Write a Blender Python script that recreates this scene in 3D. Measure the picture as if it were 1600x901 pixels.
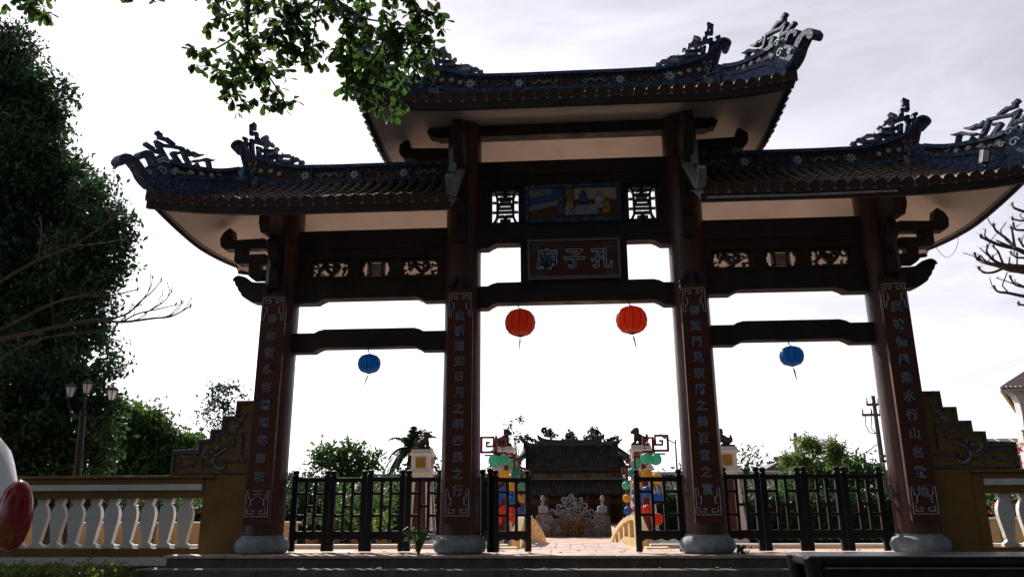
import bpy, bmesh, math, random
import numpy as np
from mathutils import Vector, Matrix
random.seed(7); RNG = np.random.default_rng(7)
R = math.radians
scene = bpy.context.scene
for o in list(bpy.data.objects): bpy.data.objects.remove(o)

# ---------------------------------------------------------------- camera
CF = 1200.0; CO = np.array([-0.1785, -9.3798, 0.503]); YAW, PIT, ROL = 0.0662, 0.2779, -0.0048
_fw = np.array([-math.sin(YAW)*math.cos(PIT), math.cos(YAW)*math.cos(PIT), math.sin(PIT)])
_rt = np.array([math.cos(YAW), math.sin(YAW), 0.0]); _up = np.cross(_rt, _fw)
_r2 = _rt*math.cos(ROL) + _up*math.sin(ROL); _u2 = -_rt*math.sin(ROL) + _up*math.cos(ROL)
cd = bpy.data.cameras.new('camera'); cam = bpy.data.objects.new('camera', cd)
scene.collection.objects.link(cam); scene.camera = cam
cd.sensor_width = 36; cd.lens = 36*CF/1600; cd.clip_start = 0.05; cd.clip_end = 3000
cam.matrix_world = Matrix(((_r2[0], _u2[0], -_fw[0], CO[0]), (_r2[1], _u2[1], -_fw[1], CO[1]),
                           (_r2[2], _u2[2], -_fw[2], CO[2]), (0, 0, 0, 1)))
def ray(u, v): return _fw + _r2*(u-800)/CF + _u2*(450.5-v)/CF
def at(u, v, y):
    "the place in the world, on the upright plane at depth y, of a measured point of the photograph"
    d = ray(u, v); t = (y-CO[1])/d[1]; return CO + d*t
def at_plane(u, v, p, n):
    d = ray(u, v); n = np.array(n, float); t = ((np.array(p, float)-CO)@n)/(d@n); return CO + d*t

# ---------------------------------------------------------------- sky, sun, exposure
SUN_AZ, SUN_EL = 31.0, 38.0        # degrees left of +y, above the horizon
w = bpy.data.worlds.new('World'); scene.world = w; w.use_nodes = True
nt = w.node_tree; nt.nodes.clear()
N = nt.nodes.new; L = nt.links.new
out = N('ShaderNodeOutputWorld'); bg = N('ShaderNodeBackground'); L(bg.outputs[0], out.inputs[0])
sky = N('ShaderNodeTexSky'); sky.sky_type = 'NISHITA'; sky.sun_disc = False
sky.sun_elevation = R(SUN_EL); sky.sun_rotation = R(-SUN_AZ); sky.dust_density = 2.0; sky.air_density = 1.0; sky.ozone_density = 1.0
bg.inputs[1].default_value = 0.1
# a thin veil of cloud over the blue, with soft streaks
tc = N('ShaderNodeTexCoord'); mp = N('ShaderNodeMapping'); mp.inputs['Scale'].default_value = (1.6, 1.6, 5.5)
L(tc.outputs['Generated'], mp.inputs[0])
nz = N('ShaderNodeTexNoise'); nz.inputs['Scale'].default_value = 2.2; nz.inputs['Detail'].default_value = 7; nz.inputs['Roughness'].default_value = 0.55
nz.inputs['Distortion'].default_value = 0.35
L(mp.outputs[0], nz.inputs['Vector'])
cr = N('ShaderNodeValToRGB'); cr.color_ramp.elements[0].position = 0.38; cr.color_ramp.elements[1].position = 0.66
cr.color_ramp.elements[0].color = (0.80, 0.80, 0.80, 1); cr.color_ramp.elements[1].color = (0.95, 0.95, 0.95, 1)
L(nz.outputs[0], cr.inputs[0])
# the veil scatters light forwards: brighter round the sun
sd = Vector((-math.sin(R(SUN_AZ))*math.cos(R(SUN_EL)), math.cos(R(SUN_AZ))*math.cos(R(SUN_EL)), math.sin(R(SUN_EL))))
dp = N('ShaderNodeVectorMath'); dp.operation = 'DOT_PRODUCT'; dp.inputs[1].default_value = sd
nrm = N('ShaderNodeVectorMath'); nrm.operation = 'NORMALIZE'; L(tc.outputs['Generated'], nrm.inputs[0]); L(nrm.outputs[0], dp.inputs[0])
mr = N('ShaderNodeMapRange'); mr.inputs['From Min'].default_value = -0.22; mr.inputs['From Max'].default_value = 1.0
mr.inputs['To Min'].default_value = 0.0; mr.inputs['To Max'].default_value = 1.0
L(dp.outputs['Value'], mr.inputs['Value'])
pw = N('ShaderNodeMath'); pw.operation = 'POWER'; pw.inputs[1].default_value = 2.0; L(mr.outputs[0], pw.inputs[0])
def M2(op, a, b):
    q = N('ShaderNodeMath'); q.operation = op
    for k, x in enumerate((a, b)):
        if isinstance(x, (int, float)): q.inputs[k].default_value = x
        elif x is not None: L(x, q.inputs[k])
    return q.outputs[0]
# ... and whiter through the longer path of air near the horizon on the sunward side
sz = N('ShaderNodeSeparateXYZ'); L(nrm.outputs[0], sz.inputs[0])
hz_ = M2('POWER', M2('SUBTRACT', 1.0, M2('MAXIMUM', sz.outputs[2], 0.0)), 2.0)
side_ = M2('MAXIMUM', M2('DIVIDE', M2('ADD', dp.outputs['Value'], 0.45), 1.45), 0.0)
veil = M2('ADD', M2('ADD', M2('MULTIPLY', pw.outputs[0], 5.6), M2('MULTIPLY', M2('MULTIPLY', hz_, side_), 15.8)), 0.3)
n2_ = N('ShaderNodeTexNoise'); n2_.inputs['Scale'].default_value = 2.3; n2_.inputs['Detail'].default_value = 8; n2_.inputs['Roughness'].default_value = 0.6; n2_.inputs['Distortion'].default_value = 0.6
L(mp.outputs[0], n2_.inputs['Vector'])
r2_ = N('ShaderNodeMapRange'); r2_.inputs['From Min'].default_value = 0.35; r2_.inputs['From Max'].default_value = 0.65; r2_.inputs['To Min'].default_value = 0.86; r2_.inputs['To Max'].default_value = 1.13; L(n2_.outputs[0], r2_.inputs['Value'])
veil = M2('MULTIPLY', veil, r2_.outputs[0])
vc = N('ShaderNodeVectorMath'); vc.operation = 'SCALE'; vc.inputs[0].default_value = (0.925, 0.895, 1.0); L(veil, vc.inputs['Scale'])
mx = N('ShaderNodeMix'); mx.data_type = 'RGBA'
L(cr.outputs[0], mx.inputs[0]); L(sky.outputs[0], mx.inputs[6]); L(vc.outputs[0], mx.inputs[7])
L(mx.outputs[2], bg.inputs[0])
sl = bpy.data.lights.new('sun', 'SUN'); sl.energy = 5.0; sl.angle = R(0.53); sl.color = (1.0, 0.93, 0.84)
so = bpy.data.objects.new('sun', sl); scene.collection.objects.link(so)
so.rotation_euler = (-sd).to_track_quat('-Z', 'Y').to_euler(); so.location = (-20, 25, 30)
vs = scene.view_settings; vs.view_transform = 'Standard'; vs.look = 'None'; vs.exposure = 0.38; vs.gamma = 1
scene.cycles.max_bounces = 6; scene.cycles.diffuse_bounces = 3; scene.cycles.glossy_bounces = 2
scene.cycles.transmission_bounces = 4; scene.cycles.transparent_max_bounces = 6

# ---------------------------------------------------------------- materials
MATS = {}
def mat(name, col, rough=0.7, var=0.25, scale=6.0, bump=0.15, bscale=40.0, col2=None, spec=0.4, stretch=None, metal=0.0, dirt=0.0, ao=None):
    if name in MATS: return MATS[name]
    m = bpy.data.materials.new(name); m.use_nodes = True; t = m.node_tree; b = t.nodes['Principled BSDF']
    b.inputs['Roughness'].default_value = rough; b.inputs['Specular IOR Level'].default_value = spec; b.inputs['Metallic'].default_value = metal
    n = t.nodes.new; l = t.links.new
    tcn = n('ShaderNodeTexCoord'); mpn = n('ShaderNodeMapping'); l(tcn.outputs['Object'], mpn.inputs[0])
    if stretch: mpn.inputs['Scale'].default_value = stretch
    n1 = n('ShaderNodeTexNoise'); n1.inputs['Scale'].default_value = scale; n1.inputs['Detail'].default_value = 6; n1.inputs['Roughness'].default_value = 0.62
    l(mpn.outputs[0], n1.inputs['Vector'])
    c2 = col2 or tuple(c*(1-var) for c in col)
    c1 = tuple(min(1, c*(1+var*0.6)) for c in col)
    rp = n('ShaderNodeValToRGB'); rp.color_ramp.elements[0].position = 0.36; rp.color_ramp.elements[1].position = 0.64
    rp.color_ramp.elements[0].color = (*c2, 1); rp.color_ramp.elements[1].color = (*c1, 1)
    l(n1.outputs[0], rp.inputs[0]); last = rp.outputs[0]
    if dirt:
        n3 = n('ShaderNodeTexNoise'); n3.inputs['Scale'].default_value = 1.7; n3.inputs['Detail'].default_value = 8; n3.inputs['Roughness'].default_value = 0.7
        m3 = n('ShaderNodeMapping'); m3.inputs['Scale'].default_value = (1, 1, 0.35); l(tcn.outputs['Object'], m3.inputs[0]); l(m3.outputs[0], n3.inputs['Vector'])
        r3 = n('ShaderNodeMapRange'); r3.inputs['From Min'].default_value = 0.5; r3.inputs['From Max'].default_value = 0.72; r3.inputs['To Max'].default_value = dirt
        l(n3.outputs[0], r3.inputs['Value'])
        mm = n('ShaderNodeMix'); mm.data_type = 'RGBA'; l(r3.outputs[0], mm.inputs[0]); l(last, mm.inputs[6]); mm.inputs[7].default_value = (0.05, 0.045, 0.035, 1); last = mm.outputs[2]
    l(last, b.inputs['Base Color'])
    n5 = n('ShaderNodeTexNoise'); n5.inputs['Scale'].default_value = scale*0.45; n5.inputs['Detail'].default_value = 8; n5.inputs['Roughness'].default_value = 0.7; l(mpn.outputs[0], n5.inputs['Vector'])
    r5 = n('ShaderNodeMapRange'); r5.inputs['From Min'].default_value = 0.35; r5.inputs['From Max'].default_value = 0.65; r5.inputs['To Min'].default_value = max(0.05, rough-0.10); r5.inputs['To Max'].default_value = min(1.0, rough+0.22); l(n5.outputs[0], r5.inputs['Value']); l(r5.outputs[0], b.inputs['Roughness'])
    if bump:
        n2 = n('ShaderNodeTexNoise'); n2.inputs['Scale'].default_value = bscale; n2.inputs['Detail'].default_value = 5; l(mpn.outputs[0], n2.inputs['Vector'])
        bp = n('ShaderNodeBump'); bp.inputs['Strength'].default_value = bump; bp.inputs['Distance'].default_value = 0.02
        l(n2.outputs[0], bp.inputs['Height']); l(bp.outputs[0], b.inputs['Normal'])
    MATS[name] = m; return m
def mosaic(name, cols, scale=42.0, grout=(0.28, 0.29, 0.31), gw=0.05, rough=0.62):
    "broken-china mosaic: cells of a few colours in pale grout"
    m = bpy.data.materials.new(name); m.use_nodes = True; t = m.node_tree; b = t.nodes['Principled BSDF']; b.inputs['Roughness'].default_value = rough; b.inputs['Specular IOR Level'].default_value = 0.25
    n = t.nodes.new; l = t.links.new; tcn = n('ShaderNodeTexCoord')
    v1 = n('ShaderNodeTexVoronoi'); v1.inputs['Scale'].default_value = scale; l(tcn.outputs['Object'], v1.inputs['Vector'])
    v2 = n('ShaderNodeTexVoronoi'); v2.feature = 'DISTANCE_TO_EDGE'; v2.inputs['Scale'].default_value = scale; l(tcn.outputs['Object'], v2.inputs['Vector'])
    rp = n('ShaderNodeValToRGB'); rp.color_ramp.interpolation = 'CONSTANT'
    sp = n('ShaderNodeSeparateColor'); l(v1.outputs['Color'], sp.inputs[0]); l(sp.outputs[0], rp.inputs[0])
    e = rp.color_ramp.elements; e[0].color = (*cols[0], 1); e[0].position = 0
    e[1].color = (*cols[1], 1); e[1].position = 1/len(cols)
    for i in range(2, len(cols)): x = e.new(i/len(cols)); x.color = (*cols[i], 1)
    lt = n('ShaderNodeMath'); lt.operation = 'LESS_THAN'; lt.inputs[1].default_value = gw; l(v2.outputs['Distance'], lt.inputs[0])
    mm = n('ShaderNodeMix'); mm.data_type = 'RGBA'; l(lt.outputs[0], mm.inputs[0]); l(rp.outputs[0], mm.inputs[6]); mm.inputs[7].default_value = (*grout, 1)
    l(mm.outputs[2], b.inputs['Base Color'])
    bp = n('ShaderNodeBump'); bp.inputs['Strength'].default_value = 0.5; bp.inputs['Distance'].default_value = 0.01
    l(v2.outputs['Distance'], bp.inputs['Height']); l(bp.outputs[0], b.inputs['Normal'])
    MATS[name] = m; return m
def leafmat(name, col, trans=0.4, rough=0.45, var=0.5):
    m = bpy.data.materials.new(name); m.use_nodes = True; t = m.node_tree; b = t.nodes['Principled BSDF']; o = t.nodes['Material Output']
    b.inputs['Roughness'].default_value = rough; b.inputs['Specular IOR Level'].default_value = 0.35
    n = t.nodes.new; l = t.links.new
    tcn = n('ShaderNodeTexCoord'); n1 = n('ShaderNodeTexNoise'); n1.inputs['Scale'].default_value = 1.3; n1.inputs['Detail'].default_value = 9; n1.inputs['Roughness'].default_value = 0.75
    l(tcn.outputs['Object'], n1.inputs['Vector'])
    rp = n('ShaderNodeValToRGB'); rp.color_ramp.elements[0].position = 0.35; rp.color_ramp.elements[1].position = 0.68
    rp.color_ramp.elements[0].color = (*[c*(1-var) for c in col], 1); rp.color_ramp.elements[1].color = (*[c*(1+var) for c in col], 1)
    l(n1.outputs[0], rp.inputs[0]); l(rp.outputs[0], b.inputs['Base Color'])
    tr = n('ShaderNodeBsdfTranslucent'); hs = n('ShaderNodeHueSaturation'); hs.inputs['Value'].default_value = 1.9; hs.inputs['Hue'].default_value = 0.485; l(rp.outputs[0], hs.inputs['Color']); l(hs.outputs[0], tr.inputs[0])
    mm = n('ShaderNodeMixShader'); mm.inputs[0].default_value = trans; l(b.outputs[0], mm.inputs[1]); l(tr.outputs[0], mm.inputs[2]); l(mm.outputs[0], o.inputs[0])
    MATS[name] = m; return m
def fabric(name, col, trans=0.45):
    m = bpy.data.materials.new(name); m.use_nodes = True; t = m.node_tree; b = t.nodes['Principled BSDF']; o = t.nodes['Material Output']
    b.inputs['Roughness'].default_value = 0.32; b.inputs['Base Color'].default_value = (*col, 1)
    n = t.nodes.new; l = t.links.new
    wv = n('ShaderNodeTexNoise'); wv.inputs['Scale'].default_value = 90; wv.inputs['Detail'].default_value = 3
    tcn = n('ShaderNodeTexCoord'); l(tcn.outputs['Object'], wv.inputs['Vector'])
    bp = n('ShaderNodeBump'); bp.inputs['Strength'].default_value = 0.12; bp.inputs['Distance'].default_value = 0.01; l(wv.outputs[0], bp.inputs['Height']); l(bp.outputs[0], b.inputs['Normal'])
    tr = n('ShaderNodeBsdfTranslucent'); tr.inputs[0].default_value = (*[min(1, c*1.5) for c in col], 1)
    mm = n('ShaderNodeMixShader'); mm.inputs[0].default_value = trans; l(b.outputs[0], mm.inputs[1]); l(tr.outputs[0], mm.inputs[2]); l(mm.outputs[0], o.inputs[0])
    MATS[name] = m; return m

WOOD = mat('red brown painted wood', (0.026, 0.013, 0.011), 0.42, 0.35, 5, 0.12, 60, stretch=(1, 1, 1))
WOODB = mat('brown beam paint', (0.022, 0.0135, 0.0125), 0.5, 0.45, 5, 0.25, 40, dirt=0.4)
PILL = mat('maroon pillar paint', (0.082, 0.036, 0.029), 0.30, 0.45, 5, 0.22, 26, stretch=(1, 1, 0.22), dirt=0.35)
BLACKW = mat('black lacquered wood', (0.009, 0.007, 0.007), 0.5, 0.3, 8, 0.1, 70)
COUP = mat('brown red couplet board', (0.085, 0.024, 0.011), 0.5, 0.2, 8, 0.05, 60)
PALEL = mat('pale porcelain outline', (0.50, 0.56, 0.66), 0.4, 0.2, 60, 0.0)
BLUEL = mat('blue porcelain fill', (0.022, 0.05, 0.13), 0.35, 0.5, 90, 0.0)
STONE = mat('grey carved stone', (0.29, 0.34, 0.39), 0.75, 0.3, 9, 0.4, 60, dirt=0.4)
PLAST = mat('off white soffit plaster', (0.84, 0.74, 0.67), 0.85, 0.08, 1.4, 0.06, 18, dirt=0.1)
TILE = mat('weathered terracotta tile', (0.075, 0.036, 0.025), 0.62, 0.55, 12, 0.5, 45, dirt=0.6)
TILED = mat('dark glazed temple tile', (0.036, 0.030, 0.022), 0.8, 0.5, 2.5, 0.3, 30, spec=0.15)
MORT = mat('grey lime mortar', (0.32, 0.37, 0.39), 0.85, 0.3, 14, 0.4, 60)
FASC = mat('dark brown fascia board', (0.030, 0.017, 0.014), 0.6, 0.3, 8, 0.1, 60)
BMOS = mosaic('blue china mosaic', [(0.012, 0.032, 0.10), (0.018, 0.055, 0.15), (0.03, 0.085, 0.19), (0.010, 0.026, 0.07), (0.10, 0.15, 0.22), (0.02, 0.05, 0.12)], 40, (0.13, 0.16, 0.21), 0.035)
EDG = mosaic('blue edging mosaic', [(0.045, 0.06, 0.09), (0.07, 0.09, 0.12), (0.10, 0.12, 0.15), (0.03, 0.04, 0.07)], 38, (0.16, 0.14, 0.10), 0.06)
DMOS = mosaic('grey blue figure mosaic', [(0.14, 0.15, 0.18), (0.20, 0.20, 0.23), (0.09, 0.11, 0.16), (0.25, 0.24, 0.26)], 55, (0.35, 0.35, 0.38), 0.04)
PMOS = mat('dark brown ridge panel', (0.075, 0.035, 0.028), 0.7, 0.4, 25, 0.3, 80)
FLOW = mat('pale porcelain petals', (0.55, 0.60, 0.64), 0.35, 0.35, 30, 0.05)
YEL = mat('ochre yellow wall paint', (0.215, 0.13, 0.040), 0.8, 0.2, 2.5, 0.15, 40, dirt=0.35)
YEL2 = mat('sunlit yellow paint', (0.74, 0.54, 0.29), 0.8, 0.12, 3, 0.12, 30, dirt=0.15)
WHITE = mat('white wall paint', (0.74, 0.73, 0.72), 0.7, 0.1, 4, 0.1, 40, dirt=0.25)
REDP = mat('dark red panel paint', (0.075, 0.016, 0.013), 0.6, 0.2, 6, 0.05, 30)
FRET = mat('red metal frame paint', (0.17, 0.020, 0.015), 0.4, 0.2, 12, 0.03, 40)
PAVE = mat('warm stone paving', (0.58, 0.39, 0.30), 0.8, 0.3, 3, 0.25, 30, dirt=0.2)
SLAB = mat('pink grey granite slab', (0.56, 0.43, 0.38), 0.75, 0.22, 5, 0.2, 60, dirt=0.35)
STEPM = mat('dark grey step granite', (0.15, 0.135, 0.125), 0.75, 0.3, 6, 0.25, 70, dirt=0.5)
ASPH = mat('street asphalt', (0.055, 0.053, 0.052), 0.9, 0.3, 8, 0.5, 120)
BARK = mat('grey brown bark', (0.075, 0.058, 0.046), 0.9, 0.4, 9, 0.8, 30, stretch=(1, 1, 0.3))
PBARK = mat('pale frangipani bark', (0.085, 0.068, 0.058), 0.85, 0.4, 12, 0.7, 40)
DARKM = mat('dark iron', (0.02, 0.02, 0.02), 0.5, 0.2, 10, 0.05, 40)
LION = mat('dark grey lion stone', (0.055, 0.045, 0.042), 0.7, 0.4, 14, 0.5, 50)
CARV = mosaic('carved screen relief', [(0.20, 0.17, 0.17), (0.26, 0.21, 0.19), (0.13, 0.13, 0.16), (0.30, 0.18, 0.10), (0.10, 0.10, 0.13)], 26, (0.08, 0.07, 0.07), 0.05, 0.8)
SOIL = mat('dark soil', (0.05, 0.038, 0.028), 0.95, 0.4, 12, 0.5, 50)
LF1 = leafmat('broad street leaves', (0.032, 0.080, 0.016), 0.40, 0.28, 0.5)
LF2 = leafmat('dark evergreen leaves', (0.022, 0.062, 0.022), 0.28)
LF3 = leafmat('garden green leaves', (0.045, 0.105, 0.022), 0.38)
LF4 = leafmat('yellow green leaves', (0.10, 0.16, 0.030), 0.45)
PALMF = leafmat('palm fronds green', (0.035, 0.075, 0.028), 0.3)
RFLOW = leafmat('pink red flowers', (0.55, 0.05, 0.07), 0.4)

# ---------------------------------------------------------------- object helpers
COL = scene.collection
def tag(o, label=None, cat=None, group=None, kind=None):
    if label: o['label'] = label
    if cat: o['category'] = cat
    if group: o['group'] = group
    if kind: o['kind'] = kind
    return o
def thing(name, label, cat, loc=(0, 0, 0), group=None):
    o = bpy.data.objects.new(name, None); COL.objects.link(o); o.location = loc; o.empty_display_size = 0.2
    return tag(o, label, cat, group)
def base(p):
    v = Vector((0, 0, 0))
    while p is not None: v += Vector(p.location); p = p.parent
    return v
class MB:
    def __init__(s): s.v = []; s.f = []; s.m = []
    def add(s, vs, fs, mi=0):
        k = len(s.v); s.v += [tuple(map(float, p)) for p in vs]; s.f += [tuple(k+i for i in f) for f in fs]; s.m += [mi]*len(fs); return s
    def box(s, x0, x1, y0, y1, z0, z1, mi=0):
        return s.add([(x0,y0,z0),(x1,y0,z0),(x1,y1,z0),(x0,y1,z0),(x0,y0,z1),(x1,y0,z1),(x1,y1,z1),(x0,y1,z1)],
                     [(0,3,2,1),(4,5,6,7),(0,1,5,4),(1,2,6,5),(2,3,7,6),(3,0,4,7)], mi)
    def obox(s, c, ax, ay, az, mi=0):
        c, ax, ay, az = map(Vector, (c, ax, ay, az))
        P = [c+ax*i+ay*j+az*k for k in (-1, 1) for j, i in ((-1,-1),(-1,1),(1,1),(1,-1))]
        return s.add(P, [(0,3,2,1),(4,5,6,7),(0,1,5,4),(1,2,6,5),(2,3,7,6),(3,0,4,7)], mi)
    def prism(s, poly, f0, f1, mi=0):
        "poly: 2D points; f0, f1 map a 2D point to the two faces"
        n = len(poly); P = [f0(p) for p in poly]+[f1(p) for p in poly]
        return s.add(P, [tuple(range(n)), tuple(range(2*n-1, n-1, -1))]+[(i, n+i, n+(i+1) % n, (i+1) % n) for i in range(n)], mi)
    def xz(s, poly, y0, y1, mi=0): return s.prism(poly, lambda p: (p[0], y0, p[1]), lambda p: (p[0], y1, p[1]), mi)
    def yz(s, poly, x0, x1, mi=0): return s.prism(poly, lambda p: (x0, p[0], p[1]), lambda p: (x1, p[0], p[1]), mi)
    def tube(s, pts, rad, n=8, mi=0, cap=True):
        pts = [Vector(p) for p in pts]; m = len(pts); rad = rad if hasattr(rad, '__len__') else [rad]*m
        k = len(s.v); u = None
        for i, p in enumerate(pts):
            d = (pts[min(i+1, m-1)]-pts[max(i-1, 0)]).normalized() if m > 1 else Vector((0, 0, 1))
            if d.length == 0: d = Vector((0, 0, 1))
            if u is None: u = d.orthogonal().normalized()
            u = (u-d*u.dot(d)); u = u.normalized() if u.length > 1e-6 else d.orthogonal().normalized()
            w_ = d.cross(u)
            for j in range(n):
                a = 2*math.pi*j/n; s.v.append(tuple(p+(u*math.cos(a)+w_*math.sin(a))*rad[i]))
        for i in range(m-1):
            for j in range(n):
                a = k+i*n+j; b_ = k+i*n+(j+1) % n; s.f.append((a, b_, b_+n, a+n)); s.m.append(mi)
        if cap: s.f.append(tuple(k+j for j in range(n-1, -1, -1))); s.f.append(tuple(k+(m-1)*n+j for j in range(n))); s.m += [mi, mi]
        return s
    def lathe(s, prof, c, n=20, mi=0, lobes=0, amp=0.0, sx=1.0, sy=1.0):
        "prof: (radius, z) pairs from bottom to top"
        k = len(s.v); m = len(prof)
        for r_, z in prof:
            for j in range(n):
                a = 2*math.pi*j/n; rr = r_*(1-amp*(1-abs(math.cos(lobes*a/2)))**1.5) if lobes else r_
                s.v.append((c[0]+rr*math.cos(a)*sx, c[1]+rr*math.sin(a)*sy, c[2]+z))
        for i in range(m-1):
            for j in range(n):
                a = k+i*n+j; b_ = k+i*n+(j+1) % n; s.f.append((a, b_, b_+n, a+n)); s.m.append(mi)
        s.f.append(tuple(k+j for j in range(n-1, -1, -1))); s.f.append(tuple(k+(m-1)*n+j for j in range(n))); s.m += [mi, mi]
        return s
    def stroke(s, pts, w_, F, mi=0):
        "a band of width w_ along 2D pts; F(p2d, side) gives the 3D point on the front (-1) or back (1) face"
        pts = [np.array(p, float) for p in pts]; m = len(pts); w_ = w_ if hasattr(w_, '__len__') else [w_]*m
        k = len(s.v)
        for i, p in enumerate(pts):
            d = pts[min(i+1, m-1)]-pts[max(i-1, 0)]; d = d/(np.linalg.norm(d)+1e-9); nn = np.array([-d[1], d[0]])
            if 0 < i < m-1:
                d1 = (p-pts[i-1]); d1 /= np.linalg.norm(d1)+1e-9; c_ = max(0.55, abs(d1@d)); nn = nn/c_
            for sd_ in (-1, 1):
                for q in (-1, 1): s.v.append(tuple(map(float, F(p+nn*q*w_[i]/2, sd_))))
        for i in range(m-1):
            a = k+i*4; b_ = a+4
            s.f += [(a, a+1, b_+1, b_), (a+2, b_+2, b_+3, a+3), (a, b_, b_+2, a+2), (a+1, a+3, b_+3, b_+1)]; s.m += [mi]*4
        a = k; b_ = k+(m-1)*4; s.f += [(a, a+2, a+3, a+1), (b_, b_+1, b_+3, b_+2)]; s.m += [mi]*2
        return s
    def build(s, name, mats, parent=None, bevel=0.0, smooth=False, label=None, segs=2):
        me = bpy.data.meshes.new(name); off = base(parent) if parent else Vector((0, 0, 0))
        me.from_pydata([(p[0]-off.x, p[1]-off.y, p[2]-off.z) for p in s.v], [], s.f)
        mats = mats if isinstance(mats, (list, tuple)) else [mats]
        for m_ in mats: me.materials.append(m_)
        if len(mats) > 1: me.polygons.foreach_set('material_index', s.m)
        bm = bmesh.new(); bm.from_mesh(me); bmesh.ops.recalc_face_normals(bm, faces=bm.faces); bm.to_mesh(me); bm.free()
        if smooth:
            me.polygons.foreach_set('use_smooth', [True]*len(me.polygons))
            try: me.set_sharp_from_angle(angle=R(40))
            except Exception: pass
        o = bpy.data.objects.new(name, me); COL.objects.link(o)
        if parent: o.parent = parent
        if bevel:
            b = o.modifiers.new('bevel', 'BEVEL'); b.width = bevel; b.segments = segs; b.limit_method = 'ANGLE'; b.angle_limit = R(35)
        if label: o['label'] = label
        return o
def np_mesh(name, V, F, mats, parent=None, mi=None):
    "V: (n,3) array, F: (m,k) array"
    me = bpy.data.meshes.new(name); V = np.asarray(V, np.float32)
    if parent is not None: V = V-np.array(base(parent), np.float32)
    me.vertices.add(len(V)); me.vertices.foreach_set('co', V.ravel())
    m, k = F.shape; me.loops.add(m*k); me.loops.foreach_set('vertex_index', F.astype(np.int32).ravel())
    me.polygons.add(m); me.polygons.foreach_set('loop_start', (np.arange(m)*k).astype(np.int32)); me.polygons.foreach_set('loop_total', np.full(m, k, np.int32))
    for m_ in (mats if isinstance(mats, (list, tuple)) else [mats]): me.materials.append(m_)
    if mi is not None: me.polygons.foreach_set('material_index', mi.astype(np.int32))
    me.update(calc_edges=True)
    o = bpy.data.objects.new(name, me); COL.objects.link(o)
    if parent is not None: o.parent = parent
    return o
def lin(a, b, n): return [a+(b-a)*i/(n-1) for i in range(n)]
def smooth_path(pts, k=4):
    "Catmull-Rom through the points"
    P = [np.array(p, float) for p in pts]; P = [P[0]*2-P[1]]+P+[P[-1]*2-P[-2]]; o = []
    for i in range(1, len(P)-2):
        for t in np.arange(k)/k:
            o.append(0.5*((2*P[i])+(-P[i-1]+P[i+1])*t+(2*P[i-1]-5*P[i]+4*P[i+1]-P[i+2])*t*t+(-P[i-1]+3*P[i]-3*P[i+1]+P[i+2])*t**3))
    o.append(P[-2]); return o
def glyph(ch, size, place, parent, name='character', t=0.012, bold=0.0):
    "a written character as two raised layers: pale outline, blue fill; place(x, z, depth) -> world"
    vs_, fs_, ms_ = [], [], []
    for layer, (off, dep, mi) in enumerate(((0.017+bold, t*0.7, 0), (bold*0.4-0.014, t, 1))):
        cu = bpy.data.curves.new('glyph', 'FONT'); cu.body = ch; cu.size = 1.0; cu.align_x = 'CENTER'; cu.align_y = 'CENTER'; cu.offset = off; cu.resolution_u = 2
        ob = bpy.data.objects.new('glyph', cu); COL.objects.link(ob); bpy.context.view_layer.update()
        me = bpy.data.meshes.new_from_object(ob); k = len(vs_)
        V = [v.co.copy() for v in me.vertices]
        if V:
            cx = (min(v.x for v in V)+max(v.x for v in V))/2; cz = (min(v.y for v in V)+max(v.y for v in V))/2
            n = len(V)
            vs_ += [place((v.x-cx)*size, (v.y-cz)*size, dep) for v in V]+[place((v.x-cx)*size, (v.y-cz)*size, 0.0) for v in V]
            ec = {}
            for p in me.polygons:
                fs_.append(tuple(k+i for i in p.vertices)); ms_.append(mi)
                for e in p.edge_keys: ec[e] = ec.get(e, 0)+1
            for (a, b), c in ec.items():
                if c == 1: fs_.append((k+a, k+b, k+n+b, k+n+a)); ms_.append(mi)
        bpy.data.objects.remove(ob); bpy.data.curves.remove(cu); bpy.data.meshes.remove(me)
    m = MB(); m.v = [tuple(p) for p in vs_]; m.f = fs_; m.m = ms_
    return m.build(name, [PALEL, BLUEL], parent)
# ================================================================ ground, plinth, steps
def struct(o): o['kind'] = 'structure'; return o
m = MB(); m.box(-400, 400, -60, -2.3, -0.80, -0.72); struct(m.build('street', ASPH))
m = MB(); m.box(-400, 400, 0.9, 900, -0.60, -0.45); struct(m.build('courtyard_ground', PAVE))
m = MB(); m.box(-400, -4.75, -2.3, 0.9, -0.75, -0.50); m.box(4.75, 400, -2.3, 0.9, -0.75, -0.5); struct(m.build('planting_ground', SOIL))
plinth = thing('gate_plinth', 'low granite plinth with a flight of dark steps under the ceremonial gate', 'plinth', (0, 0.2, -0.72))
plinth['kind'] = 'structure'
m = MB(); m.box(-4.72, 4.72, -0.44, 0.90, -0.72, -0.03); m.build('plinth_core', STEPM, plinth, 0.01)
xs_ = lin(-4.75, 4.75, 14)
for i in range(13):
    for (ya, yb) in ((-0.47, 0.20), (0.206, 0.90)):
        m = MB(); dz = random.uniform(-0.002, 0.002); m.box(xs_[i]+0.003, xs_[i+1]-0.003, ya, yb, -0.03, dz); m.build('slab', SLAB, plinth, 0.004)
for k in range(5):
    z = -0.125-0.12*k; y0 = -0.80-0.32*k
    xe_ = lin(-4.9-0.06*k, 4.75, 8)
    for i in range(7):
        m = MB(); m.box(xe_[i]+0.003, xe_[i+1]-0.003, y0, y0+0.34, z-0.13, z+random.uniform(-0.002, 0.002)); m.build('step_stone', STEPM, plinth, 0.006)

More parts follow.
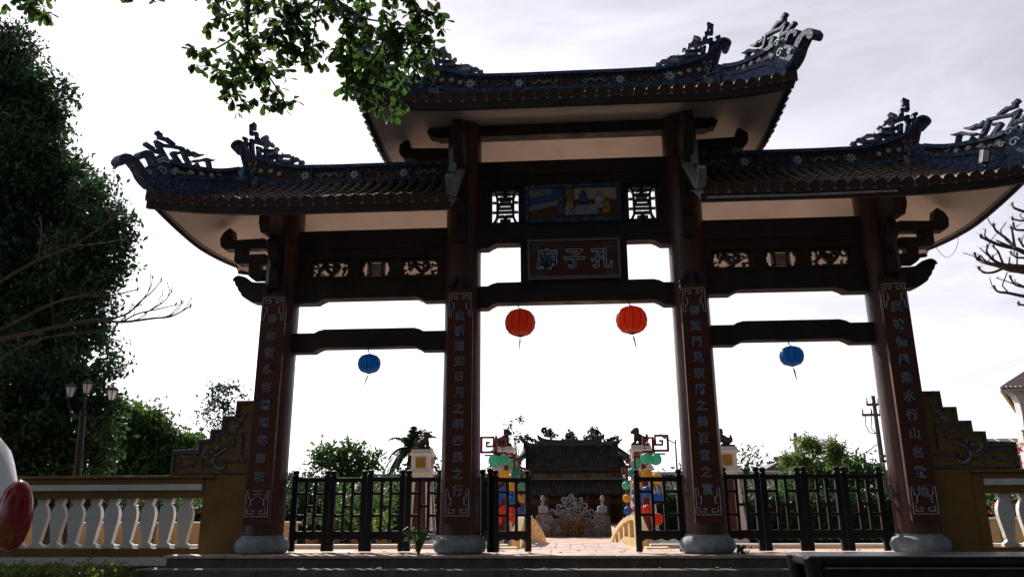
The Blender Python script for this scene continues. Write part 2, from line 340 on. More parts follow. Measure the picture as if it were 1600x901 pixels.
# ================================================================ the ceremonial gate
gate = thing('ceremonial_gate', 'dark wooden three bay ceremonial gate with tiled upturned roofs and couplet pillars', 'gate', (0, 0, 0))
PX = {'a': -3.787, 'b': -1.426, 'c': 1.426, 'd': 3.787}; PR = 0.23
for key, x in PX.items():
    top = 5.45 if key in 'bc' else 4.35
    m = MB(); m.lathe([(PR*1.03, 0.20), (PR*1.01, 1.2), (PR, 2.2), (PR*0.985, 3.3), (PR*0.97, top)], (x, 0, 0), 40); m.build('pillar', PILL, gate, smooth=True)
    m = MB(); prof = [(a*0.94, b) for a, b in [(0.255, 0.0), (0.30, 0.012), (0.325, 0.045), (0.335, 0.09), (0.327, 0.13), (0.30, 0.165), (0.262, 0.185), (0.262, 0.205), (0.235, 0.205)]]
    m.lathe(prof, (x, 0, 0), 40); ob = m.build('pillar_base', STONE, gate, smooth=True)
    # carved petals round the base
    m = MB()
    for j in range(16):
        a = 2*math.pi*j/16; c = Vector((x+0.31*math.cos(a), 0.31*math.sin(a), 0.10)); tn = Vector((-math.sin(a), math.cos(a), 0)); nn = Vector((math.cos(a), math.sin(a), 0))
        arc = [c+tn*(0.052*math.cos(t))+Vector((0, 0, 0.052*math.sin(t)-0.012))-nn*(0.012+0.02*abs(math.sin(t))) for t in lin(0.0, math.pi, 7)]
        m.tube(arc, 0.006, 5)
    m.build('petal_carving', STONE, ob)

# --- couplet boards with their writing
COUPLET = {'a': '南來哲學杏壇增宅泰和天', 'b': '由斯道如日月之明四辰之行', 'c': '得其門見宗廟之美百官之富', 'd': '廣被儒風洙水行山名敎地'}
for key, x in PX.items():
    m = MB(); y1 = -PR+0.03; y0 = -PR-0.035; pw_ = 0.155
    m.box(x-pw_, x+pw_, y0, y1, 0.33, 3.12); brd = m.build('couplet_board', COUP, gate, 0.008)
    F = lambda p, sd_: (p[0], y0-(0.006 if sd_ < 0 else -0.004), p[1])
    e = pw_-0.022
    # key-fret border, stepped at top and bottom
    def kfret(zc, s):
        q = []
        q.append([(x-e, zc-0.29*s), (x-e, zc), (x+e, zc), (x+e, zc-0.29*s)])
        for sx in (-1, 1):
            q.append([(x+sx*(e-0.03), zc-0.27*s), (x+sx*(e-0.03), zc-0.20*s), (x+sx*(e-0.055), zc-0.20*s), (x+sx*(e-0.055), zc-0.12*s), (x+sx*(e-0.03), zc-0.12*s)])
            q.append([(x+sx*(e-0.03), zc-0.09*s), (x+sx*(e-0.03), zc-0.03*s), (x+sx*(e-0.10), zc-0.03*s), (x+sx*(e-0.10), zc-0.065*s), (x+sx*(e-0.06), zc-0.065*s)])
            q.append([(x+sx*(e-0.005), zc-0.29*s), (x+sx*(e-0.03), zc-0.29*s)])
        return q
    for kf in (kfret(3.06, 1), kfret(0.42, -1)):
        m = MB(); [m.stroke(st, 0.007, F) for st in kf]; m.build('key_fret_border', PALEL, brd)
    txt = COUPLET[key]; n = len(txt); z0, z1 = 2.78, 0.66 if n == 11 else 0.70
    for i, ch in enumerate(txt):
        zc = z0+(z1-z0)*i/(n-1)
        glyph(ch, 0.128, lambda a, b, d, zc=zc: (x+a, y0-d, zc+b), brd, t=0.012)
    # small cloud carving over the board
    m = MB(); zc = 3.22
    for sx in (-1, 1):
        sp = [(x+sx*(0.03+0.10*t), zc+0.07*math.cos(t*2.2)-0.02) for t in lin(0, 1, 7)]
        m.stroke(sp, 0.04, lambda p, s_: (p[0], -PR-(0.05 if s_ < 0 else -0.03), p[1]))
        ccx, ccz = x+sx*0.115, zc-0.075
        sp = [(ccx+sx*(0.035*(1-t*0.6))*math.cos(6*t), ccz+(0.035*(1-t*0.6))*math.sin(6*t)) for t in lin(0, 1, 12)]
        m.stroke(sp, 0.022, lambda p, s_: (p[0], -PR-(0.055 if s_ < 0 else -0.03), p[1]))
    m.build('cloud_carving', mat('dark blue cloud carving', (0.018, 0.03, 0.055), 0.6, 0.3, 20), brd)

# --- beams
BY = 0.10
def beam_poly(xa, xb, zb, zt, nb=0.055, nt_=0.0, ext=0.30):
    "a beam waisted at its ends: lower lips below, a step on top"
    P = [(xa, zb-nb), (xa+ext, zb-nb), (xa+ext+0.05, zb-nb*0.45), (xa+ext+0.11, zb), (xb-ext-0.11, zb), (xb-ext-0.05, zb-nb*0.45), (xb-ext, zb-nb), (xb, zb-nb)]
    if nt_: P += [(xb, zt-nt_), (xb-ext, zt-nt_), (xb-ext-0.05, zt-nt_*0.4), (xb-ext-0.12, zt), (xa+ext+0.12, zt), (xa+ext+0.05, zt-nt_*0.4), (xa+ext, zt-nt_), (xa, zt-nt_)]
    else: P += [(xb, zt), (xa, zt)]
    return P
for sx in (-1, 1):
    xa, xb = (PX['a'], PX['b']) if sx < 0 else (PX['c'], PX['d'])
    a_, b_ = xa+PR*0.8, xb-PR*0.8
    m = MB(); m.xz(beam_poly(a_, b_, 3.078, 3.325), -BY, BY); m.build('lower_beam', WOODB, gate, 0.012)
    m = MB(); m.xz(beam_poly(a_, b_, 2.44, 2.683, 0.055, 0.045), -BY*0.9, BY*0.9); m.build('tie_beam', WOODB, gate, 0.012)
    m = MB(); m.box(a_, b_, -BY*0.82, BY*0.82, 3.605, 3.74); m.build('middle_rail', WOODB, gate, 0.008)
    m = MB(); m.box(a_, b_, -BY, BY, 3.743, 4.0); m.build('upper_beam', WOODB, gate, 0.012)
    m = MB(); m.box(a_, b_, -BY*0.9, -BY*0.9+0.18, 3.328, 3.362); m.build('lattice_sill', WOODB, gate, 0.005)
    ops = [(-3.415, -2.909), (-2.760, -2.366), (-2.224, -1.735)] if sx < 0 else [(1.722, 2.209), (2.375, 2.786), (2.926, 3.419)]
    posts = [a_]+[v for o_ in ops for v in o_]+[b_]
    for j in range(0, 8, 2):
        m = MB(); m.box(posts[j], posts[j+1], -BY*0.75, BY*0.75, 3.362, 3.605); m.build('lattice_post', WOODB, gate, 0.006)
    for j, (p, q) in enumerate(ops):
        m = MB(); z0, z1 = 3.366, 3.601; cx, cz = (p+q)/2, (z0+z1)/2; wx, wz = (q-p)/2, (z1-z0)/2
        Fy = lambda pt, s_: (pt[0], -0.03 if s_ < 0 else 0.03, pt[1])
        m.stroke([(p+0.012, z0), (p+0.012, z1)], 0.024, Fy); m.stroke([(q-0.012, z0), (q-0.012, z1)], 0.024, Fy)
        m.stroke([(p, z0+0.010), (q, z0+0.010)], 0.022, Fy); m.stroke([(p, z1-0.010), (q, z1-0.010)], 0.022, Fy)
        Fy2 = lambda pt, s_: (pt[0], -0.018 if s_ < 0 else 0.018, pt[1])
        if j == 1:
            for k in range(-2, 3): m.stroke([(cx-0.12, cz+k*0.032), (cx+0.12, cz+k*0.032)], 0.018, Fy2)
            for s1 in (-1, 1):
                m.stroke([(cx+s1*0.075, cz-0.085), (cx+s1*0.075, cz+0.085)], 0.02, Fy2)
                for s2 in (-1, 1):
                    m.stroke([(cx+s1*0.09, cz+s2*0.07), (cx+s1*0.135, cz+s2*wz)], 0.022, Fy2)
                    m.stroke([(cx+s1*wx, cz+s2*0.05), (cx+s1*(wx-0.035), cz+s2*0.05), (cx+s1*(wx-0.035), cz+s2*0.08), (cx+s1*(wx-0.075), cz+s2*wz)], 0.02, Fy2)
        else:
            # carved dragon among clouds: body in waves, curls in the corners
            rr = random.Random(31+j+sx)
            body = smooth_path([(cx-wx*0.62, cz-0.03), (cx-wx*0.40, cz+0.04), (cx-wx*0.15, cz+0.0), (cx+wx*0.05, cz-0.045), (cx+wx*0.30, cz-0.01), (cx+wx*0.42, cz+0.055), (cx+wx*0.12, cz+0.07)], 5)
            m.stroke(body, [0.055*(1-0.5*abs(i/len(body)-0.4)) for i in range(len(body))], Fy)
            body = smooth_path([(cx-wx*0.45, cz+0.085), (cx-wx*0.15, cz+0.06), (cx+wx*0.15, cz+0.02), (cx+wx*0.1, cz-0.08), (cx-wx*0.25, cz-0.09)], 5)
            m.stroke(body, 0.03, Fy2)
            for s1 in (-1, 1):
                for s2 in (-1, 1):
                    c0 = (cx+s1*wx*0.78, cz+s2*wz*0.55); r0 = 0.045+rr.uniform(-0.006, 0.008); a0 = rr.uniform(0, 6)
                    m.stroke([(c0[0]+r0*(1-0.55*t)*math.cos(a0+5.2*t), c0[1]+r0*(1-0.55*t)*math.sin(a0+5.2*t)) for t in lin(0, 1, 14)], 0.020, Fy2)
            for k in range(9):
                c0 = (cx+rr.uniform(-0.7, 0.7)*wx, cz+rr.uniform(-0.85, 0.85)*wz); a0 = rr.uniform(0, 6); ln = rr.uniform(0.03, 0.06)
                m.stroke([(c0[0]+ln*t*math.cos(a0+t*1.5), c0[1]+ln*t*math.sin(a0+t*1.5)) for t in lin(-1, 1, 6)], [0.006, 0.016, 0.02, 0.02, 0.014, 0.005], Fy2)
        m.build('lattice_window', mat('dark carved lattice', (0.05, 0.042, 0.030), 0.6, 0.5, 30, 0.3, 60), gate, label='pierced carved panel of dragon and cloud curls' if j != 1 else 'pierced octagonal panel with level bars')
# centre bay
a_, b_ = PX['b']+PR*0.8, PX['c']-PR*0.8
m = MB(); m.xz(beam_poly(a_, b_, 2.975, 3.243, 0.065, 0.045, 0.14), -BY, BY); m.build('gate_lintel', WOODB, gate, 0.012)
m = MB(); m.xz(beam_poly(a_, b_, 3.76, 3.93, 0.06, 0, 0.14), -BY, BY); m.build('middle_beam', WOODB, gate, 0.012)
m = MB(); m.box(a_, b_, -BY*0.8, BY*0.8, 3.932, 4.02); m.build('window_sill_rail', WOODB, gate, 0.006)
m = MB(); m.box(a_, b_, -BY*0.82, BY*0.82, 4.56, 4.70); m.build('window_head_rail', WOODB, gate, 0.006)
m = MB(); m.box(a_, b_, -BY*1.02, BY, 4.703, 4.905); m.build('upper_beam', WOODB, gate, 0.012)
for p, q in ((a_, -1.10), (-0.665, -0.600), (0.600, 0.665), (1.10, b_)):
    m = MB(); m.box(p, q, -BY*0.72, BY*0.72, 4.022, 4.558); m.build('window_post', WOODB, gate, 0.005)
m = MB(); m.box(a_-0.55, b_+0.55, -0.09, 0.09, 5.285, 5.45)
m.xz([(a_-0.56, 5.30), (a_-0.66, 5.33), (a_-0.70, 5.40), (a_-0.64, 5.45), (a_-0.56, 5.45)], -0.085, 0.085); m.xz([(-a_+0.56, 5.30), (-a_+0.66, 5.33), (-a_+0.70, 5.40), (-a_+0.64, 5.45), (-a_+0.56, 5.45)], -0.085, 0.085)
m.build('ridge_purlin', WOODB, gate, 0.008)
# longevity windows
for cx in (-0.882, 0.895):
    m = MB(); z0, z1 = 4.03, 4.55; cz = 4.285; Fy = lambda p, s_: (p[0], -0.035 if s_ < 0 else 0.035, p[1])
    x0, x1 = cx-0.21, cx+0.21
    for q in ([(x0, z0-0.004), (x0, z1+0.004)], [(x1, z0-0.004), (x1, z1+0.004)], [(x0, z0+0.012), (x1, z0+0.012)], [(x0, z1-0.012), (x1, z1-0.012)]): m.stroke(q, 0.075 if q[0][0] == q[1][0] else 0.06, Fy)
    T = lambda a, b: (cx+a*0.168, cz+b*0.235)
    for s1 in (-1, 1):
        m.stroke(smooth_path([T(s1*0.93, 1.0), T(s1*0.70, 0.72), T(s1*0.62, 0.45), T(s1*0.62, 0.0), T(s1*0.62, -0.45), T(s1*0.70, -0.72), T(s1*0.93, -1.0)], 3), 0.030, Fy)
        for b in (0.30, -0.28): m.stroke([T(s1*0.62, b), T(s1*1.0, b)], 0.016, Fy)
        m.stroke([T(s1*0.62, 0.53), T(s1*0.06, 0.53)], 0.026, Fy); m.stroke([T(s1*0.62, -0.53), T(s1*0.06, -0.53)], 0.026, Fy)
        m.stroke([T(s1*0.12, 0.78), T(s1*0.42, 0.78)], 0.026, Fy); m.stroke([T(s1*0.12, -0.78), T(s1*0.42, -0.78)], 0.026, Fy)
    m.stroke([T(0, 1.0), T(0, 0.50)], 0.05, Fy); m.stroke([T(0, -1.0), T(0, -0.50)], 0.05, Fy)
    for b, w2 in ((0.19, 0.6), (-0.05, 0.6), (-0.28, 0.6), (0.40, 0.45)): m.stroke([T(-w2, b), T(w2, b)], 0.022, Fy)
    m.stroke([T(-0.5, 0.19), T(-0.5, -0.05)], 0.03, Fy); m.stroke([T(0.5, 0.19), T(0.5, -0.05)], 0.03, Fy)
    m.build('longevity_window', mat('dark blue window frame', (0.018, 0.030, 0.045), 0.45, 0.3, 30, 0.1), gate, label='pierced window in the form of a longevity sign')
# mosaic picture
fr = MB(); yb = -BY-0.01
x0, x1, z0, z1 = -0.62, 0.615, 4.025, 4.535
for q in ((x0, x1, z0, z0+0.045), (x0, x1, z1-0.045, z1), (x0, x0+0.045, z0+0.046, z1-0.046), (x1-0.045, x1, z0+0.046, z1-0.046)): fr.box(q[0], q[1], yb-0.03, yb+0.1, q[2], q[3])
pic = fr.build('mosaic_picture', BMOS, gate, 0.004, label='mosaic picture of robed figures at a table in a blue frame')
m = MB(); m.box(x0+0.046, x1-0.046, yb, yb+0.1, z0+0.046, z1-0.046); m.build('picture_ground', mat('brown picture ground', (0.10, 0.04, 0.018), 0.6, 0.3, 20), pic)
def flat(name, poly, c, d=0.012, mt=None):
    mm_ = MB(); mm_.xz(poly, yb-d, yb+0.01); return mm_.build(name, mt or mat('picture '+name+str(c), c, 0.45, 0.3, 60, 0.2, 90), pic, 0.002)
U = lambda a, b: (x0+0.05+a*(x1-x0-0.10), z0+0.05+b*(z1-z0-0.10))
flat('white_screen_wall', [U(0.52, 0.62), U(1.0, 0.60), U(1.0, 1.0), U(0.52, 1.0)], (0.34, 0.33, 0.30), 0.006)
flat('blue_roof', [U(0, 0.42), U(0.36, 0.66), U(0.43, 1.0), U(0, 1.0)], (0.02, 0.07, 0.27), 0.006)
flat('lattice_wall', [U(0.0, 0.70), U(0.26, 0.80), U(0.26, 1.0), U(0, 1.0)], (0.36, 0.38, 0.38), 0.012, mosaic('picture lattice mosaic', [(0.3, 0.33, 0.36), (0.12, 0.2, 0.3), (0.36, 0.36, 0.34)], 60, (0.03, 0.04, 0.06), 0.08))
flat('eave_band', [U(0, 0.24), U(0.34, 0.44), U(0.34, 0.62), U(0, 0.42)], (0.30, 0.36, 0.42), 0.014, mosaic('picture eave mosaic', [(0.26, 0.32, 0.40), (0.34, 0.38, 0.42)], 80, (0.04, 0.07, 0.14), 0.09))
flat('curtain', [U(0.43, 0.5), U(0.51, 0.5), U(0.51, 1.0), U(0.43, 1.0)], (0.22, 0.13, 0.02), 0.010)
flat('table_cloth', [U(0.50, 0.10), U(0.78, 0.10), U(0.80, 0.18), U(0.74, 0.42), U(0.54, 0.42)], (0.1, 0.2, 0.4), 0.018, mosaic('picture cloth mosaic', [(0.3, 0.34, 0.40), (0.04, 0.1, 0.3), (0.2, 0.26, 0.36)], 70, (0.25, 0.28, 0.3), 0.05))
FG = [(0.37, 0.06, 0.60, (0.05, 0.07, 0.14)), (0.46, 0.08, 0.55, (0.32, 0.24, 0.18)), (0.62, 0.50, 0.45, (0.05, 0.08, 0.18)), (0.80, 0.30, 0.55, (0.34, 0.32, 0.36)), (0.88, 0.10, 0.58, (0.28, 0.17, 0.03))]
for a, b, h, c in FG:
    poly = [U(a-0.05, b), U(a+0.05, b), U(a+0.045, b+h*0.5), U(a+0.03, b+h*0.78), U(a+0.012, b+h*0.82), U(a+0.018, b+h*0.95), U(a, b+h*1.05), U(a-0.018, b+h*0.95), U(a-0.012, b+h*0.82), U(a-0.03, b+h*0.78), U(a-0.045, b+h*0.5)]
    flat('robed_figure', poly, c, 0.024, mosaic('picture robe mosaic %.2f' % a, [c, tuple(q*0.45 for q in c), tuple(min(1, q*1.9+0.03) for q in c)], 75, tuple(q*0.3 for q in c), 0.05))
    hx, hz = U(a, b+h*0.95); mh = MB(); mh.lathe([(0.004, -0.018), (0.014, -0.010), (0.017, 0.0), (0.014, 0.012), (0.004, 0.018)], (hx, yb-0.028, hz), 8); mh.build('face', mat('picture face', (0.34, 0.24, 0.18), 0.5), pic)
# name board
m = MB(); x0, x1, z0, z1 = -0.59, 0.575, 3.252, 3.775
yb = -BY-0.06
for q in ((x0, x1, z0, z0+0.035), (x0, x1, z1-0.035, z1), (x0, x0+0.035, z0+0.036, z1-0.036), (x1-0.035, x1, z0+0.036, z1-0.036)): m.box(q[0], q[1], yb-0.025, yb+0.04, q[2], q[3])
nb = m.build('name_board', mat('grey board frame', (0.15, 0.14, 0.14), 0.6, 0.3, 40), gate, 0.004, label='name board with three large characters')
m = MB(); m.box(x0+0.036, x1-0.036, yb, yb+0.05, z0+0.036, z1-0.036); m.build('board_face', COUP, nb)
m = MB(); m.box(-0.685, -0.595, -BY*0.8, BY*0.8, 3.243, 3.76); m.box(0.58, 0.67, -BY*0.8, BY*0.8, 3.243, 3.76); m.box(-0.59, 0.575, -BY*0.5, BY*0.6, 3.244, 3.76); m.build('board_posts', WOODB, nb, 0.004)
for ch, cx in (('廟', -0.345), ('子', 0.0), ('孔', 0.345)):
    glyph(ch, 0.27, lambda a, b, d, cx=cx: (cx+a, yb-d, 3.512+b), nb, t=0.022, bold=0.024)
F = lambda p, s_: (p[0], yb-(0.006 if s_ < 0 else -0.004), p[1])
for sx in (-1, 1):
    for sz in (-1, 1):
        m = MB(); cx, cz = (x0+x1)/2+sx*0.52, 3.512+sz*0.205
        m.stroke([(cx-sx*0.17, cz), (cx, cz), (cx, cz-sz*0.13)], 0.010, F); m.stroke([(cx-sx*0.14, cz-sz*0.025), (cx-sx*0.03, cz-sz*0.025), (cx-sx*0.03, cz-sz*0.09), (cx-sx*0.06, cz-sz*0.09), (cx-sx*0.06, cz-sz*0.055), (cx-sx*0.11, cz-sz*0.055)], 0.009, F)
        m.build('corner_fret', mat('dull blue fret', (0.10, 0.15, 0.24), 0.5, 0.3, 50), nb)

# --- outward brackets and forward corbels
def R6(X, Y): return (1330+X/5.633, 300+Y/5.633)     # measured on the right hand bracket
def wx(poly): return [tuple(at(*R6(*p), 0.0)[[0, 2]]) for p in poly]
arms = [[(400, 268), (705, 268), (712, 170), (735, 153), (800, 195), (838, 250), (838, 320), (800, 352), (400, 358)],
        [(590, 352), (700, 352), (714, 465), (680, 492), (400, 497), (400, 412), (600, 408)],
        [(462, 492), (572, 492), (582, 605), (545, 638), (400, 640), (400, 556), (474, 552)]]
scroll = [(400, 676), (500, 672), (560, 662), (600, 622), (650, 604), (700, 615), (718, 650), (708, 690), (688, 712), (688, 735), (660, 768), (655, 790), (600, 830), (540, 858), (400, 862)]
for sx in (1, -1):
    px = 3.787*sx
    for q in arms:
        P_ = [(sx*a, b) for a, b in wx(q)]; m = MB(); m.xz(P_, -0.075, 0.075); m.build('bracket_arm', WOODB, gate, 0.01)
    P_ = [(sx*a, b) for a, b in wx(scroll)]; m = MB(); m.xz(P_, -0.09, 0.09); sc_ = m.build('scroll_beam_end', WOODB, gate, 0.014)
    c0 = wx([(668, 655)])[0]; m = MB()
    for yy, q in ((-0.092, 1), (0.092, -1)):
        m.stroke([(sx*(c0[0]+0.075*(1-0.7*t)*math.cos(7*t)), c0[1]+0.075*(1-0.7*t)*math.sin(7*t)) for t in lin(0, 1, 18)], 0.02, lambda p, s_: (p[0], yy+s_*0.008, p[1]))
    m.build('scroll_carving', WOODB, sc_)
# upper arms beside pillars b and c (under the upper roof)
for sx in (1, -1):
    def U5(X, Y): q = at(560+X/4, 120+Y/4, 0.0); return (-q[0]*sx, q[2])
    for q in ([(565, 460), (330, 460), (325, 410), (305, 408), (262, 440), (260, 490), (285, 520), (565, 523)], [(500, 520), (360, 520), (362, 560), (500, 560)]):
        m = MB(); m.xz([U5(*p) for p in q], -0.075, 0.075); m.build('bracket_arm', WOODB, gate, 0.01)
# forward corbels on each pillar: thick stepped brackets reaching out under the eave
for key, x in PX.items():
    zt = 5.28 if key in 'bc' else 4.13
    h = 1.55 if key in 'bc' else 0.95
    poly = [(-0.1, zt-h), (-0.30, zt-h), (-0.36, zt-h+0.08), (-0.36, zt-h+0.22), (-0.31, zt-h+0.30), (-0.46, zt-h+0.42), (-0.50, zt-h+0.50), (-0.50, zt-h+0.58), (-0.44, zt-h+0.62),
            (-0.72, zt-0.36), (-0.80, zt-0.26), (-0.80, zt-0.17), (-0.72, zt-0.06), (-0.60, zt-0.02), (-0.1, zt)]
    m = MB(); m.yz(poly, x-0.065, x+0.065); m.build('forward_corbel', WOODB, gate, 0.012)
    poly2 = [(-p[0], p[1]) for p in poly]; m = MB(); m.yz(poly2, x-0.065, x+0.065); m.build('rear_corbel', WOODB, gate, 0.012)

# ================================================================ roofs
D = 1.35
def sm(t): t = max(0.0, min(1.0, t)); return t*t*(3-2*t)
class Roof:
    def __init__(s, xin, xr, xe, zr, ze, lift, xs, zc):
        s.xin, s.xr, s.xe, s.zr, s.ze, s.lift, s.xs, s.zc = xin, xr, xe, zr, ze, lift, xs, zc
    def eave(s, x, ay):
        t = max(0.0, (x-s.xs)/(s.xe-s.xs)); return s.ze+s.lift*t**2.2*(min(1.0, ay/D))**1.6
    def top(s, x, y):
        tx = (x-s.xr)/(s.xe-s.xr) if x > s.xr else 0.0; g = max(abs(y)/D, tx); g = min(1.0, g)
        ze = s.eave(x, abs(y)); return s.zr+(ze-s.zr)*g-0.10*4*g*(1-g)*0.55
    def soff(s, x, y):
        xr2 = s.xr-0.25; tx = (x-xr2)/(s.xe-xr2) if x > xr2 else 0.0; g = min(1.0, max(abs(y)/D, tx))
        return s.eave(x, abs(y))-0.13+0.075*sm((x-(s.xe-0.45))/0.45)*(1-sm((abs(y)/D-0.9)/0.1))+(s.zc-(s.ze-0.13))*(1-g**1.7)
UP = Roof(0.0, 2.02, 2.58, 5.97, 5.145, 0.13, 1.2, 5.50)
SD = Roof(1.40, 4.40, 5.02, 4.72, 3.895, 0.13, 3.2, 4.36)
tile_meshes = {}
def tile_mesh(kind):
    if kind in tile_meshes: return tile_meshes[kind]
    vs_, fs_ = [], []; n = 6; Lh = 0.185
    for yy, r_ in ((0, 0.060), (Lh, 0.050)):
        for rr in (r_, r_-0.012):
            for j in range(n+1): a = math.pi*j/n; vs_.append((rr*math.cos(a), yy, rr*math.sin(a)))
    q = n+1
    for j in range(n):
        fs_.append((j, j+1, 2*q+j+1, 2*q+j)); fs_.append((q+j+1, q+j, 3*q+j, 3*q+j+1)); fs_.append((j+1, j, q+j, q+j+1)); fs_.append((2*q+j, 2*q+j+1, 3*q+j+1, 3*q+j))
    if kind == 'end':
        k = len(vs_)
        for yy in (-0.012, 0.006):
            for j in range(12): a = 2*math.pi*j/12; vs_.append((0.066*math.cos(a), yy, 0.066*math.sin(a)+0.004))
        fs_.append(tuple(k+j for j in range(11, -1, -1))); fs_.append(tuple(k+12+j for j in range(12)))
        for j in range(12): fs_.append((k+j, k+(j+1) % 12, k+12+(j+1) % 12, k+12+j))
    me = bpy.data.meshes.new('tile'); me.from_pydata(vs_, [], fs_); me.materials.append(TILE); tile_meshes[kind] = me; return me
def roof_build(R_, sides, nm, label):
    "sides: which halves (+1 right, -1 left)"
    S = MB(); T = MB(); Fz = MB(); Mo = MB()
    for sx in sides:
        nx, ny = 30, 24
        xs = lin(R_.xin, R_.xe, nx); ys = lin(-D, D, ny)
        for M_, fn, xo in ((T, R_.top, 0.0), (S, R_.soff, -0.03)):
            k = len(M_.v); M_.v += [(sx*(x+(xo if i == nx-1 else 0)), y*(1+xo*0.6), fn(x, y)) for i, x in enumerate(xs) for y in ys]
            for i in range(nx-1):
                for j in range(ny-1): a = k+i*ny+j; M_.f.append((a, a+1, a+ny+1, a+ny)); M_.m.append(0)
        # fascia: board under the tile edge, front, back and outer side; mortar strip over it
        def ribbon(M_, path, zlo, zhi, th):
            k = len(M_.v)
            for (x, y, z, nx_, ny_) in path:
                for (q, zz) in ((0, zlo), (0, zhi), (th, zhi), (th, zlo)): M_.v.append((sx*(x-nx_*q), y-ny_*q, z+zz))
            for i in range(len(path)-1):
                a = k+4*i
                for j in range(4): M_.f.append((a+j, a+(j+1) % 4, a+4+(j+1) % 4, a+4+j)); M_.m.append(0)
            M_.f += [(k, k+1, k+2, k+3), (k+4*len(path)-4, k+4*len(path)-1, k+4*len(path)-2, k+4*len(path)-3)]; M_.m += [0, 0]
        for yy in (-1, 1):
            pth = [(x, yy*(D-0.02), R_.eave(x, D), 0, yy) for x in lin(R_.xin, R_.xe-0.03, 26)]
            ribbon(Fz, pth, -0.135, -0.045, 0.045)
            ribbon(Mo, [(x, y*1.005, z, a, b) for x, y, z, a, b in pth], -0.043, 0.030, 0.05)
        pth = [(R_.xe-0.03, y, R_.eave(R_.xe, abs(y)), 1, 0) for y in lin(-D+0.03, D-0.03, 20)]
        ribbon(Fz, pth, -0.060, -0.02, 0.03); ribbon(Mo, pth, -0.018, 0.010, 0.05)
    rf = T.build(nm, TILE, gate, label=label)
    S.build('soffit', PLAST, rf, smooth=True); Fz.build('fascia_board', FASC, rf); Mo.build('mortar_strip', MORT, rf)
    # cover tiles
    cand = []
    sp = 0.143; step = 0.150
    for sx in sides:
        x = R_.xin+sp/2+(0.02 if R_.xin > 0 else 0)
        while x < R_.xe-0.04:
            for yy in (-1, 1):
                y = D-0.005; k = 0
                ymin = 0.10 if x <= R_.xr else (x-R_.xr)/(R_.xe-R_.xr)*D+0.02
                while y > ymin:
                    y2 = max(y-0.11, 0.0)
                    p = Vector((sx*x, yy*y, R_.top(x, y))); p2 = Vector((sx*x, yy*y2, R_.top(x, y2))); up_ = (p2-p).normalized()
                    ln = step*0.95/((p2-p).length/0.11)
                    cand.append((0 if yy < 0 else 1, k, p, up_, Vector((1, 0, 0)))); y -= ln; k += 1
            x += sp
        y = -D+sp/2
        while y < D-0.03:
            xh = R_.xr+abs(y)/D*(R_.xe-R_.xr); x = R_.xe-0.005; k = 0
            while x > xh+0.03:
                x2 = max(x-0.08, xh); p = Vector((sx*x, y, R_.top(x, y))); p2 = Vector((sx*x2, y, R_.top(x2, y)))
                if (p2-p).length < 1e-4: break
                up_ = (p2-p).normalized(); cand.append((1, k, p, up_, Vector((0, 1, 0)))); x -= step*0.9*(abs(x2-x)/(p2-p).length); k += 1
            y += sp
    return rf, cand
rfU, cU = roof_build(UP, (1, -1), 'upper_roof', 'higher middle roof of half round tiles')
rfL, cL = roof_build(SD, (-1,), 'side_roof', 'lower left roof of half round tiles')
rfR, cR = roof_build(SD, (1,), 'side_roof', 'lower right roof of half round tiles')
def place_tiles(rf, cand, rows):
    V, F = [], []
    n = 0
    for (back, k, p, up_, ax) in cand:
        nn = ax.cross(up_)
        if nn.z < 0: nn = -nn
        ax_ = up_.cross(nn); jit = Vector((random.uniform(-1, 1)*0.004, 0, random.uniform(-1, 1)*0.003)); tw = random.uniform(-0.03, 0.03)
        up2 = (up_+ax_*tw+nn*random.uniform(-0.015, 0.02)).normalized(); ax2 = up2.cross(nn).normalized(); nn2 = ax2.cross(up2)
        M = Matrix(((ax2.x, up2.x, nn2.x, p.x+jit.x), (ax2.y, up2.y, nn2.y, p.y), (ax2.z, up2.z, nn2.z, p.z+jit.z-0.004), (0, 0, 0, 1)))
        me = tile_mesh('end' if k == 0 else 'mid')
        if not back and k < rows and n < 295:
            o = bpy.data.objects.new('tile', me); COL.objects.link(o); o.parent = rf; o.matrix_basis = M; n += 1
        else:
            b0 = len(V); V += [tuple(M @ v.co) for v in me.vertices]; F += [tuple(b0+i for i in q.vertices) for q in me.polygons]
    mm_ = MB(); mm_.v = V; mm_.f = F; mm_.m = [0]*len(F); o = mm_.build('roof_tiles', TILE, rf); o['kind'] = 'stuff'
place_tiles(rfU, cU, 3); place_tiles(rfL, cL, 9); place_tiles(rfR, cR, 9)

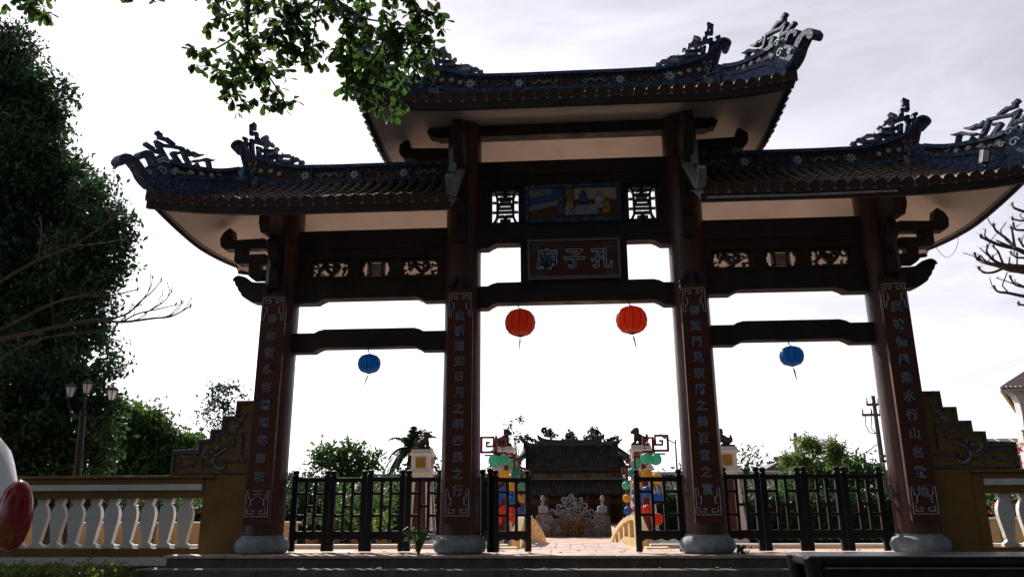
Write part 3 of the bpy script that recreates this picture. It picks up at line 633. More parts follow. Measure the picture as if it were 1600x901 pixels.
# --- ridges: curved decorated bands, tails and fretwork crests
def Z1(X, Y): q = at(1010+X/6.436, 10+Y/6.436, 0.0); return (q[0], q[2])
TH = 0.085
PETAL = [(math.cos(a)*r_, math.sin(a)*r_) for a, r_ in [(2*math.pi*i/24, 1.0 if i % 3 == 1 else (0.55 if i % 3 == 0 else 0.8)) for i in range(24)]]
def ridge(parent_roof, sx, xin, dx, dz, name='ridge'):
    "a main ridge half; the tail was measured on the upper right roof and is moved by (dx, dz)"
    def G(X, Y): q = Z1(X, Y); return (q[0]+dx, q[1]+dz)
    Fm = lambda th: (lambda p, s_: (sx*p[0], th*s_, p[1]))
    # band from xin to the tail; top and bottom curves
    q0 = G(0, 640); qb = G(0, 800); hgt = 0.245
    topc = [G(*p) for p in ((-60, 642), (60, 635), (130, 628), (300, 598), (430, 560), (540, 520))]
    zt0 = q0[1]-0.004; xsr = topc[0][0]
    flatn = [(x, zt0) for x in lin(xin, xsr-0.25, 8)]
    top_ = flatn+topc; top_s = smooth_path(top_, 3)
    bot_s = [(x, min(z-hgt*(1.0 if i < len(top_s)-9 else 1.05), z-hgt)) for i, (x, z) in enumerate(top_s)]
    zb_flat = zt0-hgt
    bot_s = [(x, zb_flat+(z-zt0)*0.42) for (x, z) in top_s]
    poly = list(map(tuple, top_s))+[tuple(p) for p in bot_s[::-1]]
    m = MB(); n = len(top_s)
    for i in range(n-1):
        P4 = [top_s[i], top_s[i+1], bot_s[i+1], bot_s[i]]
        m.xz([(sx*p[0], p[1]) for p in P4], -TH*0.8, TH*0.8)
    rd = m.build(name, PMOS, gate)
    R0 = UP if parent_roof is rfU else SD; m = MB(); zz = R0.zr-0.16
    sk = [(p[0], p[1]+0.004) for p in bot_s]+[G(560, 690), G(690, 640)]
    for i in range(len(sk)-1): m.xz([(sx*sk[i][0], sk[i][1]), (sx*sk[i+1][0], sk[i+1][1]), (sx*sk[i+1][0], R0.top(sk[i+1][0], 0)-0.05), (sx*sk[i][0], zz)], -TH*0.7, TH*0.7)
    m.build('ridge_bed', MORT, rd)
    m = MB(); m.stroke(top_s, 0.055, Fm(TH*1.25)); m.stroke([(p[0], p[1]-0.045) for p in top_s], 0.014, Fm(TH*1.02)); m.stroke([(p[0], p[1]+0.028) for p in bot_s], 0.05, Fm(TH*1.1)); m.stroke([(p[0], p[1]-0.05) for p in bot_s[:-2]], 0.07, Fm(TH*1.6)); m.build('ridge_moulding', BMOS, rd, 0.006)
    # panel divisions and reliefs
    tot = xsr+0.35-xin; dv = []
    x = xin+0.10
    pat = [0.50, 0.17]; i = 0
    while x < G(430, 560)[0]:
        dv.append(x); x += pat[i % 2]; i += 1
    def zmid(x):
        for a, b in zip(range(n-1), range(1, n)):
            if top_s[a][0] <= x <= top_s[b][0]: t = (x-top_s[a][0])/(top_s[b][0]-top_s[a][0]+1e-9); zt = top_s[a][1]*(1-t)+top_s[b][1]*t; zb = bot_s[a][1]*(1-t)+bot_s[b][1]*t; return zt, zb
        return zt0, zb_flat
    for x in dv:
        m = MB(); zt, zb = zmid(x); m.stroke([(x, zb+0.04), (x, zt-0.03)], 0.024, Fm(TH*1.0)); m.build('panel_divider', BMOS, rd)
    for j, x in enumerate(dv[:-1]):
        x2 = dv[j+1]; cx = (x+x2)/2; zt, zb = zmid(cx); cz = (zt+zb)/2; h = (zt-zb)-0.12
        if x2-x < 0.25:
            m = MB()
            for k in range(8):
                a = math.pi*k/4+0.39; c_, s_ = math.cos(a), math.sin(a); L_ = h*0.52
                m.stroke([(cx+c_*0.014, cz+s_*0.014), (cx+c_*L_*0.6, cz+s_*L_*0.6), (cx+c_*L_, cz+s_*L_)], [0.008, 0.024, 0.008], Fm(TH*0.98))
            m.build('flower_relief', FLOW, rd)
        else:
            m = MB(); rr = random.Random(int(x*100)+sx*7+int(dz*10))
            if j % 4 == 0:
                pth = smooth_path([(cx-0.19, cz+0.02), (cx-0.13, cz-0.03), (cx-0.07, cz+0.025), (cx, cz-0.01), (cx+0.06, cz+0.03), (cx+0.12, cz-0.02), (cx+0.18, cz+0.02)], 4)
                m.stroke(pth, [0.010+0.016*math.sin(math.pi*i/len(pth)) for i in range(len(pth))], Fm(TH*0.98))
            for k in range(7 if j % 4 == 0 else 10):
                a0 = rr.uniform(0, 6); c0 = (cx+rr.uniform(-0.19, 0.19), cz+rr.uniform(-0.4, 0.4)*h); ln = rr.uniform(0.012, 0.028)
                m.stroke([(c0[0]+ln*t*math.cos(a0+t*1.2), c0[1]+ln*t*math.sin(a0+t*1.2)) for t in lin(-1, 1, 4)], [0.004, 0.016, 0.014, 0.003], Fm(TH*0.95))
            m.build('scroll_relief', DMOS, rd)['kind'] = 'stuff'
    for X, Y in ((330, 680), (420, 650), (520, 640)):
        cx, cz = G(X, Y); m = MB(); m.xz([(sx*(cx+a*0.036), cz+b*0.036) for a, b in PETAL], -TH*1.0, TH*1.0); m.xz([(sx*(cx+a*0.014), cz+b*0.014) for a, b in PETAL], -TH*1.1, TH*1.1); m.build('flower_relief', FLOW, rd)
    # tail
    tail = [(500, 545), (600, 500), (650, 440), (690, 385), (725, 350), (770, 335), (810, 345), (830, 372), (822, 395), (800, 408), (772, 402), (755, 388), (742, 400), (738, 430), (728, 480), (705, 560), (700, 605), (640, 640), (560, 690), (500, 700)]
    m = MB(); m.xz([(sx*p[0], p[1]) for p in [G(*q) for q in tail]], -TH*0.75, TH*0.75)
    c0 = G(795, 372); tl = m.build('ridge_tail', PMOS, rd, 0.006)
    m = MB(); edge = smooth_path([G(*p) for p in ((540, 520), (620, 470), (675, 405), (715, 352), (765, 330), (810, 345), (828, 375), (805, 405), (780, 395), (790, 372))], 4)
    m.stroke(edge, 0.036, Fm(TH)); m.stroke(smooth_path([G(*p) for p in ((742, 395), (735, 440), (722, 495), (700, 570), (690, 610))], 3), 0.030, Fm(TH))
    m.stroke(smooth_path([G(*p) for p in ((560, 545), (640, 490), (700, 410), (728, 372))], 3), 0.014, Fm(TH*0.9)); m.build('tail_edge', BMOS, rd)
    m = MB(); rr = random.Random(4)
    for k in range(16):
        X, Y = rr.uniform(560, 700), rr.uniform(560, 690); a0 = rr.uniform(0, 6); c0 = G(X, Y); ln = rr.uniform(0.015, 0.04)
        m.stroke([(c0[0]+ln*t*math.cos(a0+t*1.3), c0[1]+ln*t*math.sin(a0+t*1.3)) for t in lin(-1, 1, 5)], [0.004, 0.018, 0.022, 0.018, 0.004], Fm(TH*rr.uniform(0.9, 1.3)))
    m.build('leaf_relief', DMOS, rd)['kind'] = 'stuff'
    # crest: key fret of mosaic bars
    W = 0.046; Fc = Fm(0.032); m = MB()
    for st, w_ in ([[(610, 500), (632, 440), (640, 380), (645, 300)], 1.15], [[(505, 362), (580, 335), (660, 310)], 1.0], [[(500, 350), (497, 500)], 0.95], [[(520, 424), (560, 405), (592, 385)], 0.8],
                   [[(580, 378), (572, 475)], 0.95], [[(578, 462), (520, 492)], 0.8], [[(518, 465), (512, 552)], 1.0], [[(645, 348), (712, 340)], 0.95], [[(708, 352), (708, 290)], 0.9], [[(690, 300), (738, 280)], 0.9], [[(655, 345), (652, 392)], 0.9],
                   [[(593, 312), (594, 240)], 0.95], [[(580, 252), (655, 240)], 0.9], [[(652, 258), (653, 168)], 0.9], [[(668, 178), (605, 150)], 0.9], [[(617, 148), (618, 210)], 0.85],
                   [[(372, 480), (370, 605)], 1.15], [[(378, 492), (505, 500)], 0.8], [[(432, 490), (430, 560)], 0.8], [[(308, 572), (440, 548)], 0.75], [[(340, 490), (332, 570)], 0.9], [[(320, 490), (385, 478)], 0.8],
                   [[(222, 545), (218, 640)], 1.0], [[(135, 565), (134, 612)], 0.8], [[(128, 606), (275, 578)], 0.85], [[(270, 560), (270, 590)], 0.7], [[(440, 420), (445, 500)], 0.8], [[(400, 432), (505, 425)], 0.9], [[(560, 300), (600, 310)], 1.0]):
        m.stroke([G(*p) for p in st], W*w_, Fc)
    m.build('crest_fret', BMOS, rd, 0.004)
    m = MB(); Fd = Fm(0.045)
    for st, w_ in ([[(92, 556), (125, 562), (160, 532), (205, 535), (240, 550), (285, 545), (330, 535), (350, 505)], [8, 24, 30, 34, 36, 36, 30, 12]],
                   [[(205, 535), (235, 498), (275, 490), (312, 488)], [18, 26, 24, 14]], [[(200, 498), (212, 530)], [4, 22]], [[(312, 462), (318, 492)], [4, 22]],
                   [[(358, 408), (385, 420), (395, 455), (430, 470), (480, 475)], [6, 24, 32, 34, 22]], [[(412, 372), (440, 372), (470, 350), (495, 385), (480, 425)], [36, 34, 38, 34, 22]],
                   [[(470, 282), (505, 300), (540, 312)], [8, 32, 18]], [[(455, 330), (500, 335), (545, 318)], [16, 28, 14]], [[(520, 415), (545, 400), (560, 430), (540, 455)], [14, 24, 24, 12]]):
        w2 = [q/6.436/150*1.12 for q in w_]; pts = smooth_path([G(*p) for p in st], 3); wi = np.interp(np.linspace(0, len(w2)-1, len(pts)), range(len(w2)), w2)
        m.stroke(pts, list(wi), Fd)
    m.build('crest_dragon', DMOS, rd, 0.006)
    # little finial block where ridge and hip meet
    c0 = G(770, 500) if dz < 0 else G(700, 590)
    return rd
def hip(roof, sx, sy, name='hip_ridge'):
    "diagonal ridge from the end of the main ridge to the eave corner; measured on the upper right corner of the roof"
    base_ = UP; xr0, xe0 = UP.xr, UP.xe
    p0 = np.array([xr0, 0, 0.0]); dirn = np.array([xe0-xr0+0.02, -D-0.02, 0.0]); Lh = np.linalg.norm(dirn); dirn = dirn/Lh; nrm = np.array([dirn[1], -dirn[0], 0])
    def H(X, Y):
        q = at_plane(1150+X/6.436, 10+Y/6.436, p0, nrm); return ((q-p0)@dirn/Lh, q[2]-UP.eave(UP.xe, D))
    xr, xe = roof.xr, roof.xe; q0 = np.array([xr, 0.0]); q1 = np.array([xe+0.02, -D-0.02]); ze = roof.eave(roof.xe, D); n2 = np.array([-(q1-q0)[1], (q1-q0)[0]]); n2 = n2/np.linalg.norm(n2)
    def Fm(th):
        def f(p, s_):
            w_ = q0+(q1-q0)*p[0]+n2*th*s_; return (sx*w_[0], (w_[1] if sy < 0 else -w_[1]), ze+p[1])
        return f
    sc = 1.0
    def prismP(m, poly, th): F = Fm(th); m.prism(poly, lambda p: F(p, -1), lambda p: F(p, 1))
    S_ = lambda m, pts, w_, th: _hs(m, pts, w_, Fm(th), Lh)
    # band
    topc = smooth_path([H(*p) for p in ((-75, 608), (0, 603), (100, 582), (200, 540), (300, 490), (380, 445), (440, 400))], 3)
    botc = smooth_path([H(*p) for p in ((-75, 700), (0, 705), (100, 690), (200, 655), (300, 625), (380, 612), (440, 632))], 3)
    m = MB()
    for i in range(len(topc)-1): prismP(m, [topc[i], topc[i+1], botc[i+1], botc[i]], TH*0.8)
    hd = m.build(name, PMOS, gate)
    m = MB(); sb = botc+[H(560, 640)]; sb[0] = (min(sb[0][0], 0.0), sb[0][1])
    for i in range(len(sb)-1):
        q = [(p[0], roof.top(roof.xr+(roof.xe-roof.xr)*max(0, min(1, p[0])), D*max(0, min(1, p[0])))-ze-0.03) for p in (sb[i], sb[i+1])]
        prismP(m, [sb[i], sb[i+1], q[1], q[0]], TH*0.9)
    m.build('hip_bed', BMOS, hd)
    m = MB()
    a_ = botc[0]; prismP(m, [(-0.02, a_[1]-0.35), (0.10, a_[1]-0.35), (0.10, a_[1]+0.20), (-0.02, a_[1]+0.20)], TH*1.15); m.build('end_block', BMOS, hd, 0.01)
    m = MB(); prismP(m, [H(*p) for p in ((430, 405), (470, 385), (520, 400), (560, 395), (600, 400), (640, 420), (655, 450), (640, 500), (610, 550), (570, 600), (560, 640), (440, 640))], TH*0.95)
    m.build('hip_head', BMOS, hd, 0.008)
    m = MB(); S_(m, topc, 0.050, TH*1.2); S_(m, [(a, b+0.03) for a, b in botc], 0.045, TH*1.05)
    S_(m, smooth_path([H(*p) for p in ((560, 600), (610, 520), (645, 430), (680, 350), (725, 288), (775, 262), (808, 285), (800, 315), (772, 312), (775, 290))], 4), [0.10]*8+[0.085]*6+[0.07]*8+[0.055]*9+[0.04]*6, TH*0.85)
    S_(m, smooth_path([H(*p) for p in ((530, 420), (545, 350), (565, 300), (595, 265), (630, 262), (645, 285), (625, 298))], 4), 0.048, TH*0.8)
    m.build('hip_scroll', BMOS, hd, 0.006)
    m = MB()
    for (X, Y), r_ in (((470, 385), 42), ((500, 480), 50), ((420, 520), 30), ((600, 470), 30)):
        c0 = H(X, Y); r1 = r_/6.436/150
        S_(m, [(c0[0]+r1/Lh*1.2*(1-0.7*t)*math.cos(7*t), c0[1]+r1*(1-0.7*t)*math.sin(7*t)) for t in lin(0, 1, 16)], 0.014, TH*1.12)
    for X, Y in ((130, 620), (205, 585), (285, 550), (395, 500)):
        c0 = H(X, Y); prismP(m, [(c0[0]+a*0.034/Lh*1.3, c0[1]+b*0.034) for a, b in PETAL], TH*1.0)
    rr = random.Random(9)
    for k in range(14):
        X, Y = rr.uniform(20, 420), 0; Y = 665-0.33*X+rr.uniform(-22, 22); c0 = H(X, Y); a0 = rr.uniform(0, 6)
        S_(m, [(c0[0]+0.025/Lh*t*math.cos(a0+t), c0[1]+0.025*t*math.sin(a0+t)) for t in lin(-1, 1, 4)], [0.004, 0.014, 0.014, 0.004], TH*0.95)
    m.build('hip_relief', FLOW, hd)['kind'] = 'stuff'
    m = MB()
    for st, w_ in ([[(470, 130), (510, 75)], 1.1], [[(438, 170), (495, 130)], 0.9], [[(405, 205), (440, 160)], 1.0], [[(375, 245), (410, 195)], 0.9], [[(320, 290), (385, 255), (460, 225), (520, 165)], 0.85],
                   [[(505, 190), (470, 280), (420, 410)], 1.1], [[(530, 245), (600, 165)], 1.0], [[(460, 300), (545, 250)], 1.0], [[(395, 310), (335, 440)], 1.2], [[(335, 335), (395, 312)], 0.7],
                   [[(320, 280), (295, 380), (262, 475)], 1.1], [[(290, 315), (245, 380)], 1.1], [[(245, 355), (195, 400)], 1.0], [[(125, 455), (108, 572)], 1.1], [[(215, 470), (180, 550)], 0.9], [[(125, 555), (205, 520)], 0.8], [[(340, 440), (290, 480)], 0.8], [[(270, 460), (265, 500)], 0.9], [[(500, 320), (440, 390)], 0.9]):
        S_(m, [H(*p) for p in st], 0.042*w_, 0.032)
    m.build('crest_fret', BMOS, hd, 0.004)
    m = MB()
    for st, w_ in ([[(78, 478), (115, 468), (150, 448), (200, 450), (245, 435)], [0.008, 0.032, 0.038, 0.034, 0.014]], [[(165, 400), (205, 395), (240, 372)], [0.02, 0.038, 0.015]]):
        pts = smooth_path([H(*p) for p in st], 3); wi = np.interp(np.linspace(0, len(w_)-1, len(pts)), range(len(w_)), w_); S_(m, pts, list(wi), 0.045)
    m.build('crest_dragon', DMOS, hd, 0.005)
def _hs(m, pts, w_, F, Lh):
    "stroke with true widths in a plane whose first coordinate is measured in units of Lh"
    P = [(p[0]*Lh, p[1]) for p in pts]
    if hasattr(w_, '__len__') and len(w_) != len(P): w_ = list(np.interp(np.linspace(0, 1, len(P)), np.linspace(0, 1, len(w_)), w_))
    m.stroke(P, w_, lambda p, s_: F((p[0]/Lh, p[1]), s_))
zside = at(1385, 240, 0.0)
for sx in (1, -1):
    ridge(rfU, sx, 0.0, 0.0, -0.045)
    g0 = at(1310+640/6.007, 140+420/6.007, 0.0); h0 = at(1010+630/6.436, 10+500/6.436, 0.0)
    ridge(rfL if sx < 0 else rfR, sx, 1.55, g0[0]-h0[0], -1.32)
    for rf_ in (UP, SD):
        hip(rf_, sx, -1); hip(rf_, sx, 1)
# scrolled white ends where the side roofs meet the inner pillars
for sx in (-1, 1):
    x = sx*1.50; m = MB()
    m.xz([(x-0.045, 4.55), (x+0.045, 4.55), (x+0.05, 4.80), (x+0.035, 4.90), (x-0.03, 4.90), (x-0.05, 4.82)], -0.60, -0.44)
    e1 = m.build('ridge_end_block', mat('pale blue grey glazed end', (0.22, 0.26, 0.33), 0.5, 0.35, 20, 0.3, 50), gate, 0.012)
    m = MB(); pth = [(-0.50, 4.60), (-0.75, 4.42), (-1.0, 4.20), (-1.2, 4.02), (-1.34, 3.95), (-1.44, 3.99), (-1.47, 4.07), (-1.42, 4.11)]
    m.stroke(smooth_path(pth, 3), 0.075, lambda p, s_: (x+0.045*s_-sx*0.10, p[0], p[1])); m.build('barge_scroll', mat('grey barge plaster', (0.17, 0.18, 0.19), 0.7, 0.35, 14), gate, 0.008)
# thin conduit along the right eave and a floodlight on the right roof
m = MB(); m.tube([(1.45, -1.40, 3.775), (2.5, -1.40, 3.77), (3.45, -1.40, 3.785), (3.5, -1.36, 3.80)], 0.011, 6); m.build('eave_conduit', MORT, gate)
fl = thing('floodlight', 'small boxy floodlight with a bright front fixed on the right hand roof', 'floodlight', (4.62, -1.12, 4.22))
m = MB(); m.obox((4.62, -1.12, 4.28), (0.045, 0.01, 0), (-0.006, 0.03, 0.01), (0.01, -0.02, 0.075)); m.build('lamp_body', DARKM, fl, 0.006)
m = MB(); m.obox((4.61, -1.155, 4.275), (0.037, 0.008, 0), (-0.001, 0.006, 0.002), (0.008, -0.016, 0.062)); m.build('lamp_glass', mat('white lamp glass', (0.8, 0.82, 0.84), 0.15, 0.02, 5, 0), fl)
m = MB(); m.box(4.61, 4.63, -1.12, -1.09, 4.0, 4.24); m.build('lamp_stem', DARKM, fl)

# ================================================================ hanging lanterns
def lantern(name, label, cat, x, y, z, r, h, fab, ribm, zbeam, tassel=(0, 0), group=None, wire=True, tcol=None, cap=True):
    t = thing(name, label, cat, (x, y, z), group)
    prof = []
    for i in range(13):
        a = -math.pi/2+math.pi*(0.06+0.88*i/12); prof.append((r*math.cos(a)**0.72, h*math.sin(a)))
    m = MB(); m.lathe(prof, (x, y, z), 48, lobes=12, amp=0.09); m.build('silk_shade', fab, t, smooth=True)
    m = MB()
    for k in range(12):
        a = 2*math.pi*k/12
        m.tube([(x+(p[0]*1.003)*math.cos(a), y+(p[0]*1.003)*math.sin(a), z+p[1]) for p in prof[::2]], 0.0034*r/0.19+0.0006, 4)
    m.build('frame_ribs', ribm, t)
    if cap:
        m = MB(); m.lathe([(r*0.16, -h*1.06), (r*0.24, -h*1.0), (r*0.24, -h*0.93), (r*0.1, -h*0.92)], (x, y, z), 14); m.build('end_cap', DARKM, t); m = MB(); m.lathe([(r*0.1, h*0.92), (r*0.24, h*0.93), (r*0.24, h*1.0), (r*0.10, h*1.08)], (x, y, z), 14); m.build('end_cap', DARKM, t)
    if wire:
        m = MB(); m.tube(smooth_path([(x-0.02, y, zbeam), (x-0.03, y, (zbeam+z+h)/2+0.03), (x+0.01, y, z+h*1.05)], 4), 0.003, 5); m.tube([(x-0.02, y, zbeam+0.03), (x-0.02, y, zbeam-0.03)], 0.006, 5); m.build('hanging_wire', DARKM, t)
    if tassel:
        dx, dz_ = tassel; m = MB(); z0 = z-h*1.06
        m.tube([(x, y, z0), (x+dx*0.3, y, z0-0.03)], 0.003, 5); m.tube([(x+dx*0.3, y, z0-0.03), (x+dx*0.45, y, z0-0.06)], 0.009, 6); m.tube([(x+dx*0.45, y, z0-0.055), (x+dx, y, z0-dz_)], [0.010, 0.005], 6); m.build('tassel', tcol or DARKM, t)
    return t
SILR = fabric('red silk', (0.62, 0.11, 0.035), 0.6); SILB = fabric('blue silk', (0.02, 0.22, 0.48), 0.55)
RIBR = mat('dark red lantern rib', (0.12, 0.01, 0.008), 0.6, 0.1, 5, 0); RIBB = mat('dark blue lantern rib', (0.008, 0.03, 0.09), 0.6, 0.1, 5, 0)
lantern('red_lantern', 'round red silk lantern hanging left in the middle bay', 'lantern', -0.700, 0, 2.735, 0.192, 0.170, SILR, RIBR, 2.96, (-0.01, 0.15), 'lanterns hung in the gate bays')
lantern('red_lantern', 'round red silk lantern with bright spots hanging right in the middle bay', 'lantern', 0.690, 0, 2.742, 0.194, 0.170, SILR, RIBR, 2.96, (0.04, 0.17), 'lanterns hung in the gate bays', tcol=mat('red tassel', (0.25, 0.04, 0.03), 0.8, 0.3, 40))
lantern('blue_lantern', 'small blue silk lantern hanging under the tie beam of the left bay', 'lantern', -2.599, 0, 2.247, 0.145, 0.118, SILB, RIBB, 2.42, (-0.05, 0.14), 'lanterns hung in the gate bays')
lantern('blue_lantern', 'small blue silk lantern hanging under the tie beam of the right bay', 'lantern', 2.591, 0, 2.253, 0.145, 0.118, SILB, RIBB, 2.42, (0.03, 0.16), 'lanterns hung in the gate bays')
# ================================================================ folding fence leaves in the bays
FY = 0.16
def leaf_panel(name, label, p0, p1, pattern, group, ztop=0.86, cat='gate leaf', fin=True, prob=None):
    "one framed leaf standing from p0 to p1 (x, y)"
    p0 = np.array(p0, float); p1 = np.array(p1, float); d = p1-p0; W = np.linalg.norm(d); d = d/W; n = np.array([-d[1], d[0]])
    t = thing(name, label, cat, (p0[0], p0[1], 0.0), group)
    F = lambda th: (lambda p, s_: (p0[0]+d[0]*p[0]+n[0]*th*s_, p0[1]+d[1]*p[0]+n[1]*th*s_, p[1]))
    def bar(nm, a, b, w_, th=0.018, bev=0.004):
        m = MB(); m.stroke([a, b], w_, F(th)); return m.build(nm, BLACKW, t, bev)
    sw = 0.070
    for x in (sw/2, W-sw/2):
        bar('stile', (x, 0.012), (x, ztop+0.03), sw, 0.026)
        if fin:
            m = MB(); c = (p0[0]+d[0]*x, p0[1]+d[1]*x, ztop+0.03); m.lathe([(0.030, 0), (0.024, 0.008), (0.036, 0.022), (0.040, 0.040), (0.032, 0.058), (0.012, 0.066)], c, 14); m.build('finial', BLACKW, t, smooth=True)
    bar('top_rail', (sw, ztop-0.02), (W-sw, ztop-0.02), 0.055, 0.022)
    m = MB(); k = 14; xs = lin(sw, W-sw, k); bot = [(x, 0.125+0.028*abs(math.sin(3*math.pi*(x-sw)/(W-2*sw)))) for x in xs]
    m.prism([(sw, 0.245), (W-sw, 0.245)]+bot[::-1], lambda p: F(0.02)(p, -1), lambda p: F(0.02)(p, 1)); m.build('apron', BLACKW, t, 0.004)
    iw = W-2*sw; c1, c2 = sw+iw/3, sw+2*iw/3
    for x in (c1, c2): bar('upright', (x, 0.245), (x, ztop-0.045), 0.036)
    for (a, b, z) in pattern:
        xa = (sw, c1, c2)[a]+(0.015 if a else 0); xb = (c1, c2, W-sw)[b]-(0.015 if b < 2 else 0)
        bar('crossbar', (xa, z), (xb, z), 0.032)
    return t
PAT = [(0, 0, 0.68), (2, 2, 0.68), (1, 1, 0.53), (0, 0, 0.42), (2, 2, 0.42)]
def run_of_leaves(xa, xb, n, lab, grp):
    xs = lin(xa, xb, n+1)
    for i in range(n):
        y0 = FY+(0.0, 0.03, 0.0, 0.03)[i % 4]; y1 = FY+(0.03, 0.0, 0.03, 0.0)[i % 4]
        leaf_panel('folding_gate_leaf', lab[i], (xs[i]+0.004, y0), (xs[i+1]-0.004, y1), PAT, grp, 0.86+(0.0 if i % 2 else 0.006))
ords = ['next to the far left pillar', 'second from the far left pillar', 'third from the far left pillar', 'beside the spiky grass']
run_of_leaves(PX['a']+PR+0.03, PX['b']-PR-0.0, 4, ['black folding gate leaf in the left bay, '+o for o in ords], 'black folding gate leaves')
ords = ['next to the right middle pillar', 'second from the right middle pillar', 'third from the right middle pillar', 'next to the far right pillar']
run_of_leaves(PX['c']+PR+0.0, PX['d']-PR-0.03, 4, ['black folding gate leaf in the right bay, '+o for o in ords], 'black folding gate leaves')
leaf_panel('folding_gate_leaf', 'narrow black gate leaf hinged on the left middle pillar, seen almost edge on', (-1.19, 0.16), (-1.05, -0.10), PAT[:2], 'black folding gate leaves')
leaf_panel('folding_gate_leaf', 'black gate leaf swung open left of the bridge', (-1.03, -0.12), (-0.60, 0.08), PAT, 'black folding gate leaves', 0.84)
leaf_panel('folding_gate_leaf', 'black gate leaf swung open right of the bridge', (0.62, 0.02), (1.19, 0.06), [(0, 0, 0.68), (2, 2, 0.68), (1, 1, 0.56), (0, 0, 0.42), (2, 2, 0.42)], 'black folding gate leaves', 0.84)

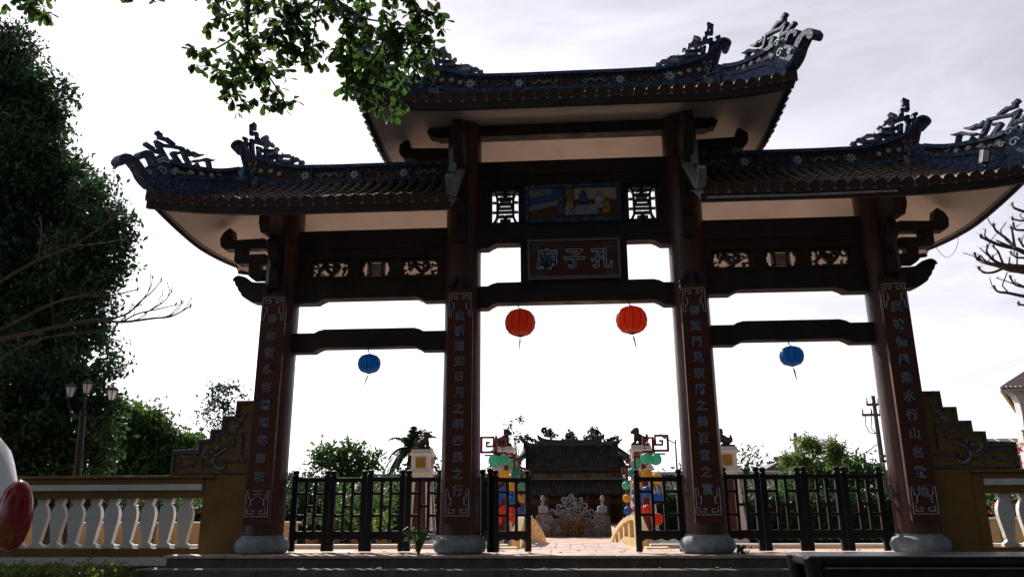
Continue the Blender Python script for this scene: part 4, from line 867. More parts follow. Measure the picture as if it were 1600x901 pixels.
# ================================================================ wing walls with balustrades
def wing(sx, label):
    t = thing('wing_wall', label, 'wall', (sx*4.1, 0, -0.5))
    def bx(nm, mt, x0, x1, y0, y1, z0, z1, bev=0.006):
        m = MB(); a, b = sorted((sx*x0, sx*x1)); m.box(a, b, y0, y1, z0, z1); return m.build(nm, mt, t, bev)
    # stepped panel beside the pillar
    st = [(3.9, 1.80), (4.235, 1.80), (4.235, 1.615), (4.385, 1.615), (4.385, 1.455), (4.53, 1.455), (4.53, 1.33), (4.67, 1.33), (4.67, 1.205), (4.985, 1.205), (4.985, 0.905), (3.9, 0.905)]
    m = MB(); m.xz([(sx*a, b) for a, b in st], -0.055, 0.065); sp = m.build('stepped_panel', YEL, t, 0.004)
    F = lambda p, s_: (sx*p[0], 0.0+s_*0.078, p[1])
    e = 0.022
    edge = [(3.95, 1.80-e), (4.235-e, 1.80-e), (4.235-e, 1.615-e), (4.385-e, 1.615-e), (4.385-e, 1.455-e), (4.53-e, 1.455-e), (4.53-e, 1.33-e), (4.67-e, 1.33-e), (4.67-e, 1.205-e), (4.985-e, 1.205-e), (4.985-e, 0.925)]
    m = MB(); m.stroke(edge, 0.040, F); m.stroke([(4.96, 0.925), (3.95, 0.925)], 0.030, F); m.stroke([(4.015, 1.77), (4.015, 0.95)], 0.036, F); m.build('mosaic_edging', EDG, sp, 0.003)
    F2 = lambda p, s_: (sx*p[0], -0.012+s_*0.060, p[1])
    for st_ in ([(4.12, 1.14), (4.12, 1.40), (4.42, 1.40), (4.42, 1.26), (4.22, 1.26), (4.22, 1.33), (4.33, 1.33)], [(4.60, 0.96), (4.60, 1.12), (4.89, 1.12), (4.89, 1.02), (4.70, 1.02), (4.70, 1.07)], [(4.06, 1.07), (4.42, 1.07)]):
        m = MB(); m.stroke(st_, 0.026, F2); m.build('mosaic_fret', EDG, sp, 0.003)
    for st_ in ([(4.10, 1.66), (4.15, 1.56), (4.21, 1.60), (4.18, 1.50), (4.26, 1.47), (4.20, 1.42)], [(4.30, 1.22), (4.40, 1.16), (4.46, 1.08), (4.42, 1.0), (4.34, 0.98), (4.30, 1.03)], [(4.40, 1.24), (4.48, 1.18), (4.56, 1.20), (4.60, 1.14), (4.53, 1.10)]):
        P_ = smooth_path(st_, 4); m = MB(); m.stroke(P_, [0.018+0.016*math.sin(math.pi*i/(len(P_)-1)) for i in range(len(P_))], F2); m.build('mosaic_tendril', DMOS, sp, 0.003)
    rr = random.Random(3)
    m = MB()
    for k in range(26):
        c0 = (rr.choice([4.16, 4.38, 4.5])+rr.uniform(-0.06, 0.06), 0)
        c0 = (c0[0], (1.58 if c0[0] < 4.25 else 1.12)+rr.uniform(-0.10, 0.10)); a0 = rr.uniform(0, 6); ln = rr.uniform(0.015, 0.035)
        m.stroke([(c0[0]+ln*q*math.cos(a0+q), c0[1]+ln*q*math.sin(a0+q)) for q in lin(-1, 1, 4)], [0.004, 0.016, 0.014, 0.003], F2)
    o = m.build('mosaic_leaves', EDG, sp); o['kind'] = 'stuff'
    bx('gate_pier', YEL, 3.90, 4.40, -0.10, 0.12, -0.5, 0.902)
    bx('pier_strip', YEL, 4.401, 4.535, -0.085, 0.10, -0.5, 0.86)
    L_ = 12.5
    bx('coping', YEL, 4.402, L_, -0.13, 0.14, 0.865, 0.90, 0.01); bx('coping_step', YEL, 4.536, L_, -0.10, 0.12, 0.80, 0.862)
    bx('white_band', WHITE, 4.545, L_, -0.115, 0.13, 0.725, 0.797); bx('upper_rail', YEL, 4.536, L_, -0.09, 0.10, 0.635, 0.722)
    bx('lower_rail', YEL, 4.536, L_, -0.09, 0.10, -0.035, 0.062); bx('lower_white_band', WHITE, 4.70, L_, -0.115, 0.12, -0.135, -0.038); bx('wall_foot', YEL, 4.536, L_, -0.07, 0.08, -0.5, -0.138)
    # flat vase balusters
    pr = [(0.085, 0.0), (0.085, 0.035), (0.050, 0.055), (0.040, 0.075), (0.052, 0.10), (0.060, 0.16), (0.080, 0.26), (0.092, 0.34), (0.092, 0.40), (0.078, 0.455), (0.050, 0.49), (0.040, 0.505), (0.048, 0.52), (0.060, 0.535), (0.060, 0.573)]
    x = 4.765; me = None; z0 = 0.062
    while x < L_-0.1:
        if me is None:
            P_ = [(a, b) for a, b in pr]+[(-a, b) for a, b in pr[::-1]]
            m = MB(); m.xz([(sx*4.1+a, -0.5+b) for a, b in P_], -0.036, 0.036); o = m.build('baluster', WHITE, t, 0.004); me = o.data
        else:
            o = bpy.data.objects.new('baluster', me); COL.objects.link(o); o.parent = t
            b = o.modifiers.new('bevel', 'BEVEL'); b.width = 0.004; b.segments = 2; b.limit_method = 'ANGLE'; b.angle_limit = R(35)
        o.location = (sx*(x-4.1)+random.uniform(-1, 1)*0.004, random.uniform(-1, 1)*0.004, z0+0.5); o.rotation_euler = (0, random.uniform(-1, 1)*0.010, random.uniform(-1, 1)*0.05); o.scale = (random.uniform(0.96, 1.03), 1, 1.0); x += 0.2275
    return t
wing(-1, 'ochre wing wall with stepped mosaic panel and white balusters left of the gate')
wing(1, 'ochre wing wall with stepped mosaic panel and white balusters right of the gate')

# ================================================================ arched footbridge
br = thing('footbridge', 'small arched footbridge with curved yellow parapets behind the open gate leaves', 'bridge', (0, 2.5, -0.45))
ys = lin(0.92, 6.0, 24)
def dz(y): return 0.02*math.sin(max(0, min(1, (y-0.9)/1.6))*math.pi/2)-0.06*max(0, y-2.3)**1.4
m = MB()
for i in range(23):
    y0, y1 = ys[i], ys[i+1]; k = len(m.v); wv = 0.95
    m.add([(-wv, y0, dz(y0)-0.03), (wv, y0, dz(y0)-0.03), (wv, y1, dz(y1)-0.03), (-wv, y1, dz(y1)-0.03), (-wv, y0, dz(y0)-0.22), (wv, y0, dz(y0)-0.22), (wv, y1, dz(y1)-0.22), (-wv, y1, dz(y1)-0.22)],
          [(0, 1, 2, 3), (7, 6, 5, 4), (0, 3, 7, 4), (1, 5, 6, 2), (0, 4, 5, 1), (3, 2, 6, 7)])
m.build('bridge_arch', YEL2, br)
for j in range(7):
    x0 = -0.70+j*0.19
    for i in range(7):
        ya = 0.925+i*0.30; yb = ya+0.285; m = MB(); h = random.uniform(-0.002, 0.002)
        m.add([(x0, ya, dz(ya)-0.04), (x0+0.183, ya, dz(ya)-0.04), (x0+0.183, yb, dz(yb)-0.04), (x0, yb, dz(yb)-0.04), (x0, ya, dz(ya)+h), (x0+0.183, ya, dz(ya)+h), (x0+0.183, yb, dz(yb)+h), (x0, yb, dz(yb)+h)],
              [(0,3,2,1),(4,5,6,7),(0,1,5,4),(1,2,6,5),(2,3,7,6),(3,0,4,7)])
        m.build('deck_slab', SLAB, br, 0.003)
# parapets: arched walls with tall openings
def par_xy(s, t):       # plan curve of the parapet, narrow in the middle
    y = 1.35+t*2.4; x = 0.86-0.34*math.sin(min(1, t*0.78)*math.pi/2); return s*x, y
def par_top(t): return 0.405-0.55*(abs(t-0.16)/0.84)**1.75-0.42*max(0, 0.16-t)/0.16*0.5
for s in (-1, 1):
    m = MB(); nseg = 30; th = 0.075
    def pt(t, off, z):
        x, y = par_xy(s, t); x2, y2 = par_xy(s, min(1, t+0.01)); dx, dy = x2-x, y2-y; l_ = math.hypot(dx, dy) or 1
        return (x+dy/l_*off, y-dx/l_*off, z)
    def seg(t0, t1, zlo, zhi, off):
        m.add([pt(t0, -off, zlo(t0)), pt(t0, off, zlo(t0)), pt(t1, off, zlo(t1)), pt(t1, -off, zlo(t1)), pt(t0, -off, zhi(t0)), pt(t0, off, zhi(t0)), pt(t1, off, zhi(t1)), pt(t1, -off, zhi(t1))],
              [(0,3,2,1),(4,5,6,7),(0,1,5,4),(1,2,6,5),(2,3,7,6),(3,0,4,7)])
    low = lambda t: min(0.10, par_top(t)-0.24)
    ts = lin(0, 0.99, nseg)
    for i in range(nseg-1):
        a, b = ts[i], ts[i+1]
        seg(a, b, lambda t: par_top(t)-0.065, par_top, 0.062); seg(a, b, lambda t: -0.3, lambda t: min(low(t), par_top(t)-0.066), 0.05)
        if i % 4 == 0: seg(a, b, low, lambda t: par_top(t)-0.064, 0.045)
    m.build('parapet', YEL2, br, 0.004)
m = MB(); m.box(0.80, 1.02, 1.0, 1.3, -0.45, 0.0); m.box(-1.02, -0.80, 1.0, 1.3, -0.45, 0.0); 
for s in (-1, 1):
    m2 = MB(); a, b = sorted((s*0.84, s*1.10)); m2.box(a, b, 0.93, 1.22, -0.45, -0.02); m2.box(a-0.02, b+0.02, 0.92, 1.24, -0.02, 0.015); m2.build('bridge_newel', YEL2, br, 0.01)

# ================================================================ pond and its low parapet
for sx in (-1, 1):
    a, b = sorted((sx*2.2, sx*60)); m = MB(); m.box(a, b, 7.2, 58, -0.46, -0.442); struct(m.build('lawn', mat('dark garden earth and grass', (0.035, 0.045, 0.018), 0.95, 0.5, 1.5, 0.6, 30)))
m = MB(); m.box(-9, 9, 3.32, 5.3, -0.449, -0.445)
wm = mat('green pond water', (0.02, 0.035, 0.02), 0.08, 0.2, 2, 0.08, 6); struct(m.build('pond_water', wm))
GLZ = mat('green glazed lattice', (0.05, 0.14, 0.10), 0.25, 0.4, 30, 0.05)
for sx, nm in ((-1, 'left'), (1, 'right')):
    t = thing('pond_parapet', 'low yellow and white pond parapet with green glazed openwork behind the %s bay' % nm, 'parapet', (sx*4.5, 3.2, -0.45))
    def bx(nme, mt, x0, x1, y0, y1, z0, z1, bev=0.004):
        m = MB(); a, b = sorted((sx*x0, sx*x1)); m.box(a, b, y0, y1, z0, z1); return m.build(nme, mt, t, bev)
    bx('cap', WHITE, 1.1, 12, 3.1, 3.3, -0.075, -0.040); bx('upper_band', YEL2, 1.15, 12, 3.13, 3.27, -0.11, -0.077); bx('foot', YEL2, 1.15, 12, 3.12, 3.28, -0.45, -0.20)
    x = 1.4
    while x < 12: bx('post', YEL2, x, x+0.14, 3.12, 3.28, -0.2, -0.111); x += 1.35
    m = MB(); x = 1.2
    while x < 12:
        m.tube([(sx*x, 3.2, -0.198), (sx*(x+0.05), 3.2, -0.113)], 0.009, 5); m.tube([(sx*(x+0.05), 3.2, -0.198), (sx*x, 3.2, -0.113)], 0.009, 5); x += 0.055
    o = m.build('glazed_openwork', GLZ, t); o['kind'] = 'stuff'

# ================================================================ white tapering pillars with lions
def lion_pillar(x, y, ztop, label, face):
    t = thing('lion_pillar', label, 'pillar', (x, y, -0.45), 'white pillars topped by lions')
    hw0, hw1 = 0.31, 0.205; zs = ztop-0.58
    def frus(nm, mt, a0, a1, z0, z1, bev=0.006):
        m = MB(); m.add([(x+i*a0, y+j*a0, z0) for i, j in ((-1,-1),(1,-1),(1,1),(-1,1))]+[(x+i*a1, y+j*a1, z1) for i, j in ((-1,-1),(1,-1),(1,1),(-1,1))],
              [(0,3,2,1),(4,5,6,7),(0,1,5,4),(1,2,6,5),(2,3,7,6),(3,0,4,7)]); return m.build(nm, mt, t, bev)
    frus('plinth', WHITE, 0.42, 0.40, -0.45, -0.25); frus('shaft', WHITE, hw0, hw1, -0.25, zs)
    for i, j in ((0, -1), (1, 0), (-1, 0), (0, 1)):
        m = MB(); z0, z1 = -0.13, zs-0.06
        def q(u_, z, off):
            h = hw0+(hw1-hw0)*(z+0.25)/(zs+0.25)+off; return (x+i*h-j*u_*1.0, y+j*h+i*u_, z)
        w0, w1 = hw0*0.52, hw1*0.52
        m.add([q(-w0, z0, 0.006), q(w0, z0, 0.006), q(w1, z1, 0.006), q(-w1, z1, 0.006), q(-w0, z0, -0.02), q(w0, z0, -0.02), q(w1, z1, -0.02), q(-w1, z1, -0.02)], [(0,1,2,3),(7,6,5,4),(0,4,5,1),(1,5,6,2),(2,6,7,3),(3,7,4,0)])
        m.build('red_inset', REDP, t)
    frus('neck_moulding', WHITE, 0.265, 0.265, zs, zs+0.05); frus('neck_step', WHITE, 0.235, 0.235, zs+0.051, zs+0.10); frus('head_block', WHITE, 0.215, 0.215, zs+0.101, zs+0.40)
    for i, j in ((0, -1), (1, 0), (-1, 0), (0, 1)):
        m = MB(); h = 0.22; u_ = 0.11; m.obox((x+i*h, y+j*h, zs+0.25), (abs(j)*u_+abs(i)*0.01, abs(i)*0+0, 0) if j else (0.01, 0, 0), (0, 0.01, 0) if j else (0, u_, 0), (0, 0, 0.115)); m.build('ochre_inset', mat('ochre inset', (0.36, 0.20, 0.035), 0.7, 0.2, 10), t)
    frus('cornice', WHITE, 0.24, 0.265, zs+0.401, zs+0.46); frus('cornice_top', WHITE, 0.225, 0.215, zs+0.461, zs+0.54); frus('cap_slab', DARKM, 0.20, 0.20, zs+0.541, zs+0.58)
    # seated lion, one body grown from joints
    L_ = thing('lion_statue', 'dark stone lion seated on the '+label, 'statue', (x, y, ztop), 'stone lions on white pillars')
    f = face; m = MB()
    def ell(cx, cy, cz, rx, ry, rz, n=10):
        prof = [(max(0.0005, math.cos(t)), math.sin(t)) for t in lin(-math.pi/2, math.pi/2, 7)]; k = len(m.v)
        m.lathe([(a, b*rz) for a, b in prof], (x+f*cx, y+cy, ztop+cz), n, sx=rx, sy=ry)
    ell(-0.07, 0, 0.09, 0.105, 0.095, 0.09); ell(0.0, 0, 0.13, 0.09, 0.08, 0.09); ell(0.055, 0, 0.17, 0.075, 0.085, 0.10); ell(0.085, 0, 0.28, 0.085, 0.085, 0.085); ell(0.155, 0, 0.262, 0.05, 0.055, 0.045); ell(0.165, 0, 0.235, 0.035, 0.045, 0.018)
    for s in (-1, 1):
        ell(0.10, s*0.055, 0.10, 0.036, 0.036, 0.10); ell(0.125, s*0.058, 0.022, 0.05, 0.036, 0.024); ell(-0.07, s*0.085, 0.07, 0.07, 0.035, 0.065); ell(-0.01, s*0.09, 0.022, 0.06, 0.032, 0.022); ell(0.065, s*0.075, 0.335, 0.022, 0.018, 0.028); ell(0.145, s*0.035, 0.30, 0.018, 0.018, 0.014)
    ell(-0.165, 0, 0.12, 0.04, 0.03, 0.07); ell(-0.16, 0, 0.19, 0.028, 0.026, 0.035)
    rr = random.Random(5)
    for k in range(26):
        a = rr.uniform(0, 6.28); b = rr.uniform(-1, 1); ell(0.045+0.02*b, 0.088*math.sin(a), 0.255+0.085*math.cos(a), 0.024, 0.024, 0.024, 7)
    o = m.build('lion_body', LION, L_); q = o.modifiers.new('merge', 'REMESH'); q.mode = 'VOXEL'; q.voxel_size = 0.010; q.use_smooth_shade = True

LY = 8.0
lion_pillar(-3.35, LY, 1.80, 'tall white pillar beyond the left bay', 1)
lion_pillar(3.30, LY, 1.80, 'tall white pillar beyond the right bay', -1)
lion_pillar(-1.56, LY+0.2, 1.86, 'white pillar behind the left hand lantern frames', 1)
lion_pillar(1.50, LY+0.2, 1.86, 'white pillar behind the right hand lantern frames', -1)

# ================================================================ red lantern frames with columns of lanterns
LC = {'green': fabric('sea green silk', (0.16, 0.56, 0.42), 0.55), 'yellow': fabric('yellow silk', (0.75, 0.45, 0.05), 0.5), 'blue': fabric('deep blue silk', (0.04, 0.18, 0.52), 0.5), 'red': fabric('scarlet silk', (0.66, 0.08, 0.04), 0.5), 'teal': fabric('teal silk', (0.05, 0.34, 0.36), 0.5)}
LR = {k: mat(k+' rib', tuple(c*0.5 for c in {'green': (0.08, 0.3, 0.22), 'yellow': (0.4, 0.22, 0.02), 'blue': (0.02, 0.08, 0.25), 'red': (0.3, 0.03, 0.02), 'teal': (0.03, 0.2, 0.2)}[k]), 0.6, 0.1, 5, 0) for k in LC}
def frame(s, y, xo, ztop, xi, side, nth):
    t = thing('lantern_frame', 'red fretwork lantern frame %s of the bridge, %s' % (side, nth), 'lantern frame', (s*xo, y, -0.45), 'red frames carrying lanterns')
    def bar(nm, pts, w_=0.05, th=0.025):
        m = MB(); m.stroke(pts, w_, lambda p, q: (s*p[0], y+q*th, p[1])); return m.build(nm, FRET, t, 0.004)
    bar('post', [(xo, -0.45), (xo, ztop-0.10)], 0.085 if xi == 1 else 0.06, 0.042)
    G_ = lambda l: [(xo+a*xi, ztop+b*xi) for a, b in l]; f = 1 if xi == 1 else -1
    bar('fret', G_([(0, -0.10), (0.20, -0.10), (0.20, 0.16), (0.02, 0.16), (0.02, 0.03), (0.10, 0.03), (0.10, 0.085)]), 0.042)
    if xi == 1:
        bar('fret', G_([(0.20, -0.08), (0.48, -0.08), (0.48, 0.20), (0.245, 0.20), (0.245, 0.03), (0.38, 0.03), (0.38, 0.10), (0.32, 0.10)]), 0.042)
    bar('fret', G_([(-0.16, -0.45), (-0.16, -0.18), (0.0, -0.18), (0.0, -0.09)]), 0.040); bar('hanger_bar', G_([(0.0, -0.14), (0.42, -0.14)]), 0.03)
    m = MB(); m.box(s*xo-0.10, s*xo+0.10, y-0.1, y+0.1, -0.45, -0.33); m.build('footing', STEPM, t, 0.01)
LIST = {0: [(1026, 717, 'green', 0), (1011, 716, 'green', 1), (1027, 747, 'yellow', 0), (1012, 741, 'yellow', 1), (1027, 778, 'blue', 0), (1013, 768, 'blue', 1), (1028, 810, 'red', 0), (1014, 797, 'red', 1)],
        1: [(995, 724, 'green', 0), (991, 738, 'teal', 1), (996, 746, 'yellow', 0), (996, 758, 'yellow', 1), (997, 768, 'blue', 0), (997, 780, 'blue', 1), (998, 795, 'red', 0), (998, 807, 'red', 1)],
        2: [(980, 758, 'green', 0), (981, 778, 'yellow', 0), (983, 797, 'blue', 0)]}
SIZ = {0: 0.114, 1: 0.108, 2: 0.088}
for s, side in ((-1, 'left'), (1, 'right')):
    for n, (y, u_, v_) in enumerate(((5.6, 1003, 682), (6.5, 991, 706), (7.3, 978, 717))):
        kf = (1.0, 0.62, 0.5)[n]; q = at(u_, v_, y); xo = q[0]; zt = q[2]-0.18*kf
        frame(s, y, xo, zt, kf, side, ('nearest to the gate', 'middle one of its row', 'farthest from the gate')[n])
        for (u, v, cc, h) in LIST[n]:
            q = at(u, v, y-0.06-0.1*h)
            lab = '%s lantern, %s, on the %s red frame %s of the bridge' % (cc, (('outer', 'inner') if n == 0 else ('upper', 'lower'))[h] if n < 2 else 'single', ('nearest', 'middle', 'farthest')[n], side)
            lantern(cc+'_lantern', lab, 'lantern', s*(q[0]-0.02), q[1], q[2], SIZ[n]*(1.0 if h == 0 else 0.92), SIZ[n]*0.92, LC[cc], LR[cc], q[2]+0.2, (0.0, 0.12) if cc == 'red' else None, 'strings of lanterns on the red frames', wire=(cc == 'green'), cap=True)

# ================================================================ carved screen wall
SY = 18.0
def S(u, v): q = at(820+u/8.19, 760+v/8.19, SY); return (q[0], q[2])
scr = thing('screen_wall', 'carved stone screen wall with scrolling dragons and two finials before the temple', 'screen wall', (0.25, SY, -0.45))
def sprism(nm, mt, poly, y0, y1, bev=0.012, par=None):
    m = MB(); m.xz([S(*p) for p in poly], y0, y1); return m.build(nm, mt, par or scr, bev)
sprism('centre_slab', CARV, [(335, 1000), (335, 420), (460, 400), (460, 350), (600, 330), (760, 350), (765, 400), (890, 420), (890, 1000)], SY-0.12, SY+0.12)
for xs0, f in ((185, 1), (1040, -1)):
    sprism('side_pier', CARV, [(xs0, 1000), (xs0, 330), (xs0+f*150, 340), (xs0+f*150, 1000)], SY-0.22, SY+0.18)
    sprism('pier_cap', STONE, [(xs0-f*8, 330), (xs0-f*8, 250), (xs0+f*15, 240), (xs0+f*85, 240), (xs0+f*110, 260), (xs0+f*110, 330)], SY-0.26, SY+0.2)
    sprism('pier_wing', CARV, [(xs0, 1000), (xs0-f*75, 1000), (xs0-f*80, 640), (xs0-f*50, 420), (xs0-f*40, 370), (xs0, 350)], SY-0.15, SY+0.12)
    c = S(xs0+f*46, 240); m = MB(); m.lathe([(0.07, -0.02), (0.045, 0.02), (0.05, 0.10), (0.035, 0.14), (0.075, 0.19), (0.085, 0.24), (0.05, 0.31), (0.01, 0.36)], (c[0], SY, c[1]), 10); m.build('bud_finial', mat('pale finial stone', (0.34, 0.29, 0.28), 0.8, 0.2, 10), scr, smooth=True)
rr = random.Random(12)
m = MB()
Fs = lambda d_: (lambda p, q: (p[0], SY-0.13+(-d_ if q < 0 else 0.02), p[1]))
def curl(m, c, r_, d_, w_, turns=1.1, a0=None, th=None):
    a0 = rr.uniform(0, 6) if a0 is None else a0; s = rr.choice((-1, 1))
    m.stroke([(c[0]+r_*(1-0.7*t)*math.cos(a0+s*turns*6.28*t), c[1]+r_*(1-0.7*t)*math.sin(a0+s*turns*6.28*t)) for t in lin(0, 1, 14)], w_, th or Fs(d_))
for k in range(110):
    u, v = rr.uniform(200, 1040), rr.uniform(360, 960)
    if 470 < u < 760 and 440 < v < 640: continue
    curl(m, S(u, v), rr.uniform(0.05, 0.13), rr.uniform(0.10, 0.16) if u < 340 or u > 880 else rr.uniform(0.02, 0.06), rr.uniform(0.02, 0.035), 0.8)
o = m.build('cloud_relief', STONE, scr); o['kind'] = 'stuff'
m = MB()
for k in range(34):
    u, v = rr.uniform(470, 760), rr.uniform(400, 640); curl(m, S(u, v), rr.uniform(0.05, 0.12), rr.uniform(0.05, 0.12), rr.uniform(0.025, 0.045), 0.9)
m.build('beast_relief', mat('rusty carved relief', (0.22, 0.115, 0.045), 0.8, 0.5, 14), scr)['kind'] = 'stuff'
m = MB()
thr = lambda p, q: (p[0], SY+q*0.07, p[1])
crest = [(300, 330), (360, 300), (430, 290), (440, 240), (500, 200), (500, 150), (560, 160), (600, 115), (640, 160), (710, 150), (720, 200), (770, 240), (790, 290), (860, 300), (930, 330)]
for (u, v) in crest+[(470, 280), (540, 250), (600, 260), (660, 250), (740, 280), (560, 310), (640, 310), (600, 200), (540, 200), (660, 200), (400, 330), (820, 330), (500, 320), (700, 320)]:
    curl(m, S(u, v+10), rr.uniform(0.09, 0.125), 0, rr.uniform(0.035, 0.05), 0.95, th=thr)
m.stroke([S(*p) for p in ((600, 300), (600, 110))], 0.04, thr); m.stroke([S(*p) for p in ((575, 145), (625, 145))], 0.035, thr)
m.stroke(smooth_path([S(*p) for p in ((290, 345), (400, 335), (500, 345), (600, 325), (700, 345), (800, 335), (930, 345))], 3), 0.05, thr)
m.build('crest_scrolls', STONE, scr)
sprism('base_course', STONE, [(180, 1010), (180, 700), (300, 690), (450, 700), (600, 680), (760, 700), (900, 690), (1050, 700), (1050, 1010)], SY-0.27, SY+0.2)

# ================================================================ the temple
TY = 40.0
TYP = TY
def T_(u, v): q = at(800+u/6.93, 650+v/6.93, TYP); return (q[0], q[2])
tp = thing('temple', 'old temple with dark tiled double roof, scrolled ridge and dark red columns', 'temple', (0.4, TY, -0.45))
def tb(nm, mt, x0, x1, y0, y1, z0, z1, bev=0.0, par=None):
    m = MB(); m.box(x0, x1, y0, y1, z0, z1); return m.build(nm, mt, par or tp, bev)
xc = T_(650, 300)[0]; zR = T_(650, 300)[1]; xl, zA = T_(135, 360); xr_ = T_(1140, 360)[0]; zE = T_(650, 600)[1]; zL = T_(650, 690)[1]; zLE = T_(650, 850)[1]
xEl, xEr = T_(170, 600)[0]-0.1, T_(1230, 600)[0]
RY = TY+1.2; TYP = TY   # ridge plane of the big roof
def slope(nm, x0t, x1t, yt, zt, x0b, x1b, yb, zb, sag, parent):
    "tiled slope: channels as geometry"
    V, F = [], []; nr = 12; nc = int((x1b-x0b)/0.21)
    pts = []
    for i in range(nr):
        t = i/(nr-1)
        for j in range(nc*4+1):
            s = j/(nc*4); x = (x0t+(x1t-x0t)*s)*(1-t)+(x0b+(x1b-x0b)*s)*t
            h = 0.07*abs(math.sin(math.pi*j/4)) if j % 4 else 0
            V.append((x, yt+(yb-yt)*t-0.02, zt+(zb-zt)*t-sag*4*t*(1-t)+h))
    w_ = nc*4+1
    for i in range(nr-1):
        for j in range(w_-1): a = i*w_+j; F.append((a, a+1, a+w_+1, a+w_))
    m = MB(); m.v = V; m.f = F; m.m = [0]*len(F); o = m.build(nm, TILED, parent); s_ = o.modifiers.new('solid', 'SOLIDIFY'); s_.thickness = 0.12; return o
rf = slope('main_roof', xl, xr_, RY, zA+0.45, xEl, xEr+0.3, TY-0.8, zE, 0.25, tp)
slope('rear_slope', xl, xr_, RY, zA+0.44, xEl, xEr+0.3, RY+2.0, zE, 0.25, rf)
for s, xa, xb in ((-1, xl, xEl-0.9), (1, xr_, xEr+1.4)):
    m = MB(); m.add([(xa, RY, zA+0.3), (xa, TY-0.4, zE+0.9), (xb, TY-0.9, zE+0.15), (xb, RY, zE+0.25), (xb, RY+1.9, zE+0.15)], [(0, 1, 2, 3), (0, 3, 4)]); o = m.build('end_slope', TILED, rf); q = o.modifiers.new('solid', 'SOLIDIFY'); q.thickness = 0.1
    m = MB(); m.tube([(xa, RY-0.1, zA+0.5), (xa+s*0.05, TY+1, zE+1.35), (xa+s*0.12, TY-0.3, zE+0.95), (xa+s*0.6, TY-0.75, zE+0.55), (xb, TY-0.95, zE+0.33)], 0.12, 6); m.build('hip_ridge', TILED, rf)
slope('skirt_roof', xEl+0.3, xEr-0.2, TY-0.5, zL, xEl+0.05, xEr, TY-2.2, zLE, 0.08, tp)
tb('eave_beam', mat('grey eave board', (0.16, 0.17, 0.17), 0.7, 0.2, 5), xEl+0.2, xEr-0.1, TY-0.72, TY-0.55, zL, zL+0.10)
tb('clerestory_wall', mat('dim painted frieze', (0.12, 0.09, 0.05), 0.7, 0.4, 8), xEl+0.3, xEr-0.2, TY-0.5, TY-0.35, zL+0.1, zE)
for k in range(6):
    x = xEl+0.5+(xEr-xEl-0.9)*k/6; tb('frieze_panel', mat('pale frieze panel', (0.20, 0.17, 0.12), 0.7, 0.5, 12) if k % 2 == 0 else mat('ochre frieze panel', (0.20, 0.11, 0.03), 0.7, 0.4, 12), x, x+(0.85 if k % 2 == 0 else 0.5), TY-0.53, TY-0.5, zL+0.12, zE-0.1)
tb('front_wall', mat('dark red brown door wall', (0.055, 0.022, 0.015), 0.7, 0.4, 3), xEl+0.35, xEr-0.3, TY-0.2, TY+0.2, -0.45, zL+0.1)
tb('rear_wall', mat('dark red brown door wall', (0.04, 0.018, 0.014)), xEl+0.35, xEr-0.3, RY+1.6, RY+1.8, -0.45, zE-0.1)
for k in range(5):
    x = xEl+0.8+(xEr-xEl-1.6)*k/5
    if k != 2: tb('door_panel', mat('dark door boards', (0.02, 0.022, 0.02), 0.5, 0.3, 6), x, x+0.8, TY-0.24, TY-0.2, -0.45, zLE-0.75)
tb('lintel_frieze', mat('carved lintel', (0.14, 0.08, 0.03), 0.6, 0.6, 12, 0.5, 20), xEl+0.3, xEr-0.2, TY-0.32, TY-0.205, zLE-0.55, zLE-0.25)
for k in range(6):
    x = xEl+0.25+(xEr-xEl-0.4)*k/5; m = MB(); m.lathe([(0.14, 0), (0.13, 1.5), (0.12, zLE+0.5)], (x, TY-1.9, -0.4), 12); m.build('column', REDP, tp, smooth=True)
tb('temple_step', STEPM, xEl-0.3, xEr+0.3, TY-2.9, TY+0.3, -0.45, -0.40)
# ridge of the temple
TYP = RY
m = MB(); th2 = 0.12
Ft = lambda p, q: (p[0], TY+q*th2, p[1])
RB = lambda pts: [T_(*p) for p in pts]
rdg = MB()
top = smooth_path(RB([(275, 205), (300, 225), (350, 250), (450, 262), (600, 268), (800, 262), (900, 245), (960, 220), (1000, 198)]), 4)
for i in range(len(top)-1): rdg.xz([top[i], top[i+1], (top[i+1][0], T_(0, 330)[1]), (top[i][0], T_(0, 330)[1])] if 2 < i < len(top)-4 else [top[i], top[i+1], (top[i+1][0], top[i+1][1]-0.22), (top[i][0], top[i][1]-0.22)], TYP-0.15, TYP+0.15)
rg = rdg.build('ridge', mat('blue grey ridge', (0.07, 0.075, 0.10), 0.6, 0.4, 8), tp)
m = MB(); m.stroke(top, 0.10, lambda p, q: (p[0], TYP+q*0.2, p[1])); m.build('ridge_cap', mat('blue grey ridge', (0.07, 0.075, 0.10)), rg)
side_l = smooth_path(RB([(88, 220), (120, 262), (170, 300), (240, 322), (340, 330)]), 4); side_r = smooth_path(RB([(1190, 248), (1140, 280), (1080, 305), (1020, 318), (940, 325)]), 4)
for sd_ in (side_l, side_r):
    m = MB(); m.stroke(sd_, [0.10]*3+[0.26]*(len(sd_)-3), lambda p, q: (p[0], TYP+q*0.16, p[1])); m.build('side_ridge', mat('blue grey ridge', (0.07, 0.075, 0.10)), rg)
RGM = mat('grey scroll ornament', (0.50, 0.47, 0.52), 0.7, 0.4, 10)
